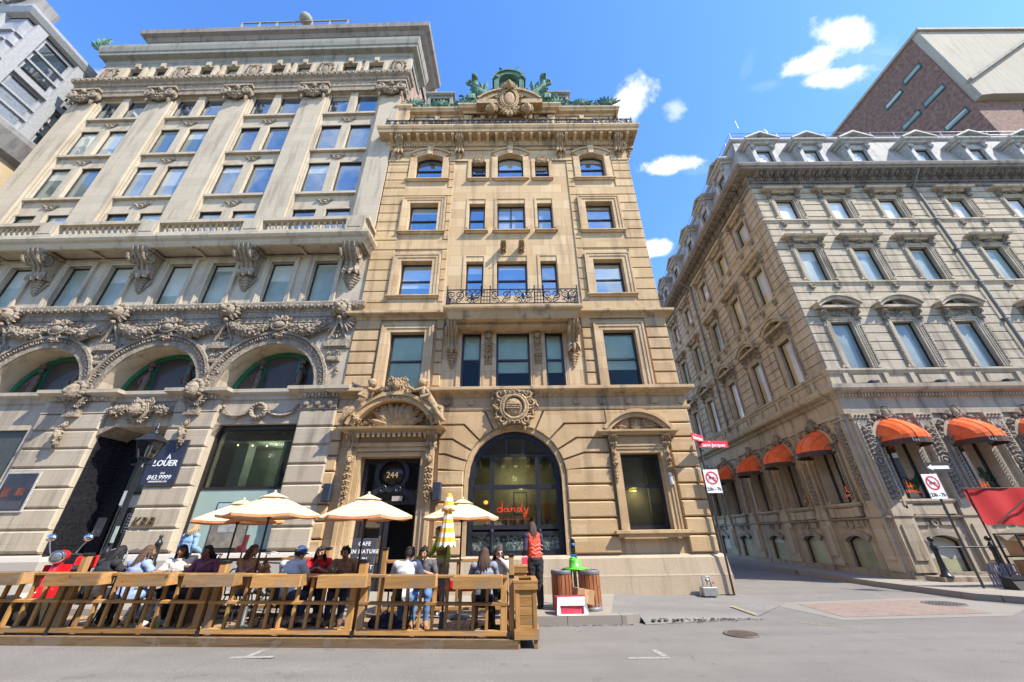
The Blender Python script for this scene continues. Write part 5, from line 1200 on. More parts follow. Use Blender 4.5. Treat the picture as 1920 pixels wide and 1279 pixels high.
# ------------------------------------------------------------------ the grey corner hotel
_m = MatB('orange_awning_canvas'); ORANGE = _m.fin(_m.mix(_m.math('MULTIPLY', _m.math('SUBTRACT', _m.noise(2.2, 6, .65), .42), 2.2), (.74,.12,.028), (.78,.25,.12)), .85, spec=.15); _m.bump(_m.noise(3.5, 3), .5, .05)
ORANGEP = plain('sunbleached_orange_canvas', (.85,.36,.20), .75, 0, .12, 2)
BROWNV = plain('dark_brown_valance', (.07,.035,.025), .8, 0, .2)
OLIVE = plain('olive_gold_drape', (.42,.36,.14), .9, 0, .3, 3)
GLASSCREAM = glass_sky('cream_curtained_glass', (.36,.30,.16), .12)
def awning(parent, M, cx, w, z0, h, p, logo=True):
    """half-dome awning with pleated hood and dark valance"""
    mb = MB(); n = 12; vs = []; m = 7
    for j in range(m+1):
        v = j/m
        for i in range(n+1):
            a = math.pi*i/n; ca, sa = math.cos(a), math.sin(a)
            if j == 0: vs.append((cx-ca*w/2, -.08, z0+.0+h*sa))             # back arch against the wall
            else:
                fx, fy, fz = -ca*w/2*1.02, -.1-p*(sa**.75), z0
                bx, by, bz = -ca*w/2, -.08, z0+h*sa
                t = v; k = math.sin(t*math.pi/2)
                vs.append((cx+bx+(fx-bx)*t, by+(fy-by)*(k**1.15), bz+(fz-bz)*(t**1.35)))
    fs = [(j*(n+1)+i, (j+1)*(n+1)+i, (j+1)*(n+1)+i+1, j*(n+1)+i+1) for j in range(m) for i in range(n)]
    mb.add(vs, fs, False); ring = vs[-(n+1):]
    o = mb.build('awning', ORANGE, parent, M); sm = MB()
    for i in range(1, n, 2): sm.tube([(vs[j*(n+1)+i][0], vs[j*(n+1)+i][1]-.004, vs[j*(n+1)+i][2]+.004) for j in range(m+1)], .009, 4)
    sm.build('awning_seam', ORANGEP if False else plain('dark_orange_seam', (.38,.06,.015), .8) if 'dark_orange_seam' not in bpy.data.materials else bpy.data.materials['dark_orange_seam'], o)
    mb = MB(); k = len(ring); vs = [(x, y-.004, z+.0) for x, y, z in ring]+[(x, y, z-.2) for x, y, z in ring]; mb.add(vs, [(i, k+i, k+i+1, i+1) for i in range(k-1)]); mb.build('valance', BROWNV, o)
    mb = MB(); mb.tube([ring[0], ring[-1]], .015, 4); 
    for i in (3, 6, 9): mb.tube([ring[i], (cx-.0+(i-6)*.1, -.08, z0+.1)], .012, 4)
    mb.build('awning_frame', BLACKP, o)
    if logo:
        mb = MB(); a = math.pi*.62; i = 7
        x, y, z = ring[4]; x2, y2, z2 = ring[5]; ang = math.atan2(y2-y, x2-x)
        T = loc((x+x2)/2, (y+y2)/2-.012, z-.1) @ Matrix.Rotation(ang, 4, 'Z')
        mb.text('L', .16, T @ loc(-.045, 0, .02), ext=.003); mb.text('H', .16, T @ loc(.045, 0, -.02), ext=.003); mb.build('awning_monogram', plain('pale_monogram', (.7,.66,.6), .7), o)
    return o
def hotel_facade(root, M, X0, X1, cs, pipe, cw=.98, front=True, corner=1):
    def P(mb, name, mat): return mb.build(name, mat, root, M)
    rows = [(7.75,9.97),(12.28,14.22),(16.2,17.58)]
    GW = 1.5
    h = []
    for c in cs:
        for a, b in rows: h.append((c-cw/2-.02, c+cw/2+.02, a, b))
        h.append((c-.62, c+.62, 2.62, 5.35, .6, .4)); h.append((c-.62, c+.62, .22, 1.45, .2, .35))
    mb = MB(); wall(mb, X0, X1, .05, 18.7, h, 0, .32); P(mb, 'wall', GREY)
    mb = MB(); mb.box(X0+(1.8 if front else 0), X1-(0 if front else 1.8), 1.6, 1.65, .2, 18.5); P(mb, 'dark_backing', DARKROOM)  # dark sheet in place of unlit hotel rooms
    keep = []
    for c in cs:
        for a, b in rows: keep.append((c-.72, c+.72, a-.1, b+1.05))
    for q in pipe: keep.append((q-.16, q+.16, 7.6, 18.6))
    mb = MB(); zl = [7.66+.4335*i for i in range(26)]; courses(mb, X0, X1, zl, keep, 0, .05, .035, .015); P(mb, 'rusticated_stonework', GREY)
    # floor bands
    mb = MB()
    for z, p in ((7.62,.12),(12.1,.14),(16.02,.14)):
        mb.sweep([(X0,.2),(X0,0),(X1,0),(X1,.2)], [(0,z-.16),(p*.4,z-.14),(p*.6,z-.05),(p,z),(p,z+.08),(0,z+.1)])
    mb.sweep([(X0,.2),(X0,0),(X1,0),(X1,.2)], [(0,5.75),(.08,5.76),(.1,5.95),(.06,5.97),(.06,6.4),(.12,6.44),(.14,6.56),(.2,6.6),(.4,6.66),(.44,6.74),(.46,6.9),(0,6.96)])
    dentils(mb, X0, X1, -.13, 6.45, 6.56, .13, .08)
    for c in cs: mb.box(c-.55, c+.55, -.05, 0, 7.08, 7.42); mb.box(c-.95, c-.75, -.08, 0, 6.96, 7.5); mb.box(c+.75, c+.95, -.08, 0, 6.96, 7.5)
    P(mb, 'floor_band', GREY)
    mb = MB()
    for z in (12.0, 15.9):
        for c in cs:
            for s in (-.6, .6): mb.box(c+s-.14, c+s+.14, -.12, 0, z-.2, z+.06); scroll(mb, c+s-.07, -.14, z-.06, .07, 1, .025); scroll(mb, c+s+.07, -.14, z-.06, .07, -1, .025); leaf(mb, c+s, -.12, z-.1, -90, .18, .16, .05)
    P(mb, 'band_carving', GREYORN)
    # windows with surrounds
    for ci, c in enumerate(cs):
        for k, (a, b) in enumerate(rows):
            g = HOTELGLASS[k]
            if not front: g = [HOTELGLASS[2], HOTELGLASS[1], HOTELGLASS[2]][k] if ci < len(cs)-2 else GLASSCREAM
            window(root, M, c-cw/2, c+cw/2, a, b, .12, BRONZE, g, .05, rail=0)
            mb = MB(); architrave(mb, c-cw/2, c+cw/2, a, b, -.0, .2, .1)
            for s in (-1, 1):
                x = c+s*(cw/2+.27); mb.box(x-.07, x+.07, -.09, 0, a, b+.1)
            z = b+.42
            if k == 0:
                Z = b+.55; mb.prism(arch_pts(c-1.0, c+1.0, Z+.62, .42)+arch_pts(c-.9, c+.9, Z+.46, .36)[::-1], -.38, 0); mb.prism(arch_pts(c-1.06, c+1.06, Z+.70, .43)+arch_pts(c-1.0, c+1.0, Z+.62, .42)[::-1], -.46, 0)
                mb.box(c-1.0, c+1.0, -.3, 0, Z+.08, Z+.2); mb.box(c-.88, c+.88, -.06, 0, Z+.2, Z+.4)
            else:
                Z = b+.4; mb.sweep([(c-.8,0),(c-.8,-.12),(c+.8,-.12),(c+.8,0)], [(0,Z),(.05,Z+.02),(.08,Z+.1),(.24,Z+.16),(.28,Z+.26),(.2,Z+.3),(0,Z+.34)]); mb.box(c-.79, c+.79, -.12, 0, Z+.01, Z+.33)
            s_ = P(mb, 'window_surround', GREY)
            mb = MB()
            for s in (-1, 1):
                x = c+s*(cw/2+.27); console(mb, x, .2, -.04, b-.15, b+.52, .24)
                zz = a+.12
                while zz < b-.2:
                    mb.tube([(x-.05,-.1,zz),(x+.0,-.13,zz+.05),(x+.05,-.1,zz+.1)], .025, 4); mb.ball((x-.02,-.1,zz+.09), .03); zz += .12
            if k == 0:
                foliage(mb, c-.7, c+.7, -.1, b+.62, b+.85, 16, .11, ci+3); cartouche(mb, c, -.2, b+.78, .38, .5); foliage(mb, c-.42, c+.42, -.1, b+.3, b+.48, 12, .09, ci)
            else: foliage(mb, c-.38, c+.38, -.05, b+.24, b+.4, 10, .09, ci+k); mask(mb, c, -.08, b+.34, .2)
            mb.build('carved_bracket', GREYORN, s_)
    # ground floor arches, pilasters and awnings
    for ci, c in enumerate(cs):
        mb = MB(); mb.arch(c, 4.75, .62, .86, 0, 180, -.1, 0, 16); mb.box(c-.86, c-.62, -.1, 0, 2.62, 4.75); mb.box(c+.62, c+.86, -.1, 0, 2.62, 4.75)
        mb.sweep([(c-.9,0),(c-.9,-.02),(c+.9,-.02),(c+.9,0)], [(0,2.44),(.08,2.46),(.14,2.54),(.14,2.6),(0,2.62)]); mb.box(c-.9, c+.9, -.09, 0, 2.1, 2.42)
        for s in (-.72, .72): mb.box(c+s-.14, c+s+.14, -.14, 0, 2.12, 2.44)
        s_ = P(mb, 'arch_surround', GREY)
        mb = MB()
        for i in range(11): a = R(10+160*i/10); mb.ball((c+.98*math.cos(a), -.1, 4.75+.98*math.sin(a)), .1, 1, jit=.4, seed=i); leaf(mb, c+.95*math.cos(a), -.08, 4.75+.95*math.sin(a), math.degrees(a)+60*(-1)**i, .3, .14, .1)
        cartouche(mb, c, -.16, 5.78, .4, .5)
        for s in (-.74, .74):
            console(mb, c+s, .2, -.06, 4.4, 4.85, .2); zz = 2.7
            while zz < 4.35: mb.tube([(c+s-.07,-.11,zz),(c+s,-.14,zz+.06),(c+s+.07,-.11,zz+.12)], .028, 4); zz += .11
        mb.build('carved_keystone', GREYORN, s_)
        w = window(root, M, c-.62, c+.62, 2.62, 5.35, .3, BRONZE, GLASSDIM, .06, rise=.6, rail=0, mull=(.42,))
        mb = MB(); mb.box(c-.62, c-.2, .5, .52, 2.62, 5.2); mb.box(c+.05, c+.34, .5, .52, 2.62, 5.2); mb.build('curtain', OLIVE, w)
        mb = MB(); mb.lathe([(.08,0),(.11,.16),(.12,.18)], (c+.36, .42, 2.66), 8); 
        mb.build('plant_pot', plain('dark_red_pot', (.25,.03,.03), .5), w)
        mb = MB(); rn = random.Random(ci*7+front)
        for i in range(26): a = rn.uniform(0,6.28); leaf(mb, c+.36+rn.uniform(-.06,.06), .42+rn.uniform(-.1,.1), 2.85+rn.uniform(0,.5), rn.uniform(20,160), rn.uniform(.2,.5), .07, .08)
        mb.build('window_plant', plain('dark_green_leaves', (.03,.075,.03), .6), w)
        mb = MB(); mb.text('L', .3, loc(c+.02, .29, 3.14)); mb.text('H', .3, loc(c+.17, .29, 3.09)); mb.text('LHOTEL', .13, loc(c+.1, .29, 2.9), spacing=1.2); mb.build('window_lettering', emit('glowing_orange_lettering', (.9,.14,.02), .25), w)  # letters given a slight glow in the material
        mb = MB(); 
        for i in range(5): mb.ball((c-.3+rn.uniform(-.06,.06), .7, 4.2+rn.uniform(-.1,.1)), .035)
        mb.build('chandelier', emit('chandelier_bulbs', (1.0,.5,.12), 2.5), w)
        awning(root, M, c, 1.46, 4.62, .95, 1.0)
        # basement
        window(root, M, c-.62, c+.62, .22, 1.45, .1, BLACKP, GLASSSKY[1] if False else glass_sky('green_basement_glass', (.22,.23,.14), .05) if 'green_basement_glass' not in bpy.data.materials else bpy.data.materials['green_basement_glass'], .06, rise=.2, rail=0)
        mb = MB(); mb.prism(arch_pts(c-.8, c+.8, 1.66, .24)+arch_pts(c-.62, c+.62, 1.45, .2)[::-1], -.1, 0); mb.box(c-.7, c-.22, -.06, 0, 1.76, 1.98); mb.box(c+.22, c+.7, -.06, 0, 1.76, 1.98)
        mb.M = loc(c, -.02, 1.84) @ rotm('X', 90); mb.lathe([(.13,0),(.13,.04),(.09,.06),(.07,.02),(0,.02)], n=12); mb.M = None
        P(mb, 'basement_arch', GREYBASE)
    mids = [(a+b)/2 for a, b in zip(cs, cs[1:])]
    px = sorted(set([round(q, 3) for q in mids+[cs[0]-1.4 if front else cs[-1]+1.4]]))
    if front: px = [.42]+mids
    else: px = mids+[-.42]
    for x in px:
        mb = MB(); mb.box(x-.3, x+.3, -.14, 0, 2.1, 5.75); mb.box(x-.36, x+.36, -.18, 0, 5.55, 5.75); mb.box(x-.36, x+.36, -.16, 0, 2.06, 2.3); mb.box(x-.36, x+.36, -.12, 0, .35, 2.02); mb.box(x-.22, x+.22, -.17, -.12, .7, 1.8)
        for s in (-.22, .22): mb.box(x+s-.03, x+s+.03, -.17, -.14, 2.4, 5.4)
        pil = P(mb, 'pilaster', GREY)
        mb = MB(); zz = 2.75; mb.box(x-.17, x+.17, -.152, -.141, 2.6, 5.7)
        while zz < 5.2:
            if abs(zz-3.93) < .3: 
                n = 12; mb.tube([(x+.16*math.cos(6.283*i/n),-.17,3.93+.16*math.sin(6.283*i/n)) for i in range(n+1)], .04, 5); mb.ball((x,-.16,3.93), (.1,.07,.1)); zz = 4.25; continue
            for a in (140, 40, 200, -20): leaf(mb, x, -.15, zz, a, .2, .11, .06)
            mb.ball((x, -.17, zz), .06); zz += .17
        for i in range(4): mb.ball((x-.22+.147*i, -.2, 5.65), .05)
        mb.build('pilaster_carving', GREYORN, pil)
    mb = MB(); mb.box(X0, X1, -.08, 0, .0, .36); mb.sweep([(X0,.1),(X0,0),(X1,0),(X1,.1)], [(0,1.98),(.12,2.0),(.14,2.06),(0,2.1)]); P(mb, 'basement_course', GREYBASE)
    # eaves cornice
    mb = MB(); mb.sweep([(X0,.3),(X0,0),(X1,0),(X1,.3)], [(0,18.4),(.06,18.42),(.1,18.6),(.12,18.64),(.12,18.86),(.2,18.9),(.22,18.94),(.22,19.2),(.72,19.22),(.76,19.3),(.84,19.34),(.88,19.48),(.88,19.54),(0,19.6)])
    dentils(mb, X0-.2, X1+.0, -.12, 18.68, 18.84, .13, .09); dentils(mb, X0, X1, -.06, 18.44, 18.56, .1, .06)
    P(mb, 'cornice', SOOT)
    n = int((X1-X0)/.56)
    mb = MB(); 
    for i in range(n): console(mb, X0+(X1-X0)*(i+.5)/n, .22, -.2, 18.84, 19.21, .48)
    P(mb, 'cornice_modillion', SOOT)
    for q in pipe:
        mb = MB(); mb.tube([(q,-.12,7.3),(q,-.12,18.4)], .07, 7); mb.tube([(q,-.12,18.4),(q,-.4,18.7),(q,-.75,19.1)], .07, 6)
        for z in range(8, 18, 2): mb.box(q-.11, q+.11, -.2, 0, z, z+.07)
        P(mb, 'downpipe', plain('grey_downpipe', (.17,.165,.15), .7))
    # dormers in the mansard
    for ci, c in enumerate(cs):
        c2 = c+.1 if front else c
        mb = MB(); 
        for s in (-1, 1): mb.box(c2+s*.58-.12, c2+s*.58+.12, -.12, 1.1, 20.0, 22.0); console(mb, c2+s*.58, .2, -.14, 21.5, 22.05, .14)
        mb.box(c2-.46, c2+.46, -.05, 1.1, 21.6, 22.0); mb.box(c2-.46, c2+.46, -.05, 1.1, 20.0, 20.3)
        Z = 22.0; mb.sweep([(c2-.74,1.2),(c2-.74,-.14),(c2+.74,-.14),(c2+.74,1.2)], [(0,Z),(.06,Z+.02),(.1,Z+.12),(.24,Z+.16),(.26,Z+.24),(0,Z+.28)]); mb.box(c2-.73,c2+.73,-.13,1.2,Z+.01,Z+.27)
        pts = [(c2-1.0,Z+.27),(c2+1.0,Z+.27),(c2,Z+.86)]
        mb.prism([(c2-.95,Z+.27),(c2+.95,Z+.27),(c2,Z+.72)], -.12, 1.2)
        for s in (-1, 1): mb.prism([(c2+s*1.02,Z+.24),(c2+s*1.02,Z+.34),(c2,Z+.88),(c2,Z+.74)][::s], -.42, 1.25)
        dentils(mb, c2-.74, c2+.74, -.14, Z+.02, Z+.1, .12, .07)
        for i in range(9):
            t = (i+.5)/9
            for s in (-1, 1): mb.box(c2+s*(.9-.85*t)-.03, c2+s*(.9-.85*t)+.03, -.2, -.12, Z+.28+.42*t-.05, Z+.28+.42*t+.03)
        d = P(mb, 'dormer', plain('weathered_grey_dormer', (.40,.40,.37), .8, 0, .3, 5))
        window(d, None, c2-.46, c2+.46, 20.3, 21.6, .05, BRONZE, GLASSSKY[2], .05, rail=0, name='dormer_window')
    # floodlights on the ledge
    for c in cs[:3]:
        mb = MB(); mb.cbox(c-.16, c+.16, -.36, -.14, 6.98, 7.08, .02); mb.box(c-.03, c+.03, -.2, 0, 7.08, 7.13); P(mb, 'floodlight', BLACKP)
def build_hotel():
    root = thing('corner_hotel', 'grey stone corner hotel with orange dome awnings and pedimented dormers beside the side street', 'building', (13.35, 14.84, 0))
    MS = Matrix.Rotation(R(-94.3), 4, 'Z')
    hotel_facade(root, None, 0, 24, [1.5,4.28,7.07,10.82,14.0,17.2,20.4], [8.9], front=True)
    hotel_facade(root, MS, -26, 0, [-1.9,-4.72,-7.75,-11.2,-14.2,-17.1,-20.0][::-1], [-9.45], front=False)
    # mansard roof
    MSi = lambda x, y, z: MS @ Vector((x, y, z))
    mb = MB()
    a0, a1 = (-.1,-.1,19.58), (24,-.1,19.58); b0 = MSi(-26,-.1,19.58)
    t0 = (.75,.75,23.55); t1 = (24,.75,23.55); tb = MSi(-26,.75,23.55)
    mb.add([a0,a1,t1,t0], [(0,1,2,3)]); mb.add([b0,a0,t0,tb], [(0,1,2,3)]); mb.add([t0,t1,(24,12,23.6),MSi(-26,10,23.6),tb], [(0,1,2,3,4)]); mb.build('mansard_roof', ROOFGREY, root)
    mb = MB(); path = [tuple(MSi(-26,.7,0).to_2d()), (.72,.7), (24,.7)]
    mb.sweep(path, [(0,23.4),(.1,23.42),(.14,23.5),(.14,23.62),(0,23.64)]); mb.build('roof_curb', plain('grey_roof_curb', (.33,.33,.31), .8), root)
    mb = MB()
    for z in (23.98, 24.3): mb.tube([MSi(-26,.75,z), (.8,.75,z), (24,.75,z)], .025, 5)
    for i in range(16): mb.tube([(.8+1.5*i,.75,23.6),(.8+1.5*i,.75,24.32)], .022, 4); mb.tube([MSi(-1.5*i,.75,23.6),MSi(-1.5*i,.75,24.32)], .022, 4)
    mb.tube([(3.4,.9,23.6),(3.4,.9,24.7),(3.3,.9,24.9)], .03, 4)
    mb.build('roof_railing', plain('grey_steel_rail', (.30,.31,.34), .5, .5), root)
    mb = MB(); mb.box(.02, .03, .02, .03, 0, 1)
build_hotel()
# ------------------------------------------------------------------ buildings further off
def build_tower():
    root = thing('brick_tower', 'tall reddish brown brick tower with pale rendered front face above the hotel roof', 'building', (47.5, 23.5, 0))
    T = loc(-47.5, -23.5, 0); H = 52.8; X0, Y0 = 47.5, 23.5
    mb = MB(T); mb.box(X0, X0+40, Y0+.02, Y0+40, 0, H-.02); mb.build('brick_wall', BRICK, root)
    con = stone('stained_pale_render', (.36,.33,.265), (.30,.27,.215), (.16,.145,.11), (5,4), .3, .45)
    mb = MB(T); mb.prism([(X0-.05,H),(X0-.05,H-.4),(X0+.35,H-12.2),(X0+1.6,H-12.0),(X0+40,H-11.6),(X0+40,H)], Y0-.7, Y0+.02); mb.box(X0-.25, X0+40, Y0-.95, Y0+40, H, H+.35); mb.build('rendered_front', con, root)
    mb = MB(T); mb.bar((X0+.1,Y0-.85,H-10.0),(X0+13.5,Y0-.85,H-.4), .3, .5); mb.build('copper_flashing', COPPERG, root)
    tm = plain('dark_green_window_trim', (.03,.10,.09), .5)
    for (d, z, L) in ((.9,48.8,2.1),(3.5,48.3,2.2),(.6,44.2,2.3),(3.4,44.1,2.2),(.5,39.8,2.3),(3.4,39.7,2.2)):
        mb = MB(T); a, b = Y0+d, Y0+d+L; mb.box(X0-.12, X0+.05, a, b, z, z+.16); mb.box(X0-.06, X0+.05, a, b, z+.72, z+.8); mb.box(X0-.06, X0+.05, a, a+.1, z, z+.8); mb.box(X0-.06, X0+.05, b-.1, b, z, z+.8)
        w = mb.build('window', tm, root); mb = MB(T); mb.box(X0-.02, X0+.03, a+.1, b-.1, z+.1, z+.75); mb.build('pane', GLASSLOW, w)
    mb = MB(T); mb.box(X0+4.5, X0+8, Y0-.1, Y0+.02, H-17, H-13.5); w = mb.build('window', tm, root); mb = MB(T); mb.box(X0+4.7, X0+7.8, Y0-.14, Y0-.1, H-16.8, H-13.7); mb.build('pane', GLASSSKY[1], w)
build_tower()
def build_grey():
    root = thing('glass_office_building', 'silver grey office building with glass bands and carved stone front at the far left', 'building', (-26, 10.4, 0))
    SIL = plain('silver_grey_cladding', (.30,.31,.33), .45, .2, .25, 2); STN = stone('dark_carved_stone', (.26,.25,.24), (.19,.185,.18), (.07,.07,.07), (.9,.7), .5, .8)
    CRM = stone('cream_stone_left', (.46,.37,.24), (.38,.30,.19), (.2,.16,.1), (1.2,.6), .4, .4)
    H = 27.6
    mb = MB(); mb.prism([(-6,H),(0.3,H),(.3,H+.9),(-1.5,H+1.3),(-4,H+.8)], -.4, .6); mb.box(-9,-5.5,-.6,.4,H-4,H+.6); foliage(mb, -5.5, 0, -.4, H-.2, H+1.0, 26, .4, 6); mb.build('parapet_crest', STN, root)
    mb = MB(); mb.box(-30, 0, .0, 20, 20.5, H-.6); mb.build('clad_wall', SIL, root)
    mb = MB(); mb.box(-30, -.02, .02, 20, 0, 20.5); mb.build('stone_wall', CRM, root)
    mb = MB(); mb.sweep([(-30,20),(-30,0),(0,0),(0,20)], [(0,H-.6),(.25,H-.5),(.4,H-.2),(.4,H),(0,H+.1)]); mb.box(-30,0,0,20,H-.7,H+.05)
    for k in range(8): mb.box(.0, .22, .3+2.1*k, .8+2.1*k, 20.6, H-.6)
    for k in range(9): mb.box(-1.0-2.6*k-.35, -1.0-2.6*k, -.25, 0, 20.6, H-.6)
    [mb.box(.0, .12, 0, 20, z, z+.12) for z in (20.9, 21.7, 22.5, 24.8, 25.6)]; [mb.box(-30, 0, -.12, 0, z, z+.12) for z in (21.7, 22.5, 24.8, 25.6)]; mb.box(-30, .25, -.35, 0, 23.6, 23.95); mb.box(0, .2, 0, 20, 23.6, 23.95)
    mb.build('cladding_rib', plain('pale_grey_rib', (.33,.34,.35), .5, .1, .2), root)
    mb = MB(); mb.sweep([(-30,20),(-30,0),(0,0),(0,20)], [(0,19.2),(.3,19.4),(.5,20.0),(.6,20.3),(.6,20.6),(0,20.7)])
    for k in range(14): foliage(mb, -1.4-1.6*k-.5, -1.4-1.6*k+.5, -.2, 18.6, 19.3, 12, .3, k); mask(mb, -1.4-1.6*k, -.25, 19.1, .7)
    mb.build('carved_cornice', STN, root)
    for k in range(6):
        for z0, z1 in ((24.3,26.7),(21.0,23.3),(15.2,18.2),(11.0,13.8)):
            x1 = -.9-2.6*k-.5; mb = MB(); mb.box(x1-1.9, x1, -.12, .05, z0, z0+.1); mb.box(x1-1.9, x1, -.12, .05, z1-.1, z1); mb.box(x1-.1, x1, -.12, .05, z0, z1); mb.box(x1-1.9, x1-1.8, -.12, .05, z0, z1); w = mb.build('window', BRONZE, root)
            mb = MB(); mb.box(x1-1.85, x1-.05, -.06, -.04, z0+.05, z1-.05); mb.build('pane', GLASSSKY[0], w)
    for k in range(5):
        for z0, z1 in ((24.2,26.6),(20.9,23.4)):
            y0 = 1.0+2.1*k; mb = MB(); mb.box(-.05, .1, y0, y0+1.2, z0, z0+.08); mb.box(-.05, .1, y0, y0+1.2, z1-.08, z1); w = mb.build('window', BRONZE, root); mb = MB(); mb.box(-.02, .04, y0, y0+1.2, z0+.08, z1-.08); mb.build('pane', GLASSSKY[0] if (k == 0 and z0 > 24) or (k == 1 and z0 < 24) else plain('blue_grey_spandrel_glass', (.20,.23,.27), .15) if 'blue_grey_spandrel_glass' not in bpy.data.materials else bpy.data.materials['blue_grey_spandrel_glass'], w)
build_grey()

def build_opposite():  # out of view, added so the street-level windows reflect stone instead of sky
    root = thing('added_opposite_block', 'plain buff stone block added across the road, seen only in window reflections', 'building', (0, -7.2, 0)); H = 11.0
    ST = stone('opposite_stone', (.46,.40,.32), (.38,.33,.26), (.14,.12,.09), (1.4,.6), .5, .5, .008)
    hs = []; 
    for k in range(20):
        for z in (1.0, 5.0): hs.append((-48.6+5*k, -46.2+5*k, z, z+2.8))
    M = Matrix.Rotation(math.pi, 4, 'Z'); mb = MB(); wall(mb, -50, 50, 0, H, hs, 0, .3); mb.sweep([(-50,.3),(-50,0),(50,0),(50,.3)], [(0,H-.8),(.3,H-.7),(.6,H-.3),(.6,H),(0,H)]); mb.build('wall', ST, root, M)
    mb = MB(); mb.box(-50, 50, .3, 8, .01, H-.01); mb.build('body', ST, root, M)
    mb = MB(); mb.box(-49, 49, .22, .26, .5, 8.5); mb.build('glazing', plain('dull_blue_glazing', (.05,.065,.085), .3), root, M)
build_opposite()
# ------------------------------------------------------------------ street furniture
REDM = plain('glossy_red_paint', (.62,.012,.015), .22, 0, .08, 2)
CHROME = plain('chrome', (.75,.75,.75), .12, 1, .05)
BLACKPL = plain('black_rubber', (.018,.018,.018), .7)
SIGNW = plain('white_sign_face', (.78,.78,.76), .45, 0, .05)
SIGNR = plain('red_sign_face', (.62,.02,.035), .45, 0, .06)
STEEL = plain('galvanised_steel', (.36,.37,.37), .45, .6, .2)
def lamp():
    o = thing('street_lamp', 'black cast iron street lamp with four sided glass lantern in front of the leasing panel', 'street lamp', (-9.35, 10.0, gz_walk(-9.35)))
    mb = MB(); mb.lathe([(.17,0),(.17,.12),(.13,.16),(.12,.5),(.14,.55),(.11,.62),(.085,.7),(.08,1.0),(.095,1.03),(.07,1.08),(.055,1.2),(.05,3.0),(.07,3.03),(.05,3.06),(.045,3.25)], n=14)
    for k in range(10): a = 6.283*k/10; mb.tube([(.05*math.cos(a),.05*math.sin(a),1.2),(.047*math.cos(a),.047*math.sin(a),3.0)], .008, 4)
    mb.tube([(-.3,0,3.12),(.3,0,3.12)], .02, 6); mb.build('post', IRON, o)
    mb = MB(); B0, B1 = .11, .2; z0, z1 = 3.28, 3.72
    for sx in (-1, 1):
        for sy in (-1, 1): mb.bar((sx*B0,sy*B0,z0), (sx*B1,sy*B1,z1), .026); mb.bar((sx*.04,sy*.04,3.22), (sx*B0,sy*B0,z0), .02)
    for q, z in ((B0,z0),(B1,z1)):
        for s in (-1, 1): mb.bar((-q,s*q,z),(q,s*q,z),.03); mb.bar((s*q,-q,z),(s*q,q,z),.03)
    mb.add([(-.25,-.25,3.73),(.25,-.25,3.73),(.25,.25,3.73),(-.25,.25,3.73),(-.09,-.09,3.95),(.09,-.09,3.95),(.09,.09,3.95),(-.09,.09,3.95)], [(0,1,5,4),(1,2,6,5),(2,3,7,6),(3,0,4,7),(4,5,6,7),(3,2,1,0)])
    mb.lathe([(.11,0),(.11,.025),(.06,.05),(.05,.1),(.07,.13),(.03,.18),(.025,.24),(.0,.3)], (0,0,3.95), 10); h = mb.build('lantern', IRON, o)
    mb = MB(); q0, q1 = B0-.005, B1-.005
    mb.add([(-q0,-q0,z0),(q0,-q0,z0),(q0,q0,z0),(-q0,q0,z0),(-q1,-q1,z1),(q1,-q1,z1),(q1,q1,z1),(-q1,q1,z1)], [(0,1,5,4),(1,2,6,5),(2,3,7,6),(3,0,4,7)]); mb.build('lantern_glass', GLASS, h)
    mb = MB(); mb.lathe([(.035,0),(.05,.1),(.05,.28),(.03,.32)], (0,0,3.32), 8); mb.build('bulb', plain('milky_bulb', (.7,.68,.6), .4), h)
    mb = MB(); mb.box(-.12,-.05,-.058,-.05,2.1,2.45); mb.build('sticker', plain('torn_white_sticker', (.42,.46,.44), .7, 0, .4, 20), o); mb = MB(); mb.box(.05,.13,-.075,-.065,1.25,1.62); mb.build('sticker', plain('torn_green_sticker', (.36,.46,.40), .7, 0, .3, 20), o); o.scale = (1, 1, .94)
lamp()
def bollard(x, y, label):
    o = thing('cast_iron_bollard', label, 'bollard', (x, y, gz_walk(x))); mb = MB()
    mb.lathe([(.13,0),(.13,.08),(.09,.14),(.08,.6),(.1,.66),(.1,.72),(.07,.76),(.065,1.1),(.085,1.14),(.06,1.2),(.03,1.26),(.05,1.32),(0,1.38)], n=12); mb.build('post', IRON, o)
    mb = MB(); mb.cbox(-.07,.07,-.12,-.06,.8,1.05,.01); mb.build('socket_box', IRON, o)
bollard(-8.95, 10.9, 'black ornate bollard by the limestone pier behind the braided woman')
def nomoto(o, cx, cz, w, h, y, M=None):
    """white panel with a barred red circle over a motorcycle and hours below"""
    mb = MB(M); mb.cbox(cx-w/2, cx+w/2, y, y+.012, cz-h/2, cz+h/2, .004); p = mb.build('sign_panel', SIGNW, o)
    mb = MB(M); mb.arch(cx, cz+h*.14, w*.33, w*.41, 0, 360, y-.006, y, 28); mb.bar((cx-w*.25,y-.006,cz+h*.14+w*.25),(cx+w*.25,y-.006,cz+h*.14-w*.25), .008, w*.075, side=(0,1,0)); mb.build('prohibition_ring', SIGNR, p)
    mb = MB(M); zc = cz+h*.12
    for s in (-1, 1): mb.arch(cx+s*w*.18, zc-w*.03, w*.06, w*.085, 0, 360, y-.003, y, 14)
    for a, b, t in (((-.18,-.02),(-.05,.06),.03),((-.05,.06),(.1,.05),.05),((.1,.05),(.18,-.02),.025),((.12,.03),(.16,.12),.02),((-.05,.0),(.1,.0),.04),((-.14,.07),(-.02,.07),.03)): mb.bar((cx+a[0]*w,y-.002,zc+a[1]*w),(cx+b[0]*w,y-.002,zc+b[1]*w),.004,t*w,side=(0,1,0))
    mb.text('23h - 7h', w*.27, (M or Matrix()) @ loc(0,0,0) if False else loc(cx, y-.003, cz-h*.34), ext=.001, bold=.004); mb.build('sign_marking', BLACKPL, p)
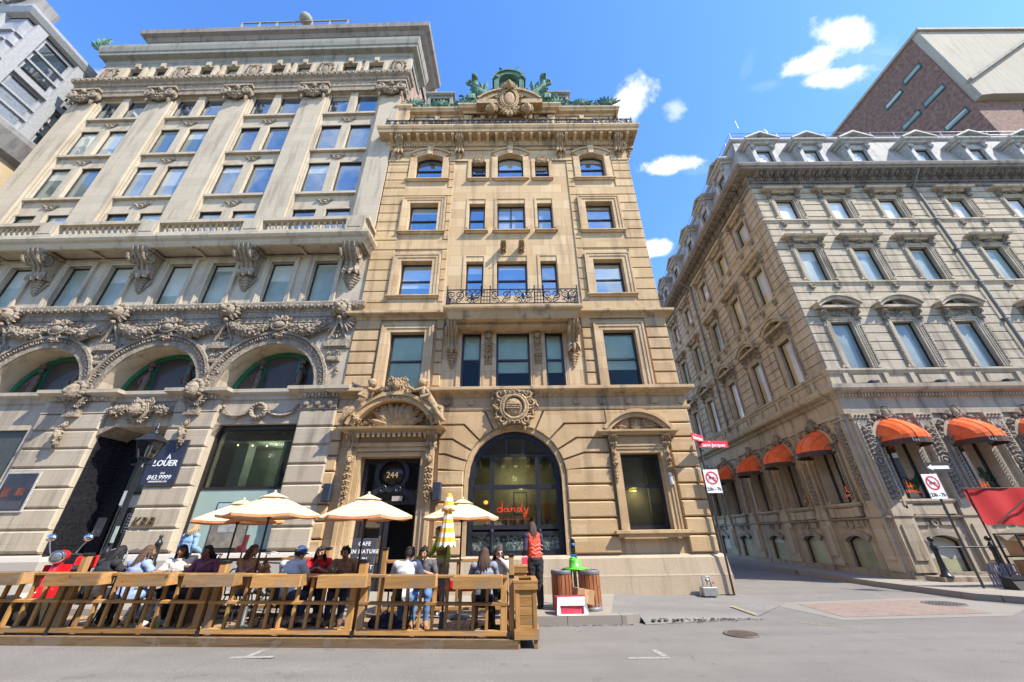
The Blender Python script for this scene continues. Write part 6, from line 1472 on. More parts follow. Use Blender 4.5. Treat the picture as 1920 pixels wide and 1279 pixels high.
def corner_pole():
    o = thing('street_sign_pole', 'dark pole at the sandstone corner with red street name blades and barred motorcycle sign', 'sign pole', (6.06, 12.42, .1))
    mb = MB(); mb.tube([(0,0,0),(0,0,4.3)], .03, 8); mb.build('pole', plain('brown_painted_pole', (.06,.045,.035), .5, .3), o)
    nomoto(o, .12, 2.93, .46, .68, -.06)
    def blade(name, txt, small, w, x, z, ang, y):
        M = loc(x, y, z) @ Matrix.Rotation(R(ang), 4, 'Z'); mb = MB(M); mb.cbox(-w/2, w/2, -.012, .012, -.1, .12, .006); b = mb.build('name_blade', SIGNR, o)
        mb = MB(); mb.text(txt, .15, M @ loc(0, -.016, -.015), ext=.001, bold=.003); mb.text(small, .055, M @ loc(-w*.12, -.016, .085), ext=.001); mb.build('blade_lettering', SIGNW, b)
    blade('', 'Saint-Jacques', 'Rue', .98, .42, 4.03, 4, -.05); blade('', 'Saint-Jean', 'Rue', .7, -.16, 4.2, 38, -.3)
corner_pole()
def right_pole():
    o = thing('no_motorcycle_sign_pole', 'steel pole on the hotel pavement with one way arrow above barred motorcycle sign', 'sign pole', (13.12, 12.55, .15))
    mb = MB(); mb.tube([(0,0,0),(0,0,3.6)], .032, 8); mb.build('pole', plain('dull_dark_steel', (.085,.08,.075), .5, .5), o)
    nomoto(o, -.06, 2.66, .5, .72, -.05)
    mb = MB(); mb.cbox(-.07, .76, -.05, -.035, 3.06, 3.38, .004); p = mb.build('arrow_panel', BLACKPL, o)
    mb = MB(); mb.prism([(0.0,3.22),(.16,3.31),(.16,3.27),(.69,3.27),(.69,3.17),(.16,3.17),(.16,3.13)], -.056, -.05); mb.build('white_arrow', SIGNW, p)
right_pole()
def rail_bollards():
    o = thing('bollard_railing', 'black ball topped iron posts joined by a bar in front of the hotel corner', 'railing', (13.75, 14.1, .15))
    for x in (.0, 1.9, 3.9):
        mb = MB(); mb.lathe([(.17,0),(.17,.05),(.12,.08),(.09,.25),(.065,.7),(.09,.76),(.1,.86),(.06,.92),(.04,.98)], (x,0,.12), 12); mb.ball((x,0,1.19), .085, 2); mb.build('post', IRON, o)
    mb = MB(); mb.tube([(0,0,.95),(3.9,0,.95)], .025, 8); mb.build('bar', IRON, o)
    mb = MB(); mb.box(-.2, 6.0, -.1, .55, 0, .13); mb.build('stone_step', GREYBASE, o)
rail_bollards()
def banner():
    o = thing('red_banner', 'bright red cloth banner at the right edge in front of the hotel', 'banner', (13.6, 12.2, .15)); n = 14; mb = MB(); vs = []; m = 6
    for j in range(m+1):
        for i in range(n+1):
            u, v = i/n, j/m; x = -.05+u*2.6+.16*v*(1-u); z = 2.56-v*1.0+.03*math.sin(u*9)*v; y = .05*math.sin(u*7+v*3)+.03*math.sin(u*17); vs.append((x, y, z))
    mb.add(vs, [(j*(n+1)+i,(j+1)*(n+1)+i,(j+1)*(n+1)+i+1,j*(n+1)+i+1) for j in range(m) for i in range(n)], True); mb.build('cloth', plain('bright_red_cloth', (.44,.005,.005), .75, 0, .1, 2), o)
    mb = MB(); mb.tube([(.35,-.12,1.62),(2.2,-.3,2.75)], .02, 6); mb.tube([(-.05,0,2.56),(2.6,0,2.56)], .018, 6); mb.tube([(.1,.05,0),(.1,.05,2.56)], .025, 6); mb.tube([(2.55,.05,0),(2.55,.05,2.56)], .025, 6); mb.build('banner_pole', BLACKPL, o)
banner()
CARD = plain('brown_cardboard', (.36,.21,.10), .8, 0, .15, 4)
def rack():
    o = thing('delivery_trolley', 'dark wire trolley loaded with cartons below the red banner', 'trolley', (14.35, 12.15, .15)); mb = MB()
    for x in (0, .75, 1.5):
        for y in (0, .55): mb.box(x-.02, x+.02, y-.02, y+.02, 0, 1.35)
    for z in (.15, .75, 1.33): 
        for y in (0, .55): mb.box(0, 1.5, y-.012, y+.012, z-.02, z+.02)
    mb.box(0, 1.5, .0, .55, .15, .17); mb.box(0, 1.5, 0, .55, .75, .77)
    mb.build('frame', BRONZE, o)
    for i, (x, z, w, h) in enumerate([(.05,.17,.42,.5),(.52,.17,.45,.42),(1.02,.17,.42,.5),(.05,.77,.5,.4),(.62,.77,.36,.5),(1.04,.77,.4,.38)]):
        c = thing('carton', ['tall plain carton low at the left end of the trolley','squat plain carton low in the middle of the trolley','tall plain carton low at the right end of the trolley','wide carton on the upper left of the trolley','upright carton on the upper middle of the trolley','short carton on the upper right of the trolley'][i], 'carton', (14.35+x, 12.2, .15+z), 0, 'cartons on the delivery trolley')
        mb = MB(); mb.cbox(0, w, 0, .42, 0, h, .006); mb.build('box_body', CARD, c); mb = MB(); mb.box(w*.42, w*.58, -.002, .0, h*.3, h); mb.build('tape', plain('tan_tape', (.45,.30,.15), .4) if 'tan_tape' not in bpy.data.materials else bpy.data.materials['tan_tape'], c)
    c = thing('bottle_crate', 'blue grey plastic bottle crate leaning by the railing post near the trolley', 'crate', (13.75, 12.45, .15)); mb = MB()
    for z in (0, .18, .36, .55): mb.box(0,.45,0,.02,z,z+.03); mb.box(0,.45,.38,.4,z,z+.03); mb.box(0,.02,0,.4,z,z+.03); mb.box(.43,.45,0,.4,z,z+.03)
    for i in range(6): mb.box(.085*i,.085*i+.025,0,.018,0,.58); mb.box(.085*i,.085*i+.025,.382,.4,0,.58)
    for i in range(5): mb.box(.002,.02,.09*i,.09*i+.02,0,.58); mb.box(.43,.448,.09*i,.09*i+.02,0,.58)
    mb.box(.01,.44,.01,.39,0,.02); mb.build('crate_body', plain('blue_grey_plastic', (.22,.22,.30), .5), c)
    c = thing('grit_bin', 'black sloping roadside bin lying at the foot of the right sign pole', 'bin', (13.5, 12.0, .15)); mb = MB(); mb.prismx([(0,0),(.4,0),(.35,.3),(.1,.22)], 0, .5); mb.build('bin_body', BLACKPL, c); mb = MB(); mb.prismx([(.08,.225),(.36,.305),(.36,.33),(.08,.25)], -.02, .52); mb.build('lid', IRON, c)
rack()
# ---- litter bins, parking post, boxes
def slat_bin(x, y, label):
    o = thing('litter_bin', label, 'litter bin', (x, y, .15), 0, 'slatted litter bins'); R0, R1 = .235, .25
    mb = MB(); mb.lathe([(.25,0),(.255,.03),(.24,.1),(.215,.1)], n=24); mb.lathe([(.215,.08),(.215,.86)], n=24); mb.build('base', plain('grey_plastic_trim', (.15,.15,.155), .5), o)
    n = 16
    for i in range(n):
        mb = MB(loc(0,0,0) @ Matrix.Rotation(6.283*i/n, 4, 'Z')); mb.cbox(-.040, .040, -.245, -.22, .1, .82, .006); mb.build('slat', WOODR, o)
    mb = MB(); mb.lathe([(.25,.82),(.258,.84),(.258,.9),(.245,.92),(.19,.92),(.185,.86),(.18,.5)], n=28, cap=False); mb.build('rim', bpy.data.materials['grey_plastic_trim'], o)
    mb = MB(); mb.lathe([(0,.45),(.18,.5)], n=16, cap=False); mb.build('liner', BLACKPL, o); o.scale = (.96, .96, .82)
WOODR = wood('red_brown_stained_slats', (.30,.115,.05), (.17,.06,.028), 1, 'z', .5)
slat_bin(1.12, 10.15, 'left of the two red brown slatted litter bins beside the woman in orange')
slat_bin(1.72, 10.05, 'right of the two red brown slatted litter bins, touching the red carton')
def parking_post():
    o = thing('parking_post', 'slim black parking post with blue plates standing behind the litter bins', 'post', (1.5, 10.7, .15)); mb = MB(); mb.tube([(0,0,0),(0,0,1.2)], .04, 8); mb.box(-.05,.05,-.03,.03,1.0,1.5); mb.ball((0,0,1.5), .05); mb.build('post', IRON, o)
    mb = MB(); mb.cbox(-.075,.075,-.05,-.03,1.0,1.15,.005); mb.M = loc(0,-.035,1.38) @ rotm('X',90); mb.lathe([(.045,0),(.045,.01),(0,.012)], n=12); mb.build('blue_plate', plain('blue_plate', (.03,.12,.34), .4), o); o.scale = (1, 1, .9)
    o = thing('green_hat_bin_topper', 'bright green hat shaped topper with white mark over the litter bins', 'bin topper', (1.46, 10.25, .15)); GR = plain('bright_green_plastic', (.10,.52,.03), .4, 0, .08); mb = MB()
    mb.tube([(0,.02,0),(0,.02,.86)], .02, 6); mb.build('stem', STEEL, o)
    mb = MB(); mb.lathe([(0,.84),(.2,.86),(.29,.9),(.3,.92),(.16,.925),(.14,.93),(.135,1.1),(.12,1.15),(0,1.15)], n=24); mb.ball((-.05,0,1.16), (.08,.1,.035)); mb.build('hat', GR, o)
    mb = MB(); mb.box(-.01,.03,-.14,-.132,.97,1.08); mb.box(.015,.045,-.142,-.134,.97,1.0); mb.build('white_mark', SIGNW, o); o.scale = (1, 1, .84)
parking_post()
def cartons():
    o = thing('red_carton', 'open red and white carton lying on the kerb before the litter bins', 'carton', (1.22, 9.52, .15), R(4)); mb = MB(); REDC = plain('red_white_carton', (.55,.05,.09), .6); WHC = plain('white_card', (.66,.65,.62), .7, 0, .12)
    mb.box(-.3,.3,0,.012,0,.34); mb.box(-.3,.3,.3,.312,0,.3); mb.box(-.3,-.288,0.01,.3,0,.3); mb.box(.288,.3,.01,.3,0,.3); mb.box(-.29,.29,.01,.3,0,.01); mb.build('carton_body', REDC, o)
    mb = MB(); mb.add([(-.26,-.02,.16),(.27,-.03,.155),(.29,-.005,.31),(-.29,-.005,.31)], [(0,1,2,3)]); mb.add([(-.33,-.09,0.01),(-.29,-.012,.31),(-.25,-.012,.17),(-.24,-.06,.02)], [(0,1,2,3)][::-1]); mb.add([(.34,-.09,0.01),(.29,-.012,.31),(.25,-.012,.17),(.24,-.06,.02)], [(0,3,2,1)]); mb.add([(-.3,-.1,.004),(.3,-.12,.004),(.26,-.0,.012),(-.26,-.0,.012)], [(0,1,2,3)])
    mb.build('flap', WHC, o, recalc=True)
    o = thing('brown_carton', 'small brown cardboard box tilted on top of the red carton', 'carton', (1.48, 9.72, .32), R(18)); mb = MB(rotm('Y', 10)); mb.cbox(-.2,.2,-.14,.14,0,.26,.004); mb.build('box_body', CARD, o); mb = MB(rotm('Y', 10)); mb.box(-.04,.06,-.143,-.139,.02,.26); mb.box(-.04,.06,-.14,.14,.26,.263); mb.build('tape', bpy.data.materials['tan_tape'], o)
cartons()
def gas():
    o = thing('gas_meter', 'grey gas meter with pipes and red valve at the foot of the sandstone plinth', 'gas meter', (5.33, 12.28, .1)); mb = MB(); mb.cbox(-.24,.24,-.14,.14,0,.24,.015); mb.build('guard_box', STEEL, o)
    mb = MB(); mb.tube([(-.13,.05,.24),(-.13,.05,.52),(.13,.05,.52),(.13,.05,.24)], .025, 7); mb.ball((.02,.02,.42), (.07,.06,.06), 2); mb.tube([(0,.02,.42),(0,.02,.28)], .02, 6); mb.build('pipe', STEEL, o); mb = MB(); mb.tube([(.16,.0,.38),(.22,-.02,.32)], .022, 6); mb.build('valve', REDM, o); o.scale = (.82, .82, .85)
gas()
# ---- red scooter and parked bicycles
def scooter():
    o = thing('red_scooter', 'glossy red motor scooter with round chrome headlamp parked behind the deck fence', 'scooter', (-9.72, 9.62, gz_walk(-9.7)-.08), R(24))
    def wheel(y, f):
        mb = MB(loc(0, y, .24) @ rotm('Y', 90)); mb.lathe([(.15,-.05),(.21,-.055),(.24,-.02),(.24,.02),(.21,.055),(.15,.05)], n=20, cap=False); w = mb.build('wheel', BLACKPL, o); mb = MB(loc(0, y, .24) @ rotm('Y', 90)); mb.lathe([(0,-.03),(.15,-.045),(.155,.0),(.15,.045),(0,.03)], n=16); mb.build('rim', CHROME, w)
    wheel(-.62, 1); wheel(.6, 0)
    mb = MB(); mb.ball((0,-.62,.36), (.11,.26,.14), 2); mb.tube([(0,-.6,.35),(0,-.5,.62),(0,-.38,1.0)], [.07,.09,.07], 8)
    mb.add([(-.2,-.44,.28),(.2,-.44,.28),(.22,-.36,.85),(-.22,-.36,.85),(-.2,-.36,.28),(.2,-.36,.28),(.2,-.3,.85),(-.2,-.3,.85)], [(0,1,2,3),(5,4,7,6),(0,3,7,4),(1,5,6,2),(3,2,6,7)])
    mb.box(-.17,.17,-.4,.15,.24,.3); mb.ball((-.14,.5,.48), (.13,.34,.2), 2); mb.ball((.14,.5,.48), (.13,.34,.2), 2); mb.ball((0,.55,.5), (.16,.36,.2), 2); mb.build('body', REDM, o)
    mb = MB(); mb.ball((0,-.42,1.02), (.14,.15,.11), 2); mb.build('headset', REDM, o)
    mb = MB(loc(0,-.56,1.0) @ rotm('X', 90)); mb.lathe([(.115,-.04),(.128,.02),(.105,.04)], n=22); h = mb.build('headlight', CHROME, o); mb = MB(loc(0,-.56,1.0) @ rotm('X', 90)); mb.lathe([(.105,.03),(.06,.055),(0,.062)], n=18); mb.build('lens', plain('pale_lens', (.30,.33,.35), .08, .6), h)
    mb = MB(); mb.tube([(-.34,-.32,1.02),(-.12,-.4,1.04),(.12,-.4,1.04),(.34,-.32,1.02)], .022, 6); mb.build('handlebar', BLACKPL, o)
    for s in (-1, 1):
        mb = MB(); mb.tube([(s*.2,-.4,1.06),(s*.26,-.42,1.2),(s*.3,-.4,1.3)], .011, 5); mb.M = loc(s*.3,-.4,1.36) @ rotm('X', 80); mb.lathe([(.075,-.015),(.08,.01),(0,.016)], n=16); mb.M = None; mb.build('mirror', CHROME, o)
    mb = MB(); mb.ball((0,.42,.74), (.15,.36,.07), 2); mb.build('saddle', BLACKPL, o)
    mb = MB(); mb.cbox(-.2,.2,.72,1.05,.72,.98,.04); mb.build('top_box', REDM, o)
scooter()
def bicycle(x, y, rz, label, frame):
    o = thing('bicycle', label, 'bicycle', (x, y, gz_walk(x)), rz)
    for q in (-.5, .52):
        mb = MB(); n = 24; mb.tube([(0,q+.33*math.cos(6.283*i/n),.34+.33*math.sin(6.283*i/n)) for i in range(n+1)], .018, 6); w = mb.build('wheel', BLACKPL, o); mb = MB()
        for i in range(12): mb.tube([(0,q,.34),(0,q+.32*math.cos(6.283*i/12),.34+.32*math.sin(6.283*i/12))], .003, 3)
        mb.build('spokes', STEEL, w)
    mb = MB()
    for a, b in (((0,-.42,.82),(0,.05,.3)),((0,.05,.3),(0,.2,.86)),((0,-.42,.82),(0,.17,.78)),((0,.05,.3),(0,.52,.34)),((0,.18,.76),(0,.52,.34)),((0,-.5,.34),(0,-.4,.98))): mb.tube([a,b], .017, 6)
    mb.build('frame', frame, o)
    mb = MB(); mb.tube([(-.28,-.22,1.0),(-.24,-.36,1.04),(0,-.4,1.0),(.24,-.36,1.04),(.28,-.22,1.0)], .013, 6); mb.build('handlebar', STEEL, o); mb = MB(); mb.ball((0,.22,.92), (.07,.13,.035), 2); mb.build('saddle', BLACKPL, o)
bicycle(-9.6, 10.5, R(75), 'grey bicycle leaning between the scooter and the street lamp', STEEL)
bicycle(-5.6, 10.7, R(-80), 'dark bicycle parked behind the woman with drawn up knees', BLACKP)
o = thing('pink_cushioned_tube', 'pink padded tube and ball fixed upright by the bicycle behind the left umbrellas', 'bicycle accessory', (-6.1, 9.8, gz_walk(-6))); PINK = plain('salmon_pink_foam', (.75,.16,.20), .6)
mb = MB(); mb.tube([(.0,0,0),(0,0,1.05)], .018, 6); mb.build('stem', BLACKP, o); mb = MB(); mb.ball((-.05,0,1.12), (.12,.09,.08), 2); mb.build('pink_ball', PINK, o); mb = MB(); mb.tube([(.0,0,1.12),(.02,0,1.4)], .055, 10); mb.build('pink_tube', PINK, o)
# ---- menu board
o = thing('menu_board', 'black menu board with white lettering standing by the doorway', 'sign board', (-3.5, 10.05, gz_walk(-3.5)), R(-4)); mb = MB(rotm('X', -6)); mb.cbox(-.3,.3,0,.03,.1,1.38,.008); mb.box(-.3,-.26,0.032,.06,0,1.3); mb.box(.26,.3,.032,.06,0,1.3); mb.build('board', plain('charcoal_board', (.06,.062,.07), .6), o)
mb = MB()
for t, z in (('CAFE',1.26),('VIN NATURE',1.1),('FUN',.94),('ET ESPRIT',.78)): mb.text(t, .115, rotm('X', -6) @ loc(0, -.004, z), ext=.002, spacing=1.15, bold=.003)
mb.build('lettering', WHITEL, o)
# ---- small bird on the ledge
o = thing('pigeon', 'grey pigeon perched on the ledge above the sandstone doorway', 'pigeon', (-5.35, 12.4, 6.22)); mb = MB(); mb.ball((0,0,.09), (.13,.06,.065), 2); mb.ball((-.11,0,.17), .042, 2); mb.tube([(-.14,0,.17),(-.17,0,.165)], [.012,.004], 5); mb.tube([(.1,0,.08),(.24,0,.05)], [.045,.02], 6, flat=.4); mb.tube([(0,.02,.04),(0,.02,0)], .006, 4); mb.tube([(0,-.02,.04),(0,-.02,0)], .006, 4); mb.build('body', plain('pigeon_grey', (.10,.105,.12), .7, 0, .4, 30), o)
# ------------------------------------------------------------------ terrace deck
def dz(x): return 0.12+0.018*max(0.0, -x)
WOODF = wood('honey_coloured_timber', (.36,.198,.068), (.22,.11,.034), 1, 'x')
WOODZ = wood('honey_coloured_upright', (.36,.198,.068), (.22,.11,.034), 1, 'z')
WOODD = wood('walked_grey_brown_deck_boards', (.36,.245,.15), (.25,.165,.10), .8, 'y', .75)
WOODG = wood('weathered_beam', (.17,.115,.065), (.09,.06,.035), 1, 'x', .8)
deck = thing('terrace_deck', 'low timber terrace deck built along the kerb', 'deck', (0, 0, 0))
mb = MB(); X0, X1 = -11.2, .08
n = 78
for i in range(n):
    a = X0+(X1-X0)*i/n; b = X0+(X1-X0)*(i+1)/n-.006; z = dz((a+b)/2); mb.box(a, b, 7.66, 9.38, z-.03, z)
mb.build('deck_boards', WOODD, deck)
mb = MB(); 
for a, b in ((X0,-5.2),(-5.195,-2.66),(-2.655,X1)): mb.add([(a,7.62,gz_road(a)+.0),(b,7.62,gz_road(b)),(b,7.66,gz_road(b)),(a,7.66,gz_road(a)),(a,7.62,dz(a)-.004),(b,7.62,dz(b)-.004),(b,7.66,dz(b)-.004),(a,7.66,dz(a)-.004)], [(0,1,5,4),(1,2,6,5),(2,3,7,6),(3,0,4,7),(4,5,6,7)])
mb.build('edge_beam', WOODG, deck)
NUM = ['leftmost','second from left','third from left','rightmost']
def fence(xa, xb, label):
    x = (xa+xb)/2; o = thing('fence_section', label, 'fence', (x, 7.72, dz(x)), 0, 'slatted fence sections along the deck'); w = (xb-xa)/2-.03; sl = .018
    o.rotation_euler = (0, math.atan(sl), 0)
    def rail(z0, z1, y0, y1): mb = MB(); mb.cbox(-w, w, y0, y1, z0, z1, .005); mb.build('rail', WOODF, o)
    rail(.035, .11, -.045, .045); rail(.445, .49, -.05, .05); rail(.84, .88, -.10, .09)
    for s in (-1, 1): mb = MB(); mb.cbox(s*(w-.06)-.055, s*(w-.06)+.055, -.04, .04, .11, .84, .005); mb.build('stud', WOODZ, o)
    k = 9; mb = MB(); mb.cbox(-.024, .024, -.028, .028, .11, .84, .004); b0 = mb.build('baluster', WOODZ, o)
    for i in range(k):
        q = b0 if i == 0 else dup(b0, parent=o); q.location = (-w+.12+(2*w-.24)*(i+1)/(k+1), 0, 0)
    mb = MB(); mb.box(w+.0, w+.06, -.05, .05, -.005, .09); mb.build('post_foot', IRON, o)
PX_ = [-10.15,-7.62,-5.15,-2.63,-.07]
for i, (a, b) in enumerate(zip(PX_, PX_[1:])): fence(a, b, NUM[i]+' slatted timber fence section along the road edge of the deck')
def cap_post(x, y, label, h=1.12, w=.1):
    o = thing('fence_post', label, 'post', (x, y, dz(x)), 0, 'capped timber posts round the deck'); mb = MB(); mb.cbox(-w/2, w/2, -w/2, w/2, 0, h, .006); mb.build('post', WOODZ, o); mb = MB(); mb.cbox(-w*.62, w*.62, -w*.62, w*.62, h-.0, h+.05, .01); mb.cbox(-w*.56, w*.56, -w*.56, w*.56, h-.32, h-.27, .004) if y < 8 and x > -1 else None; mb.build('cap', IRON, o)
cap_post(-7.68, 7.9, 'capped post behind the fence below the black haired woman'); cap_post(-5.15, 7.9, 'capped post behind the fence left of the umbrella base', 1.02, .12); cap_post(-2.66, 7.9, 'capped post behind the fence left of the dropped backpack', 1.05, .13); cap_post(-.02, 7.76, 'capped end post beside the tall planter', 1.16, .085)
cap_post(-3.95, 9.32, 'capped post at the back between the red dressed woman and the man in brown', 1.2); cap_post(-2.72, 9.32, 'capped post at the back right of the menu board', 1.2); cap_post(-.02, 9.3, 'capped post at the back beside the small rear planter', 1.1); cap_post(-7.0, 9.32, 'capped post at the back behind the drinks trolley', 1.0)
def rear_rail(xa, xb, label):
    x = (xa+xb)/2; o = thing('rear_railing', label, 'railing', (x, 9.32, dz(x)), 0, 'railings along the pavement side'); w = (xb-xa)/2-.06
    for z in (.14, .98): mb = MB(); mb.cbox(-w, w, -.03, .03, z, z+.06, .004); mb.build('rail', WOODF, o)
    n = max(3, int(2*w/.42))
    for i in range(n): xx = -w+2*w*(i+.5)/n; mb = MB(); mb.cbox(xx-.025, xx+.025, -.025, .025, .2, .98, .004); mb.build('baluster', WOODZ, o)
rear_rail(-2.72, -.02, 'timber railing on the pavement side behind the green dressed woman'); rear_rail(-7.0, -3.95, 'timber railing on the pavement side behind the man in the cap')
# planter boxes hung on the fence
BOXN = ['planter box with oval knot grain, at the left end by the scooter','planter box below the woman with long braids','grey brown planter box below the woman in purple','planter box below the man in the blue cap','planter box below the man in brown','planter box below the man in the white tee shirt','planter box below the long haired woman at the right end']
WOODB = [wood('planter_timber_a', (.33,.185,.066), (.21,.105,.036), .8), wood('planter_timber_b', (.26,.165,.08), (.17,.10,.05), .8), wood('planter_timber_c', (.38,.21,.072), (.26,.135,.044), .8)]
for i, (a, b, t) in enumerate([(-7.78,-6.87,0),(-6.58,-5.73,0),(-5.47,-4.62,1),(-4.33,-3.52,2),(-3.24,-2.42,2),(-2.12,-1.28,2),(-.99,-.17,2),(-9.2,-8.2,1)]):
    x = (a+b)/2; o = thing('planter_box', (BOXN+['planter box left of the gap in front of the scooter'])[i], 'planter box', (x, 7.53, dz(x)+.71), 0, 'planter boxes hung along the fence'); w = (b-a)/2; m = WOODB[t]
    mb = MB(); mb.cbox(-w, w, -.12, -.085, 0, .18, .004); mb.build('front_board', m, o); mb = MB(); mb.cbox(-w, w, .135, .17, 0, .18, .004); mb.build('back_board', m, o)
    for s in (-1, 1): mb = MB(); mb.cbox(s*w-.02-.019*s, s*w+.02-.019*s, -.0845, .1345, .004, .176, .003); mb.build('end_board', WOODB[2], o)
    mb = MB(); mb.box(-w+.04, w-.04, -.084, .134, .0, .02); mb.build('bottom_board', WOODG, o)
def tall_planter(x0, x1, y0, y1, h, z, label):
    o = thing('tall_planter', label, 'planter', ((x0+x1)/2, (y0+y1)/2, z)); a, b = (x1-x0)/2, (y1-y0)/2; T = .035
    n = 5; zb = .2; zt = h-.12
    for i in range(n):
        z0 = zb+(zt-zb)*i/n; z1 = zb+(zt-zb)*(i+1)/n-.006
        for (p, q, r, s) in ((-a+.06,a-.06,-b+.01,-b+T),(-a+.06,a-.06,b-T,b-.01),(-a+.01,-a+T,-b+.06,b-.06),(a-T,a-.01,-b+.06,b-.06)): mb = MB(); mb.box(p,q,r,s,z0,z1); mb.build('board', WOODF if i % 2 else WOODB[2], o)
    for sx in (-1, 1):
        for sy in (-1, 1): mb = MB(); mb.cbox(sx*(a-.035)-.035, sx*(a-.035)+.035, sy*(b-.035)-.035, sy*(b-.035)+.035, 0, h-.1, .004); mb.build('corner_leg', WOODZ, o)
    for za, zb2 in ((zb-.08, zb+.06), (h-.13, h-.03)):
        mb = MB()
        for (p, q, r, s) in ((-a-.02,a+.02,-b-.025,-b+.003),(-a-.02,a+.02,b-.003,b+.025),(-a-.025,-a+.003,-b,b),(a-.003,a+.025,-b,b)): mb.box(p,q,r,s,za,zb2)
        mb.build('band', WOODB[0], o)
    mb = MB()
    for (p, q, r, s) in ((-a-.03,a+.03,-b-.03,-b+.07),(-a-.03,a+.03,b-.07,b+.03),(-a-.03,-a+.07,-b+.07,b-.07),(a-.07,a+.03,-b+.07,b-.07)): mb.box(p,q,r,s,h-.03,h)
    mb.build('rim', WOODF, o)
    mb = MB(); mb.box(-a+.04,a-.04,-b+.04,b-.04,h-.3,h-.26); mb.build('soil', plain('dry_soil', (.10,.06,.035), .95, 0, .4, 20), o)
tall_planter(.04, .40, 7.64, 8.45, .93, 0.0, 'tall empty timber planter at the right end of the deck')
tall_planter(-.05, .30, 9.62, 10.0, .88, .15, 'small timber planter standing behind the right end of the deck')
# ---- umbrellas
def stripe(name, a, b, k, radial=False, dark=None):
    m = MatB(name); s = m.N.new('ShaderNodeSeparateXYZ'); m.L.new(m.co, s.inputs[0])
    v = m.math('LESS_THAN', m.math('FRACT', m.math('MULTIPLY', s.outputs[2] , k)), .5)
    c = m.mix(v, a, b); m.b.inputs['Transmission Weight'].default_value = 0
    m.fin(c, .85, spec=.2); N, L = m.N, m.L
    tl = N.new('ShaderNodeBsdfTranslucent'); L.new(c, tl.inputs[0]); mx = N.new('ShaderNodeMixShader'); mx.inputs[0].default_value = .15; L.new(m.b.outputs[0], mx.inputs[1]); L.new(tl.outputs[0], mx.inputs[2]); L.new(mx.outputs[0], N['Material Output'].inputs[0]); return m.m
STR = stripe('yellow_white_striped_canvas', (.70,.625,.49), (.69,.54,.29), 15)
POLE = plain('dark_bronze_pole', (.045,.03,.022), .4, .4)
HEM = plain('orange_hem', (.74,.30,.14), .8)
def umbrella(x, y, z, top, rad, label, rz=.2, nn=6):
    o = thing('patio_umbrella', label, 'umbrella', (x, y, z), rz, 'open striped umbrellas'); H = top-z; E = H-.36*rad/.9
    mb = MB(); mb.lathe([(.25,0),(.25,.02),(.06,.045),(.045,.05),(.04,.3),(.03,.32)], n=22); mb.build('base', plain('grey_umbrella_base', (.10,.11,.12), .5, .3) if 'grey_umbrella_base' not in bpy.data.materials else bpy.data.materials['grey_umbrella_base'], o)
    mb = MB(); mb.tube([(0,0,.05),(0,0,H-.03)], .02, 8); mb.lathe([(.035,0),(.04,.03),(.035,.08)], (0,0,H-.45), 8); mb.build('pole', POLE, o)
    mb = MB(); m = 6; vs = [(0,0,H)]; sub = 4; ns = nn*sub
    for j in range(1, m+1):
        t = j/m
        for i in range(ns):
            a = 2*math.pi*i/ns; f = (i % sub)/sub; k = math.cos(math.pi/nn)/math.cos(2*math.pi/nn*f-math.pi/nn)
            dip = .035*t*math.sin(math.pi*f); r = rad*t*k; zz = H-(H-E)*(t**1.12)-dip
            vs.append((r*math.cos(a), r*math.sin(a), zz))
    fs = [(0,1+i,1+(i+1) % ns) for i in range(ns)]
    for j in range(m-1):
        for i in range(ns): a = 1+j*ns; fs.append((a+i, a+ns+i, a+ns+(i+1) % ns, a+(i+1) % ns))
    mb.add(vs, fs, False); ring = vs[-ns:]; can = mb.build('canopy', STR, o)
    mb = MB(); k = ns; vs = ring+[(px*.995, py*.995, pz-.045) for px, py, pz in ring]; mb.add(vs, [(i, k+i, k+(i+1) % k, (i+1) % k) for i in range(k)]); mb.build('hem', HEM, can)
    mb = MB(); vs = [(0,0,H+.05)]+[(.3*rad*math.cos(2*math.pi*i/nn), .3*rad*math.sin(2*math.pi*i/nn), H-.055-.0) for i in range(nn)]; mb.add(vs, [(0,1+i,1+(i+1) % nn) for i in range(nn)]); mb.ball((0,0,H+.06), .03); mb.build('vent', STR, can)
    for i in range(nn):
        a = 2*math.pi*i/nn; c, s = math.cos(a), math.sin(a); mb = MB(); mb.tube([(0,0,H-.04),(rad*.97*c,rad*.97*s,E-.012)], .009, 4); mb.tube([(0.03*c,.03*s,H-.4),(rad*.5*c,rad*.5*s,(H+E)/2-.02)], .009, 4); mb.build('rib', POLE, o)
umbrella(-6.0, 9.2, dz(-6), 2.36, .95, 'leftmost striped umbrella, partly hidden behind the next one', .15)
umbrella(-4.85, 8.35, dz(-4.85), 2.42, .93, 'striped umbrella in front of the frosted shop window, nearest the camera', .35)
umbrella(-2.8, 8.0, dz(-2.8), 2.33, .88, 'striped umbrella standing before the doorway', .1)
umbrella(-1.13, 9.45, .15, 2.34, .86, 'striped umbrella between the doorway and the arched window, behind the folded one', .3)
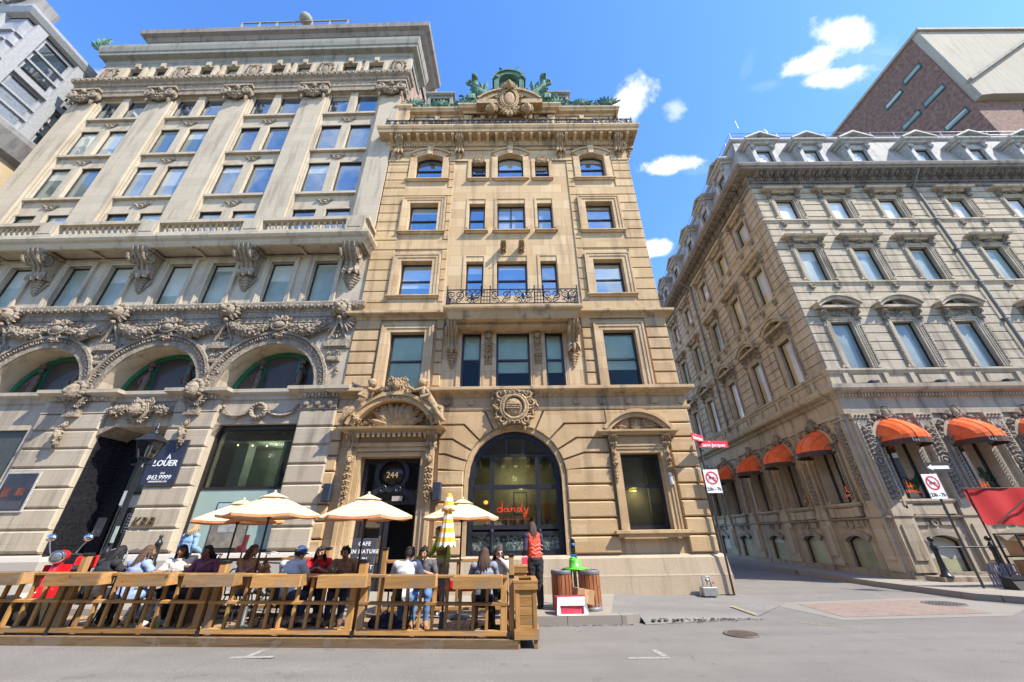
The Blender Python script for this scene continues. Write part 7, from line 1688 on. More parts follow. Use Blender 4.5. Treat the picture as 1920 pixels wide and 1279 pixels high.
def closed_umbrella():
    o = thing('folded_umbrella', 'folded yellow and white checked umbrella at the front of the deck', 'umbrella', (-1.22, 7.98, dz(-1.2))); H = 2.2
    mb = MB(); mb.lathe([(.27,0),(.27,.02),(.06,.045),(.045,.3),(.03,.32)], n=22); mb.build('base', bpy.data.materials['grey_umbrella_base'], o); mb = MB(); mb.tube([(0,0,.05),(0,0,H)], .02, 8); mb.build('pole', POLE, o)
    m = MatB('yellow_white_checked_canvas'); s = m.N.new('ShaderNodeSeparateXYZ'); m.L.new(m.co, s.inputs[0]); v = m.math('LESS_THAN', m.math('FRACT', m.math('MULTIPLY', s.outputs[2], 6.5)), .5); CH = m.fin(m.mix(v, (.74,.70,.62), (.80,.42,.05)), .85, spec=.2)
    mb = MB(); prof = [(.05,2.2),(.075,2.12),(.11,1.98),(.125,1.93),(.07,1.9),(.085,1.8),(.11,1.62),(.14,1.42),(.155,1.32)]; n = 32; vs = []
    for (r, z) in prof:
        for i in range(n): a = 6.283*i/n; k = 1+.17*math.cos(a*8)*(2.25-z); vs.append((r*k*math.cos(a), r*k*math.sin(a), z-(.03*math.cos(a*8) if z < 1.4 or abs(z-1.93) < .02 else 0)))
    mb.add(vs, [(j*n+i,(j+1)*n+i,(j+1)*n+(i+1) % n,j*n+(i+1) % n) for j in range(len(prof)-1) for i in range(n)], True); mb.ball((0,0,2.2), (.05,.05,.03)); mb.build('canopy', CH, o)
    mb = MB(); n = 16; mb.tube([(.115*math.cos(6.283*i/n),.115*math.sin(6.283*i/n),1.94+.02*math.sin(i*2)) for i in range(n+1)], .018, 5); mb.build('hem', HEM, o)
closed_umbrella()
# ---- tables, chairs and small things on the deck
STEELB = plain('dark_grey_metal', (.04,.042,.047), .4, .5, .3); TOPM = plain('dark_red_brown_tabletop', (.11,.05,.035), .35, 0, .2)
def table(x, y, label, w=.6, d=.6, rz=0, first=[None]):
    o = thing('cafe_table', label, 'table', (x, y, dz(x)), rz, 'dark square cafe tables'); mb = MB(); mb.cbox(-w/2,w/2,-d/2,d/2,.70,.735,.008); mb.build('tabletop', TOPM, o)
    mb = MB(); mb.tube([(0,0,.03),(0,0,.7)], .03, 8); mb.build('pedestal', STEELB, o); mb = MB()
    for s in (-1, 1): mb.bar((-.28,s*.02,.03),(.28,s*.02,.03),.04,.03); mb.bar((s*.02,-.28,.035),(s*.02,.28,.035),.04,.03)
    mb.build('foot', STEELB, o)
chair0 = [None]
def chair(x, y, rz, label):
    if chair0[0] is None:
        o = thing('metal_chair', label, 'chair', (x, y, dz(x)), rz, 'dark metal terrace chairs'); chair0[0] = o
        mb = MB(); mb.cbox(-.19,.19,-.19,.18,.42,.45,.012); mb.build('seat', STEELB, o)
        for sx in (-1, 1):
            for sy in (-1, 1): mb = MB(); mb.tube([(sx*.16,sy*.15,.43),(sx*.21,sy*.22,0)], .014, 6); mb.build('leg', STEELB, o)
        mb = MB(); mb.tube([(-.18,.17,.43),(-.18,.22,.78),(-.1,.235,.86),(.1,.235,.86),(.18,.22,.78),(.18,.17,.43)], .014, 6); mb.box(-.06,.06,.19,.2,.45,.84); mb.box(-.17,.17,.2,.212,.66,.7); mb.build('backrest', STEELB, o); return o
    return dup(chair0[0], (x, y, dz(x)), rz, label)
def glass_of(x, y, z, c, label, h=.13):
    o = thing('drink_glass', label, 'glass', (x, y, z), 0, 'drinks on the terrace'); mb = MB(); mb.lathe([(.025,0),(.034,h)], n=12, cap=False); mb.build('tumbler', GLASS, o); mb = MB(); mb.lathe([(.022,.005),(.03,h*.75),(0,h*.75)], n=12); mb.build('drink', plain('drink_'+c, {'amber':(.55,.18,.02),'pale':(.6,.48,.16),'white':(.7,.66,.5)}[c], .3) if 'drink_'+c not in bpy.data.materials else bpy.data.materials['drink_'+c], o)
def wine(x, y, z, label):
    o = thing('wine_glass', label, 'glass', (x, y, z), 0, 'drinks on the terrace'); mb = MB(); mb.lathe([(.035,0),(.006,.01),(.006,.08),(.03,.1),(.045,.14),(.05,.19)], n=12, cap=False); mb.build('bowl', GLASS, o); mb = MB(); mb.lathe([(.0,.1),(.028,.103),(.042,.14),(.044,.155),(0,.155)], n=12); mb.build('drink', bpy.data.materials['drink_pale'], o)
T1 = dz(-6.9)
table(-6.75, 8.42, 'dark table between the two seated pairs at the left', 1.0, .4); table(-4.0, 8.65, 'dark table between the man in the cap and the woman in red', .7, .6); table(-1.95, 8.5, 'dark table of the couple by the folded umbrella', .6, .5); table(-.42, 8.5, 'dark table of the two women at the right end', .6, .5); table(-3.25, 8.6, 'dark table in front of the man in brown', .6, .55)
glass_of(-6.5, 8.4, T1+.735, 'pale', 'pale drink on the left table in front of the woman in white'); glass_of(-6.95, 8.45, T1+.735, 'amber', 'amber drink on the left table beside the braided woman')
wine(-4.05, 8.45, dz(-4)+.735, 'wine glass in front of the woman in red, left of the pair'); wine(-3.95, 8.46, dz(-4)+.735, 'wine glass in front of the woman in red, right of the pair'); wine(-3.42, 8.5, dz(-3.4)+.735, 'wine glass in front of the man in brown')
# drinks trolley at the back
o = thing('drinks_trolley', 'round barrel stand with white tray behind the woman in purple', 'serving stand', (-6.35, 9.0, dz(-6.3))); mb = MB(); mb.lathe([(.3,0),(.34,.4),(.3,.9)], n=20); mb.build('barrel', wood('brown_barrel_staves', (.28,.15,.07), (.17,.085,.04), 1, 'z'), o); mb = MB(); mb.lathe([(.36,.9),(.36,.94),(0,.94)], n=20); mb.build('barrel_top', WOODG, o)
bz = dz(-6.3)+.94
o = thing('napkin_holder', 'white napkin holder on the barrel stand', 'napkin holder', (-6.5, 8.9, bz)); mb = MB(); mb.cbox(-.06,.06,-.06,.06,0,.15,.006); mb.build('holder', SIGNW, o); mb = MB(); mb.box(-.045,.045,-.045,.045,.15,.165); mb.build('napkins', WHITEL, o)
o = thing('wire_basket', 'black wire basket on the barrel stand behind the amber glasses', 'basket', (-6.28, 9.1, bz)); mb = MB()
for i in range(15): a = 6.283*i/15; mb.tube([(.13*math.cos(a),.1*math.sin(a),0),(.2*math.cos(a+.3),.15*math.sin(a+.3),.17)], .008, 4)
for r, z in ((.13,.0),(.17,.09),(.2,.17)): mb.tube([(r*math.cos(6.283*i/16),r*.76*math.sin(6.283*i/16),z) for i in range(17)], .009, 4)
mb.build('wire', IRON, o)
for i, (px, py) in enumerate([(-6.28,8.85),(-6.2,8.82),(-6.12,8.86),(-6.16,8.95)]): glass_of(px, py, bz, 'amber', ['amber glass on the barrel stand nearest the napkin holder','amber glass at the front of the barrel stand','amber glass at the right edge of the barrel stand','amber glass at the back of the barrel stand, half hidden'][i], .16)
# backpack and bottle
o = thing('backpack', 'dark navy backpack lying on the deck behind the fence', 'backpack', (-2.2, 7.98, dz(-2.2)), R(10)); NV = plain('navy_nylon', (.014,.018,.05), .6, 0, .4, 6); mb = MB(); mb.ball((0,0,.14), (.26,.16,.15), 3, jit=.35, seed=2); mb.ball((.2,-.02,.09), (.16,.13,.09), 2, jit=.4, seed=5); mb.build('bag_body', NV, o); mb = MB(); mb.tube([(-.2,-.1,.2),(-.1,-.18,.26),(.05,-.17,.24),(.16,-.14,.14)], .018, 5, flat=.5); mb.tube([(-.05,.0,.27),(0,-.02,.33),(.06,0,.27)], .012, 5); mb.build('strap', NV, o)
o = thing('water_bottle', 'clear water bottle with green label and blue cap on the deck', 'bottle', (-6.05, 7.9, dz(-6.05))); mb = MB(); mb.lathe([(.045,0),(.05,.02),(.05,.2),(.02,.27),(.018,.3)], n=14); mb.build('bottle_body', plain('clear_plastic', (.50,.56,.55), .15), o); mb = MB(); mb.lathe([(.052,.07),(.052,.16)], n=14, cap=False); mb.build('label_band', plain('lime_label', (.30,.62,.05), .5), o); mb = MB(); mb.lathe([(.02,.3),(.02,.33),(0,.33)], n=10); mb.build('cap', plain('blue_cap', (.05,.08,.5), .5), o)
o = thing('red_bench', 'long red bench on the pavement side of the rear railing', 'bench', (-.95, 9.75, .15)); mb = MB(); mb.cbox(-.75,.75,-.16,.16,.42,.62,.012); mb.build('seat', REDM, o)
for s in (-1, 1): mb = MB(); mb.cbox(s*.62-.04,s*.62+.04,-.14,.14,0,.42,.006); mb.build('leg', BLACKP, o)
o = thing('storage_crate', 'dark crate with pale cloths on the deck at the far left', 'crate', (-8.7, 8.15, dz(-8.7)), R(12)); mb = MB(); mb.cbox(-.4,.4,-.25,.25,0,.42,.01); mb.build('crate_body', plain('dark_olive_crate', (.05,.045,.03), .7), o); mb = MB(); mb.ball((-.1,-.1,.45), (.22,.16,.08), 2, jit=.5); mb.ball((.2,-.22,.22), (.12,.06,.09), 2, jit=.5); mb.build('cloth', plain('pale_cloth', (.45,.42,.36), .9), o)
# ------------------------------------------------------------------ people
import numpy as np
SKIN = {k: plain('skin_'+k, c, .55, 0, .1, 12) for k, c in dict(dark=(.23,.108,.062), mid=(.34,.175,.10), tan=(.46,.255,.165), light=(.46,.27,.19)).items()}
HAIR = {k: plain('hair_'+k, c, .75, 0, .5, 60, .06) for k, c in dict(black=(.006,.0055,.0055), brown=(.06,.03,.018), redbrown=(.11,.045,.02), blonde=(.36,.25,.13), dark=(.022,.014,.010), braid=(.085,.048,.03)).items()}
EYE = plain('dark_eyes', (.02,.012,.01), .3); LIP = plain('lips', (.27,.075,.065), .5); SHOE = {k: plain(k+'_shoes', c, .6) for k, c in dict(white=(.62,.6,.57), black=(.02,.02,.02), tan=(.40,.2,.1), brown=(.15,.08,.05)).items()}
_cl = {}
def cloth(name, c, var=.18):
    if name not in _cl: _cl[name] = plain(name, c, .85, 0, var, 7, .2)
    return _cl[name]
def loft(mb, pts, rad, side, n=14):
    vs = []; m = len(pts); S = Vector(side).normalized()
    for i in range(m):
        t = (Vector(pts[min(i+1,m-1)])-Vector(pts[max(i-1,0)])).normalized(); s = (S-t*S.dot(t)).normalized(); f = t.cross(s)
        for j in range(n): a = 6.283185*j/n; vs.append(Vector(pts[i])+s*math.cos(a)*rad[i][0]+f*math.sin(a)*rad[i][1])
    fs = [(i*n+j,i*n+(j+1) % n,(i+1)*n+(j+1) % n,(i+1)*n+j) for i in range(m-1) for j in range(n)]
    fs += [tuple(range(n-1,-1,-1)), tuple(range((m-1)*n, m*n))]; mb.add(vs, fs, True)
def person(label, at, rz, pose='sit', lean=.06, skin='tan', k=1.0, head=(0, 0), arms=None, legs=None, wear=(), hair=None, shoes='black', twist=0, build=1.0):
    """one continuous remeshed body; clothes are shells grown from its own surface; local front is -y"""
    o = thing('person', label, 'person', at, rz); V = Vector
    if pose == 'sit':
        hipz = .50; pel = V((0,.02,.50)); wai = V((0,.0-lean*.25,.68)); che = V((0,-lean*.75,.87)); nek = V((0,-lean*1.15,1.03)); shz = .985
        L = {s: [V((s*.095,-.02,.48)), V((s*.12,-.43,.50)), V((s*.12,-.40,.09))] for s in (-1, 1)}
    else:
        pel = V((0,0,.93)); wai = V((0,-lean*.2,1.10)); che = V((0,-lean*.6,1.28)); nek = V((0,-lean,1.45)); shz = 1.40
        L = {s: [V((s*.095,0,.90)), V((s*.11,-.03,.49)), V((s*.12,.02,.09))] for s in (-1, 1)}
    if legs: 
        for s in legs: L[s] = [V(q) for q in legs[s]]
    sh = {s: V((s*.178*build, nek.y*.85+.01, shz)) for s in (-1, 1)}
    A = {}
    for s in (-1, 1):
        d = (arms or {}).get(s) or [(s*.23, sh[s].y+.02, shz-.27), (s*.2, sh[s].y-.2, shz-.36)]
        A[s] = [sh[s], V(d[0]), V(d[1])]
    hy, hp = head; HM = Matrix.Rotation(R(hy), 3, 'Z') @ Matrix.Rotation(R(hp), 3, 'X')    # positive pitch looks down
    hc = nek+V((0,-.02,.0))+HM @ V((0,-.015,.145))
    mb = MB()
    b = build
    loft(mb, [pel-V((0,0,.09)), pel, wai, (wai+che)/2, che, che+(nek-che)*.55, nek-V((0,0,.02))], [(.13*b,.10),(.165*b,.12),(.135*b,.095),(.15*b,.105),(.165*b,.115),(.155*b,.09),(.07,.065)], (1,0,0))
    mb.tube([nek-V((0,0,.05)), hc-HM @ V((0,-.02,.06))], [.058,.05], 10)
    bones = [('pelvis', pel-V((0,0,.09)), wai), ('chest', wai, nek-V((0,0,.03))), ('neck', nek-V((0,0,.03)), nek+V((0,-.01,.06)))]
    for s in (-1, 1):
        a, e, w = A[s]; mb.ball(a, .062, 2); mb.tube([nek+V((0,.01,-.05)), a], [.055,.055], 8); mb.tube([a, (a+e)/2, e, (e+w)/2, w], [.052*b,.047*b,.039,.037,.026], 10); mb.ball(e, .04, 2)
        bones += [('shoulder', nek+V((0,.01,-.05)), a), ('uarm', a, e), ('farm', e, w)]
        d = (w-e).normalized(); side = d.cross(V((0,0,1))); side = side.normalized() if side.length > .2 else V((1,0,0)); nrm = side.cross(d)
        palm = w+d*.05; mb.tube([w, w+d*.04, w+d*.085], [.024,.036,.033], 8, flat=.55) ; tip = w+d*.09
        for i, (q, ln) in enumerate(((-.028,.062),(-.010,.074),(.009,.07),(.027,.055))):
            f0 = w+d*.075+side*q; f1 = f0+d*ln*.5-nrm*.010; f2 = f1+d*ln*.35-nrm*.024; mb.tube([f0, f1, f2], [.0105,.0098,.009], 6)
        t0 = w+d*.025-side*.03*s; mb.tube([t0, t0+d*.03-side*.024*s-nrm*.008, t0+d*.058-side*.03*s-nrm*.018], [.0125,.0115,.0095], 6)
        bones.append(('hand', w, w+d*.15))
        h, kn, an = L[s]; mb.tube([h, (h+kn)/2, kn, kn+(an-kn)*.3, an], [.085*b,.075*b,.055,.052,.036], 12); mb.ball(kn, .056, 2); mb.ball(h, .085*b, 2)
        bones += [('thigh', h, kn), ('shin', kn, an)]
        fd = V((kn.x*0+s*.12,-1,0)).normalized() if pose == 'sit' else V((s*.15,-1,0)).normalized()
        mb.tube([an+V((0,.03,-.045)), an+fd*.07+V((0,0,-.05)), an+fd*.16+V((0,0,-.062))], [.038,.04,.028], 10); bones.append(('foot', an+V((0,.02,-.03)), an+fd*.16+V((0,0,-.06)))); L[s].append(fd)
    # head
    vs = []
    for (x, y, z) in ICO3[0]:
        q = V((x*.074, y*.094, z*.114))
        if z < 0: q.x *= 1+.28*z; q.y += -.012*z if y < 0 else .02*-z*0; q.y *= 1+.12*z if y > 0 else 1
        if y > .3 and z > -.3: q.y *= 1.03
        vs.append(hc+HM @ q)
    mb.add(vs, ICO3[1], True)
    H = lambda x, y, z: hc+HM @ V((x, y, z))
    mb.tube([H(0,-.088,.022),H(0,-.104,-.008),H(0,-.108,-.02)], [.010,.013,.015], 7); mb.ball(H(0,-.098,-.024), (.017,.012,.009)); mb.ball(H(0,-.088,-.05), (.022,.010,.010)); mb.ball(H(0,-.085,-.088), (.022,.018,.018))
    for s in (-1, 1): mb.ball(H(s*.031,-.082,.032), (.02,.010,.007)); mb.ball(H(s*.075,.005,-.005), (.009,.02,.03)); mb.ball(H(s*.04,-.07,-.02), (.02,.018,.016))
    bones.append(('head', H(0,0,-.06), H(0,0,.06)))
    tmp = mb.build('body_source', SKIN[skin]); rm = tmp.modifiers.new('fuse', 'REMESH'); rm.mode = 'VOXEL'; rm.voxel_size = .0085; rm.use_smooth_shade = True
    sm = tmp.modifiers.new('soften', 'SMOOTH'); sm.factor = .5; sm.iterations = 1
    dg = bpy.context.evaluated_depsgraph_get(); me = bpy.data.meshes.new_from_object(tmp.evaluated_get(dg)); bpy.data.objects.remove(tmp)
    me.name = 'body'; body = bpy.data.objects.new('body', me); COL.objects.link(body); body.parent = o
    for m in (EYE, LIP, HAIR[hair[0] if hair else 'dark']): me.materials.append(m)
    nv, nf = len(me.vertices), len(me.polygons)
    co = np.empty(nv*3); me.vertices.foreach_get('co', co); co = co.reshape(-1, 3); no = np.empty(nv*3); me.vertices.foreach_get('normal', no); no = no.reshape(-1, 3)
    fc = np.empty(nf*3); me.polygons.foreach_get('center', fc); fc = fc.reshape(-1, 3); fv = [tuple(p.vertices) for p in me.polygons]
    best = np.full(nf, 9.0); bid = np.zeros(nf, int); bt = np.zeros(nf)
    for i, (nm, a, c) in enumerate(bones):
        a = np.array(a); d = np.array(c)-a; t = np.clip(((fc-a) @ d)/(d @ d), 0, 1); r = np.linalg.norm(fc-a-t[:, None]*d, axis=1)
        r = r-{'pelvis':.08,'chest':.09,'head':.07,'thigh':.05,'shin':.03,'uarm':.03,'farm':.02,'shoulder':.05,'neck':.05,'foot':.02,'hand':.0}[nm]; q = r < best; best[q] = r[q]; bid[q] = i; bt[q] = t[q]
    names = np.array([q[0] for q in bones])[bid]
    Hi = np.array(HM.inverted()); hl = (fc-np.array(hc)) @ Hi.T; isH = (names == 'head') | (names == 'neck')
    mi = np.zeros(nf, int); fr = isH & (hl[:, 1] < -.045)
    mi[fr & (np.abs(np.abs(hl[:, 0])-.031) < .014) & (np.abs(hl[:, 2]-.012) < .006)] = 1
    mi[fr & (np.abs(hl[:, 0]) < .021) & (np.abs(hl[:, 2]+.052) < .007)] = 2
    mi[fr & (np.abs(np.abs(hl[:, 0])-.031) < .019) & (np.abs(hl[:, 2]-.034) < .005)] = 3
    me.polygons.foreach_set('material_index', mi.astype('i4'))
    def shell(sel, th, name, mat, wr=.004, parent=o, seed=0):
        idx = np.nonzero(sel)[0]
        if not len(idx): return None
        used = {}; vs = []; fs = []
        for f in idx:
            row = []
            for v in fv[f]:
                if v not in used:
                    used[v] = len(vs); p = co[v]; t = th+wr*noise.noise(Vector((p[0]*11+seed, p[1]*11, p[2]*14))); vs.append(tuple(p+no[v]*t))
                row.append(used[v])
            fs.append(tuple(row))
        q = MB(); q.add(vs, fs, True); return q.build(name, mat, parent)
    for (nm, mat, rules, th) in wear:
        sel = np.zeros(nf, bool)
        for rule in rules:
            bn, lo, hi = rule if isinstance(rule, tuple) else (rule, 0, 1); sel |= (names == bn) & (bt >= lo) & (bt <= hi)
        shell(sel, th, nm, mat, .013, seed=at[0])
    # shoes
    for s in (-1, 1):
        an, fd = L[s][2], L[s][3]; q = MB(); q.tube([an+V((0,0,0))-fd*.03+V((0,0,-.03)), an+fd*.03+V((0,0,-.035)), an+fd*.1+V((0,0,-.052)), an+fd*.185+V((0,0,-.066))], [.05,.053,.045,.026], 10); q.build('shoe', SHOE[shoes], o)
    # hair
    if hair:
        kind, ln, style = hair; face = (hl[:, 1] < -.03) & (hl[:, 2] < .062+.0*hl[:, 0]) | (hl[:, 2] < -.02) & (hl[:, 1] < .02) | (hl[:, 2] < -.055)
        sel = (names == 'head') & ~face; sc = shell(sel, .016 if style != 'short' else .012, 'hair', HAIR[kind], .012)
        rn = random.Random(int(at[0]*100)); q = MB()
        if style == 'curly':
            for i in range(46):
                a = rn.uniform(0, 6.28); zz = rn.uniform(-.02,.12); r = math.sqrt(max(0, 1-(zz/.13)**2)); x, y = .08*r*math.cos(a), .1*r*math.sin(a)
                if y < -.05 and zz < .07: continue
                q.ball(H(x, y, zz), rn.uniform(.018,.028), 1, jit=.4, seed=i)
        elif style != 'short':
            ns = {'long': 44, 'braids': 34, 'bob': 40}[style]; th = {'long': .013, 'braids': .0105, 'bob': .013}[style]
            for i in range(ns):
                a = R(rn.uniform(-4, 184)); c, s_ = math.cos(a), math.sin(a); up_ = rn.uniform(.02,.1); rr = math.sqrt(max(.05, 1-(up_/.125)**2))
                p0 = H(.078*c*rr, .1*s_*rr, up_); p1 = H(.092*c, .112*s_+.004, -.02); back = max(.0, s_)
                l = ln*rn.uniform(.8, 1.05); p2 = p1+V((c*.02+rn.uniform(-.02,.02), .045*(.3+back)+HM.col[1].y*.02, -l*.5)); p3 = p2+V((rn.uniform(-.025,.025), .01, -l*.5)); q.tube([p0, p1, p2, p3], [th, th*1.15, th, th*.55], 5)
        if q.v: q.build('hair_strands', HAIR[kind], o)
    o.scale = (k, k, k); o['_h'] = 1; del o['_h']
    return o, H, HM
def shirt(mat, sleeve='short', th=.012):
    r = ['pelvis','chest','shoulder']; r += {'short': [('uarm',0,.72)], 'long': ['uarm','farm'], 'none': [], 'cap': [('uarm',0,.3)]}[sleeve]; return ('top', mat, r, th)
def trousers(mat, to=1.0, th=.014): return ('trousers', mat, [('pelvis',0,.45),'thigh']+([('shin',0,to)] if to > 0 else []), th)
sd_ = lambda x: dz(x)
JEAN = cloth('blue_denim', (.10,.19,.36)); NAVYT = cloth('dark_navy_cloth', (.018,.024,.045)); WHITET = cloth('white_cotton', (.50,.52,.55), .06); GREYT = cloth('grey_cotton', (.21,.225,.26)); DARKG = cloth('dark_grey_cotton', (.095,.095,.10)); BLK = cloth('black_cloth', (.016,.016,.018))
# 1 black haired woman, leaning over the left table
x = -7.62; person('person with glossy black hair leaning over the left table in a black and white jacket', (x, 8.15, dz(x)), R(165), lean=.14, skin='tan', head=(20, 22), wear=(trousers(BLK), shirt(cloth('black_white_jacket', (.02,.02,.024)), 'long', .02)), hair=('black', .34, 'long'), arms={-1: [(-.26,-.3,.76),(-.14,-.48,.80)], 1: [(.26,-.3,.76),(.16,-.5,.80)]}); chair(x, 8.2, R(155), 'dark chair under the black haired person at the left')
x = -6.98; person('person with long brown braids in a pale blue top, back to the road', (x, 8.1, dz(x)), R(165), lean=.12, skin='mid', head=(-20, 5), wear=(trousers(cloth('pale_blue_skirt', (.22,.31,.48)), .0), shirt(cloth('pale_blue_cotton', (.26,.34,.55)), 'short', .016)), hair=('braid', .44, 'braids'), arms={-1: [(-.3,-.2,.80),(-.12,-.42,.84)], 1: [(.3,-.2,.78),(.2,-.42,.80)]}, shoes='brown'); chair(x, 8.13, R(165), 'dark chair under the braided person in pale blue')
# 3, 4 two women facing the road behind the left table
x = -6.62; person('smiling person in an open white cardigan over a black top, facing the road', (x, 8.78, dz(x)), R(18), lean=.08, skin='dark', head=(-6, 4), wear=(trousers(BLK), ('top', BLK, ['pelvis',('chest',0,.62)], .010), ('cardigan', cloth('cream_white_knit', (.66,.63,.55), .08), ['shoulder','uarm',('farm',0,.85),('chest',.5,1)], .022)), hair=('black', .3, 'long'), arms={-1: [(-.28,-.14,.76),(-.1,-.38,.80)], 1: [(.28,-.12,.74),(.12,-.34,.78)]}, shoes='white'); chair(x, 8.83, R(18), 'dark chair under the person in the white cardigan')
x = -6.02; person('person in a plum coloured long sleeved top with a shoulder strap, looking left', (x, 8.68, dz(x)), R(2), lean=.05, skin='dark', head=(-14, 6), wear=(trousers(BLK), shirt(cloth('plum_jersey', (.19,.06,.095)), 'long', .014)), hair=('black', .16, 'braids'), arms={-1: [(-.26,-.16,.76),(-.16,-.40,.82)], 1: [(.27,-.06,.74),(.1,-.30,.78)]}); chair(x, 8.73, R(2), 'dark chair under the person in plum')
o = thing('shoulder_bag', 'tan patterned bag with strap worn by the person in plum', 'bag', (-6.02, 8.54, dz(-6.1)+.72), R(2)); mb = MB(); mb.tube([(.14,.05,.3),(.02,-.09,.2),(-.08,-.1,.04)], .02, 5, flat=.4); mb.build('strap', plain('tan_strap', (.36,.22,.11), .7), o); mb = MB(); mb.cbox(-.12,.04,-.14,-.08,-.12,.05,.015); mb.build('pouch', bpy.data.materials['tan_strap'], o)
# 5 passer by in denim
x = -8.3; person('blonde passer by in a denim jacket walking away past the shop window', (x, 11.0, gz_walk(x)), R(170), pose='stand', skin='light', head=(-15, 0), k=.95, wear=(trousers(NAVYT), shirt(cloth('faded_denim_jacket', (.22,.36,.55)), 'long', .022)), hair=('blonde', .14, 'bob'), shoes='white', legs={-1: [(-.095,0,.9),(-.11,-.12,.5),(-.11,-.05,.1)], 1: [(.095,0,.9),(.11,.02,.48),(.11,.22,.12)]})
# 6 sunlit woman with raised knees
x = -5.4; person('sunlit person with long braids in a strappy dress sitting sideways with knees drawn up', (x, 8.95, dz(x)), R(70), lean=.02, skin='mid', head=(20, 4), wear=(('top', cloth('striped_sundress', (.24,.22,.25), .5), ['pelvis',('chest',0,.72),('thigh',0,.25)], .012),), hair=('braid', .42, 'braids'), arms={-1: [(-.24,-.22,.80),(-.16,-.42,.92)], 1: [(.22,-.2,.78),(.1,-.44,.88)]}, legs={-1: [(-.09,-.02,.5),(-.12,-.36,.86),(-.1,-.56,.54)], 1: [(.09,-.02,.5),(.12,-.42,.90),(.12,-.6,.55)]}, shoes='black'); chair(x, 8.95, R(70), 'dark chair under the person with drawn up knees'); chair(-4.75, 8.95, R(-100), 'dark chair holding the raised feet')
# 7 man in cap
x = -4.12; p7, H7, M7 = person('man in a white tee shirt and blue cap, back to the road', (x, 8.15, dz(x)), R(172), lean=.12, skin='tan', head=(-30, 14), build=1.06, wear=(trousers(cloth('navy_jeans', (.035,.055,.10)), .85), shirt(WHITET, 'short', .018)), hair=('dark', .0, 'short'), shoes='white', arms={-1: [(-.28,-.2,.76),(-.12,-.42,.80)], 1: [(.28,-.22,.76),(.12,-.44,.80)]})
mb = MB(); CAPB = plain('royal_blue_cap', (.022,.05,.17), .7); vs = [];
for (px, py, pz) in ICO3[0]: vs.append(H7(px*.094, py*.116+.004, max(-.02, pz*.118)+.022))
mb.add(vs, ICO3[1], True); cp = mb.build('cap', CAPB, p7); mb = MB(); pts = []
n = 12
for i in range(n+1): a = math.pi*i/n; pts.append((math.cos(a)*.088, -.04-.13*math.sin(a)))
mb.add([H7(px, py, .018-.02*abs(px)) for px, py in pts]+[H7(px, py, .028-.02*abs(px)) for px, py in pts], [tuple(range(n+1)), tuple(range(2*n+1, n, -1))]+[(i, i+n+1, i+n+2, i+1) for i in range(n)]); mb.build('cap_visor', CAPB, cp); mb = MB(); mb.ball(H7(-.03,.118,.055), (.03,.006,.016)); mb.build('cap_emblem', plain('orange_thread', (.6,.3,.06), .7), cp)
chair(x, 8.12, R(172), 'dark chair under the man in the blue cap')
# 8 woman in red
x = -3.98; p8, H8, M8 = person('person in a red frilled top with sunglasses pushed up, looking at a phone', (x, 9.05, dz(x)), R(20), lean=.08, skin='tan', head=(0, 18), wear=(trousers(NAVYT, .8), ('top', cloth('bright_red_blouse', (.62,.012,.02), .08), ['pelvis','chest','shoulder',('uarm',0,.35)], .018)), hair=('dark', .28, 'long'), arms={-1: [(-.26,-.16,.76),(-.05,-.34,.88)], 1: [(.26,-.16,.76),(.04,-.36,.88)]}); chair(x, 9.1, R(20), 'dark chair under the person in red')
mb = MB()
for s in (-1, 1): mb.ball(H8(s*.035,-.075,.098), (.032,.014,.024), 2)
mb.build('sunglasses', plain('sunglass_lens', (.05,.055,.06), .08), p8)
o = thing('phone', 'dark phone held by the person in red', 'phone', (-3.86, 8.65, dz(-4)+.93), R(20)); mb = MB(rotm('X', -35)); mb.cbox(-.037,.037,-.005,.005,-.06,.09,.003); mb.build('case', BLACKPL, o); mb = MB(rotm('X', -35)); mb.box(-.033,.033,.005,.007,-.055,.085); mb.build('screen', plain('dark_screen', (.03,.035,.05), .1), o)
# 9 man in brown shirt
x = -3.4; person('man with dark wavy hair in a tan brown shirt looking down at the table', (x, 9.0, dz(x)), R(10), lean=.1, skin='mid', head=(-14, 16), build=1.06, wear=(trousers(NAVYT), shirt(cloth('tan_brown_shirt', (.30,.165,.085)), 'short', .018)), hair=('black', .0, 'curly'), shoes='brown', arms={-1: [(-.28,-.16,.75),(-.14,-.40,.80)], 1: [(.28,-.16,.75),(.12,-.4,.80)]}); chair(x, 9.05, R(10), 'dark chair under the man in brown')
# 10 man in white tee, 11 woman opposite
x = -1.98; person('man in white tee shirt and jeans, back to the road by the backpack', (x, 8.12, dz(x)), R(178), lean=.15, skin='tan', head=(-8, 14), build=1.08, wear=(trousers(JEAN), shirt(WHITET, 'short', .018)), hair=('dark', .0, 'curly'), shoes='tan', arms={-1: [(-.29,-.24,.78),(-.1,-.4,.86)], 1: [(.29,-.24,.78),(.12,-.42,.82)]}); chair(x, 8.08, R(178), 'dark chair under the man in the white tee shirt')
x = -1.78; person('person with dark curly hair in a grey top leaning towards the man in white', (x, 8.92, dz(x)), R(8), lean=.2, skin='tan', head=(-12, 12), wear=(trousers(JEAN), shirt(DARKG, 'short', .014)), hair=('dark', .2, 'curly'), shoes='tan', arms={-1: [(-.24,-.3,.78),(-.06,-.42,.86)], 1: [(.26,-.24,.76),(.04,-.42,.86)]}); chair(x, 8.95, R(8), 'dark chair under the curly haired person in grey')
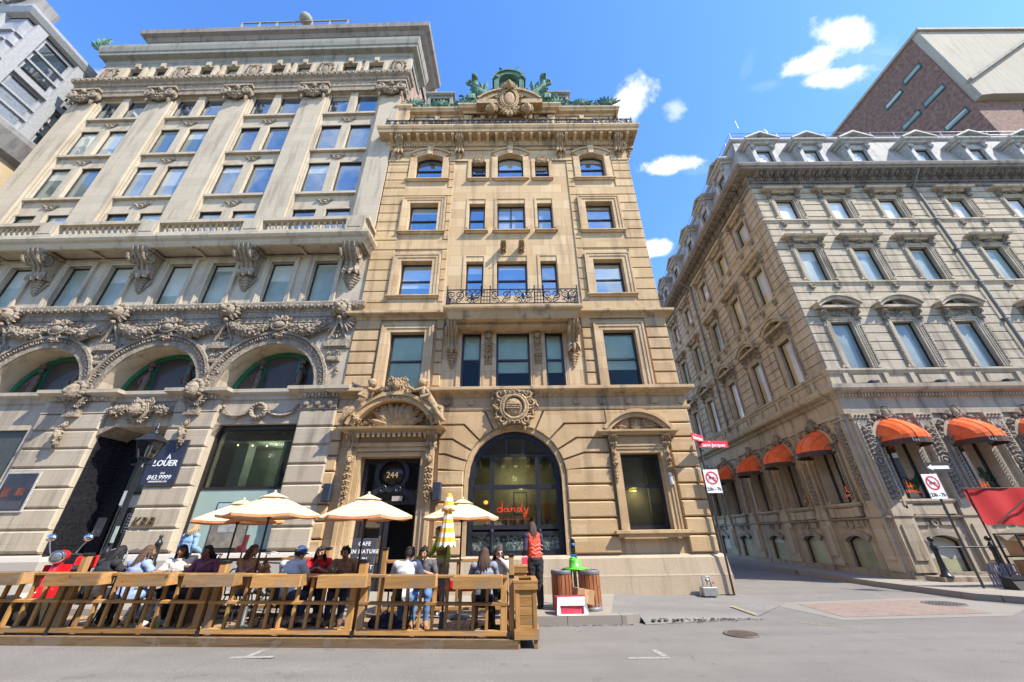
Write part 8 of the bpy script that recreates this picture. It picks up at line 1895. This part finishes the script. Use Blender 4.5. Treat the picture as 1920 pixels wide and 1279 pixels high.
# 12 waitress in green
x = -1.55; person('person in a lime green jumper standing behind the folded umbrella', (x, 9.72, .15+.03*.55), R(-50), pose='stand', k=.97, lean=.06, skin='light', head=(-10, 12), wear=(trousers(cloth('grey_wide_trousers', (.13,.125,.13)), .95, .03), shirt(cloth('lime_green_knit', (.27,.36,.025), .1), 'long', .016), ('apron_strap', cloth('rust_apron', (.22,.07,.03)), [('chest',.1,.42)], .024)), hair=('redbrown', .3, 'long'), shoes='white', arms={-1: [(-.3,-.12,1.14),(-.34,-.42,1.08)], 1: [(.25,.0,1.1),(.24,-.1,.84)]})
# 13, 14 two women at the right end
x = -.52; person('person with long brown hair in grey tee and navy skirt, back to the road', (x, 8.1, dz(x)), R(186), lean=.08, skin='light', head=(-25, 2), wear=(('skirt', NAVYT, [('pelvis',0,.5),('thigh',0,.9)], .035), shirt(GREYT, 'short', .016)), hair=('brown', .3, 'long'), shoes='brown', arms={-1: [(-.26,-.2,.78),(-.12,-.42,.82)], 1: [(.26,-.2,.78),(.12,-.42,.82)]}); chair(x, 8.06, R(186), 'dark chair under the long haired person at the right end')
x = -.28; p14, H14, M14 = person('person in sunglasses with hand at mouth beside the long haired woman', (x, 8.85, dz(x)), R(2), lean=.08, skin='light', head=(16, 4), wear=(trousers(BLK), shirt(cloth('pale_blouse', (.45,.43,.41), .06), 'long', .014)), hair=('brown', .22, 'long'), arms={1: [(.25,-.22,.86),(.07,-.2,1.05)], -1: [(-.25,-.18,.76),(-.1,-.4,.8)]}); chair(x, 8.73, R(2), 'dark chair under the person in sunglasses')
mb = MB()
for s in (-1, 1): mb.ball(H14(s*.033,-.09,.012), (.028,.012,.02), 2)
mb.build('sunglasses', bpy.data.materials['sunglass_lens'], p14)
# 15 woman in the orange vest
x = .52; p15, H15, M15 = person('standing person in red patterned vest and black wide trousers beside the bins', (x, 10.26, .15), R(205), pose='stand', k=1.03, skin='light', head=(-35, 6), wear=(('trousers', BLK, [('pelvis',0,.5),'thigh',('shin',0,1)], .035), shirt(cloth('dark_navy_sleeves', (.03,.022,.045)), 'long', .012), ('vest', cloth('orange_red_vest', (.68,.065,.025), .3), [('pelvis',.35,1),'chest',('shoulder',0,.8)], .026)), hair=('brown', .52, 'long'), shoes='black', arms={-1: [(-.24,.02,1.13),(-.2,-.2,1.05)], 1: [(.24,.02,1.13),(.16,-.2,1.06)]}, legs={-1: [(-.095,0,.9),(-.1,-.01,.49),(-.1,.04,.09)], 1: [(.095,0,.9),(.1,-.06,.49),(.1,-.06,.09)]})
mb = MB()
for k in range(3): 
    z = 1.04+.08*k; mb.tube([(-.16,.105,z),(-.06,.14,z+.05),(.04,.14,z),(.13,.115,z+.05)], .010, 5, flat=.6)
mb.build('vest_pattern', plain('pale_pink_print', (.75,.45,.38), .8), p15)
o = thing('red_folder', 'bright red folder held at the side by the person in the red vest', 'folder', (.30, 10.12, .95), R(30)); mb = MB(); mb.cbox(-.1,.1,-.008,.008,-.1,.22,.003); mb.build('cover', plain('bright_pink_red_card', (.72,.02,.06), .6), o); mb = MB(); mb.box(-.09,.09,-.004,.004,.22,.226); mb.build('paper', WHITEL, o)
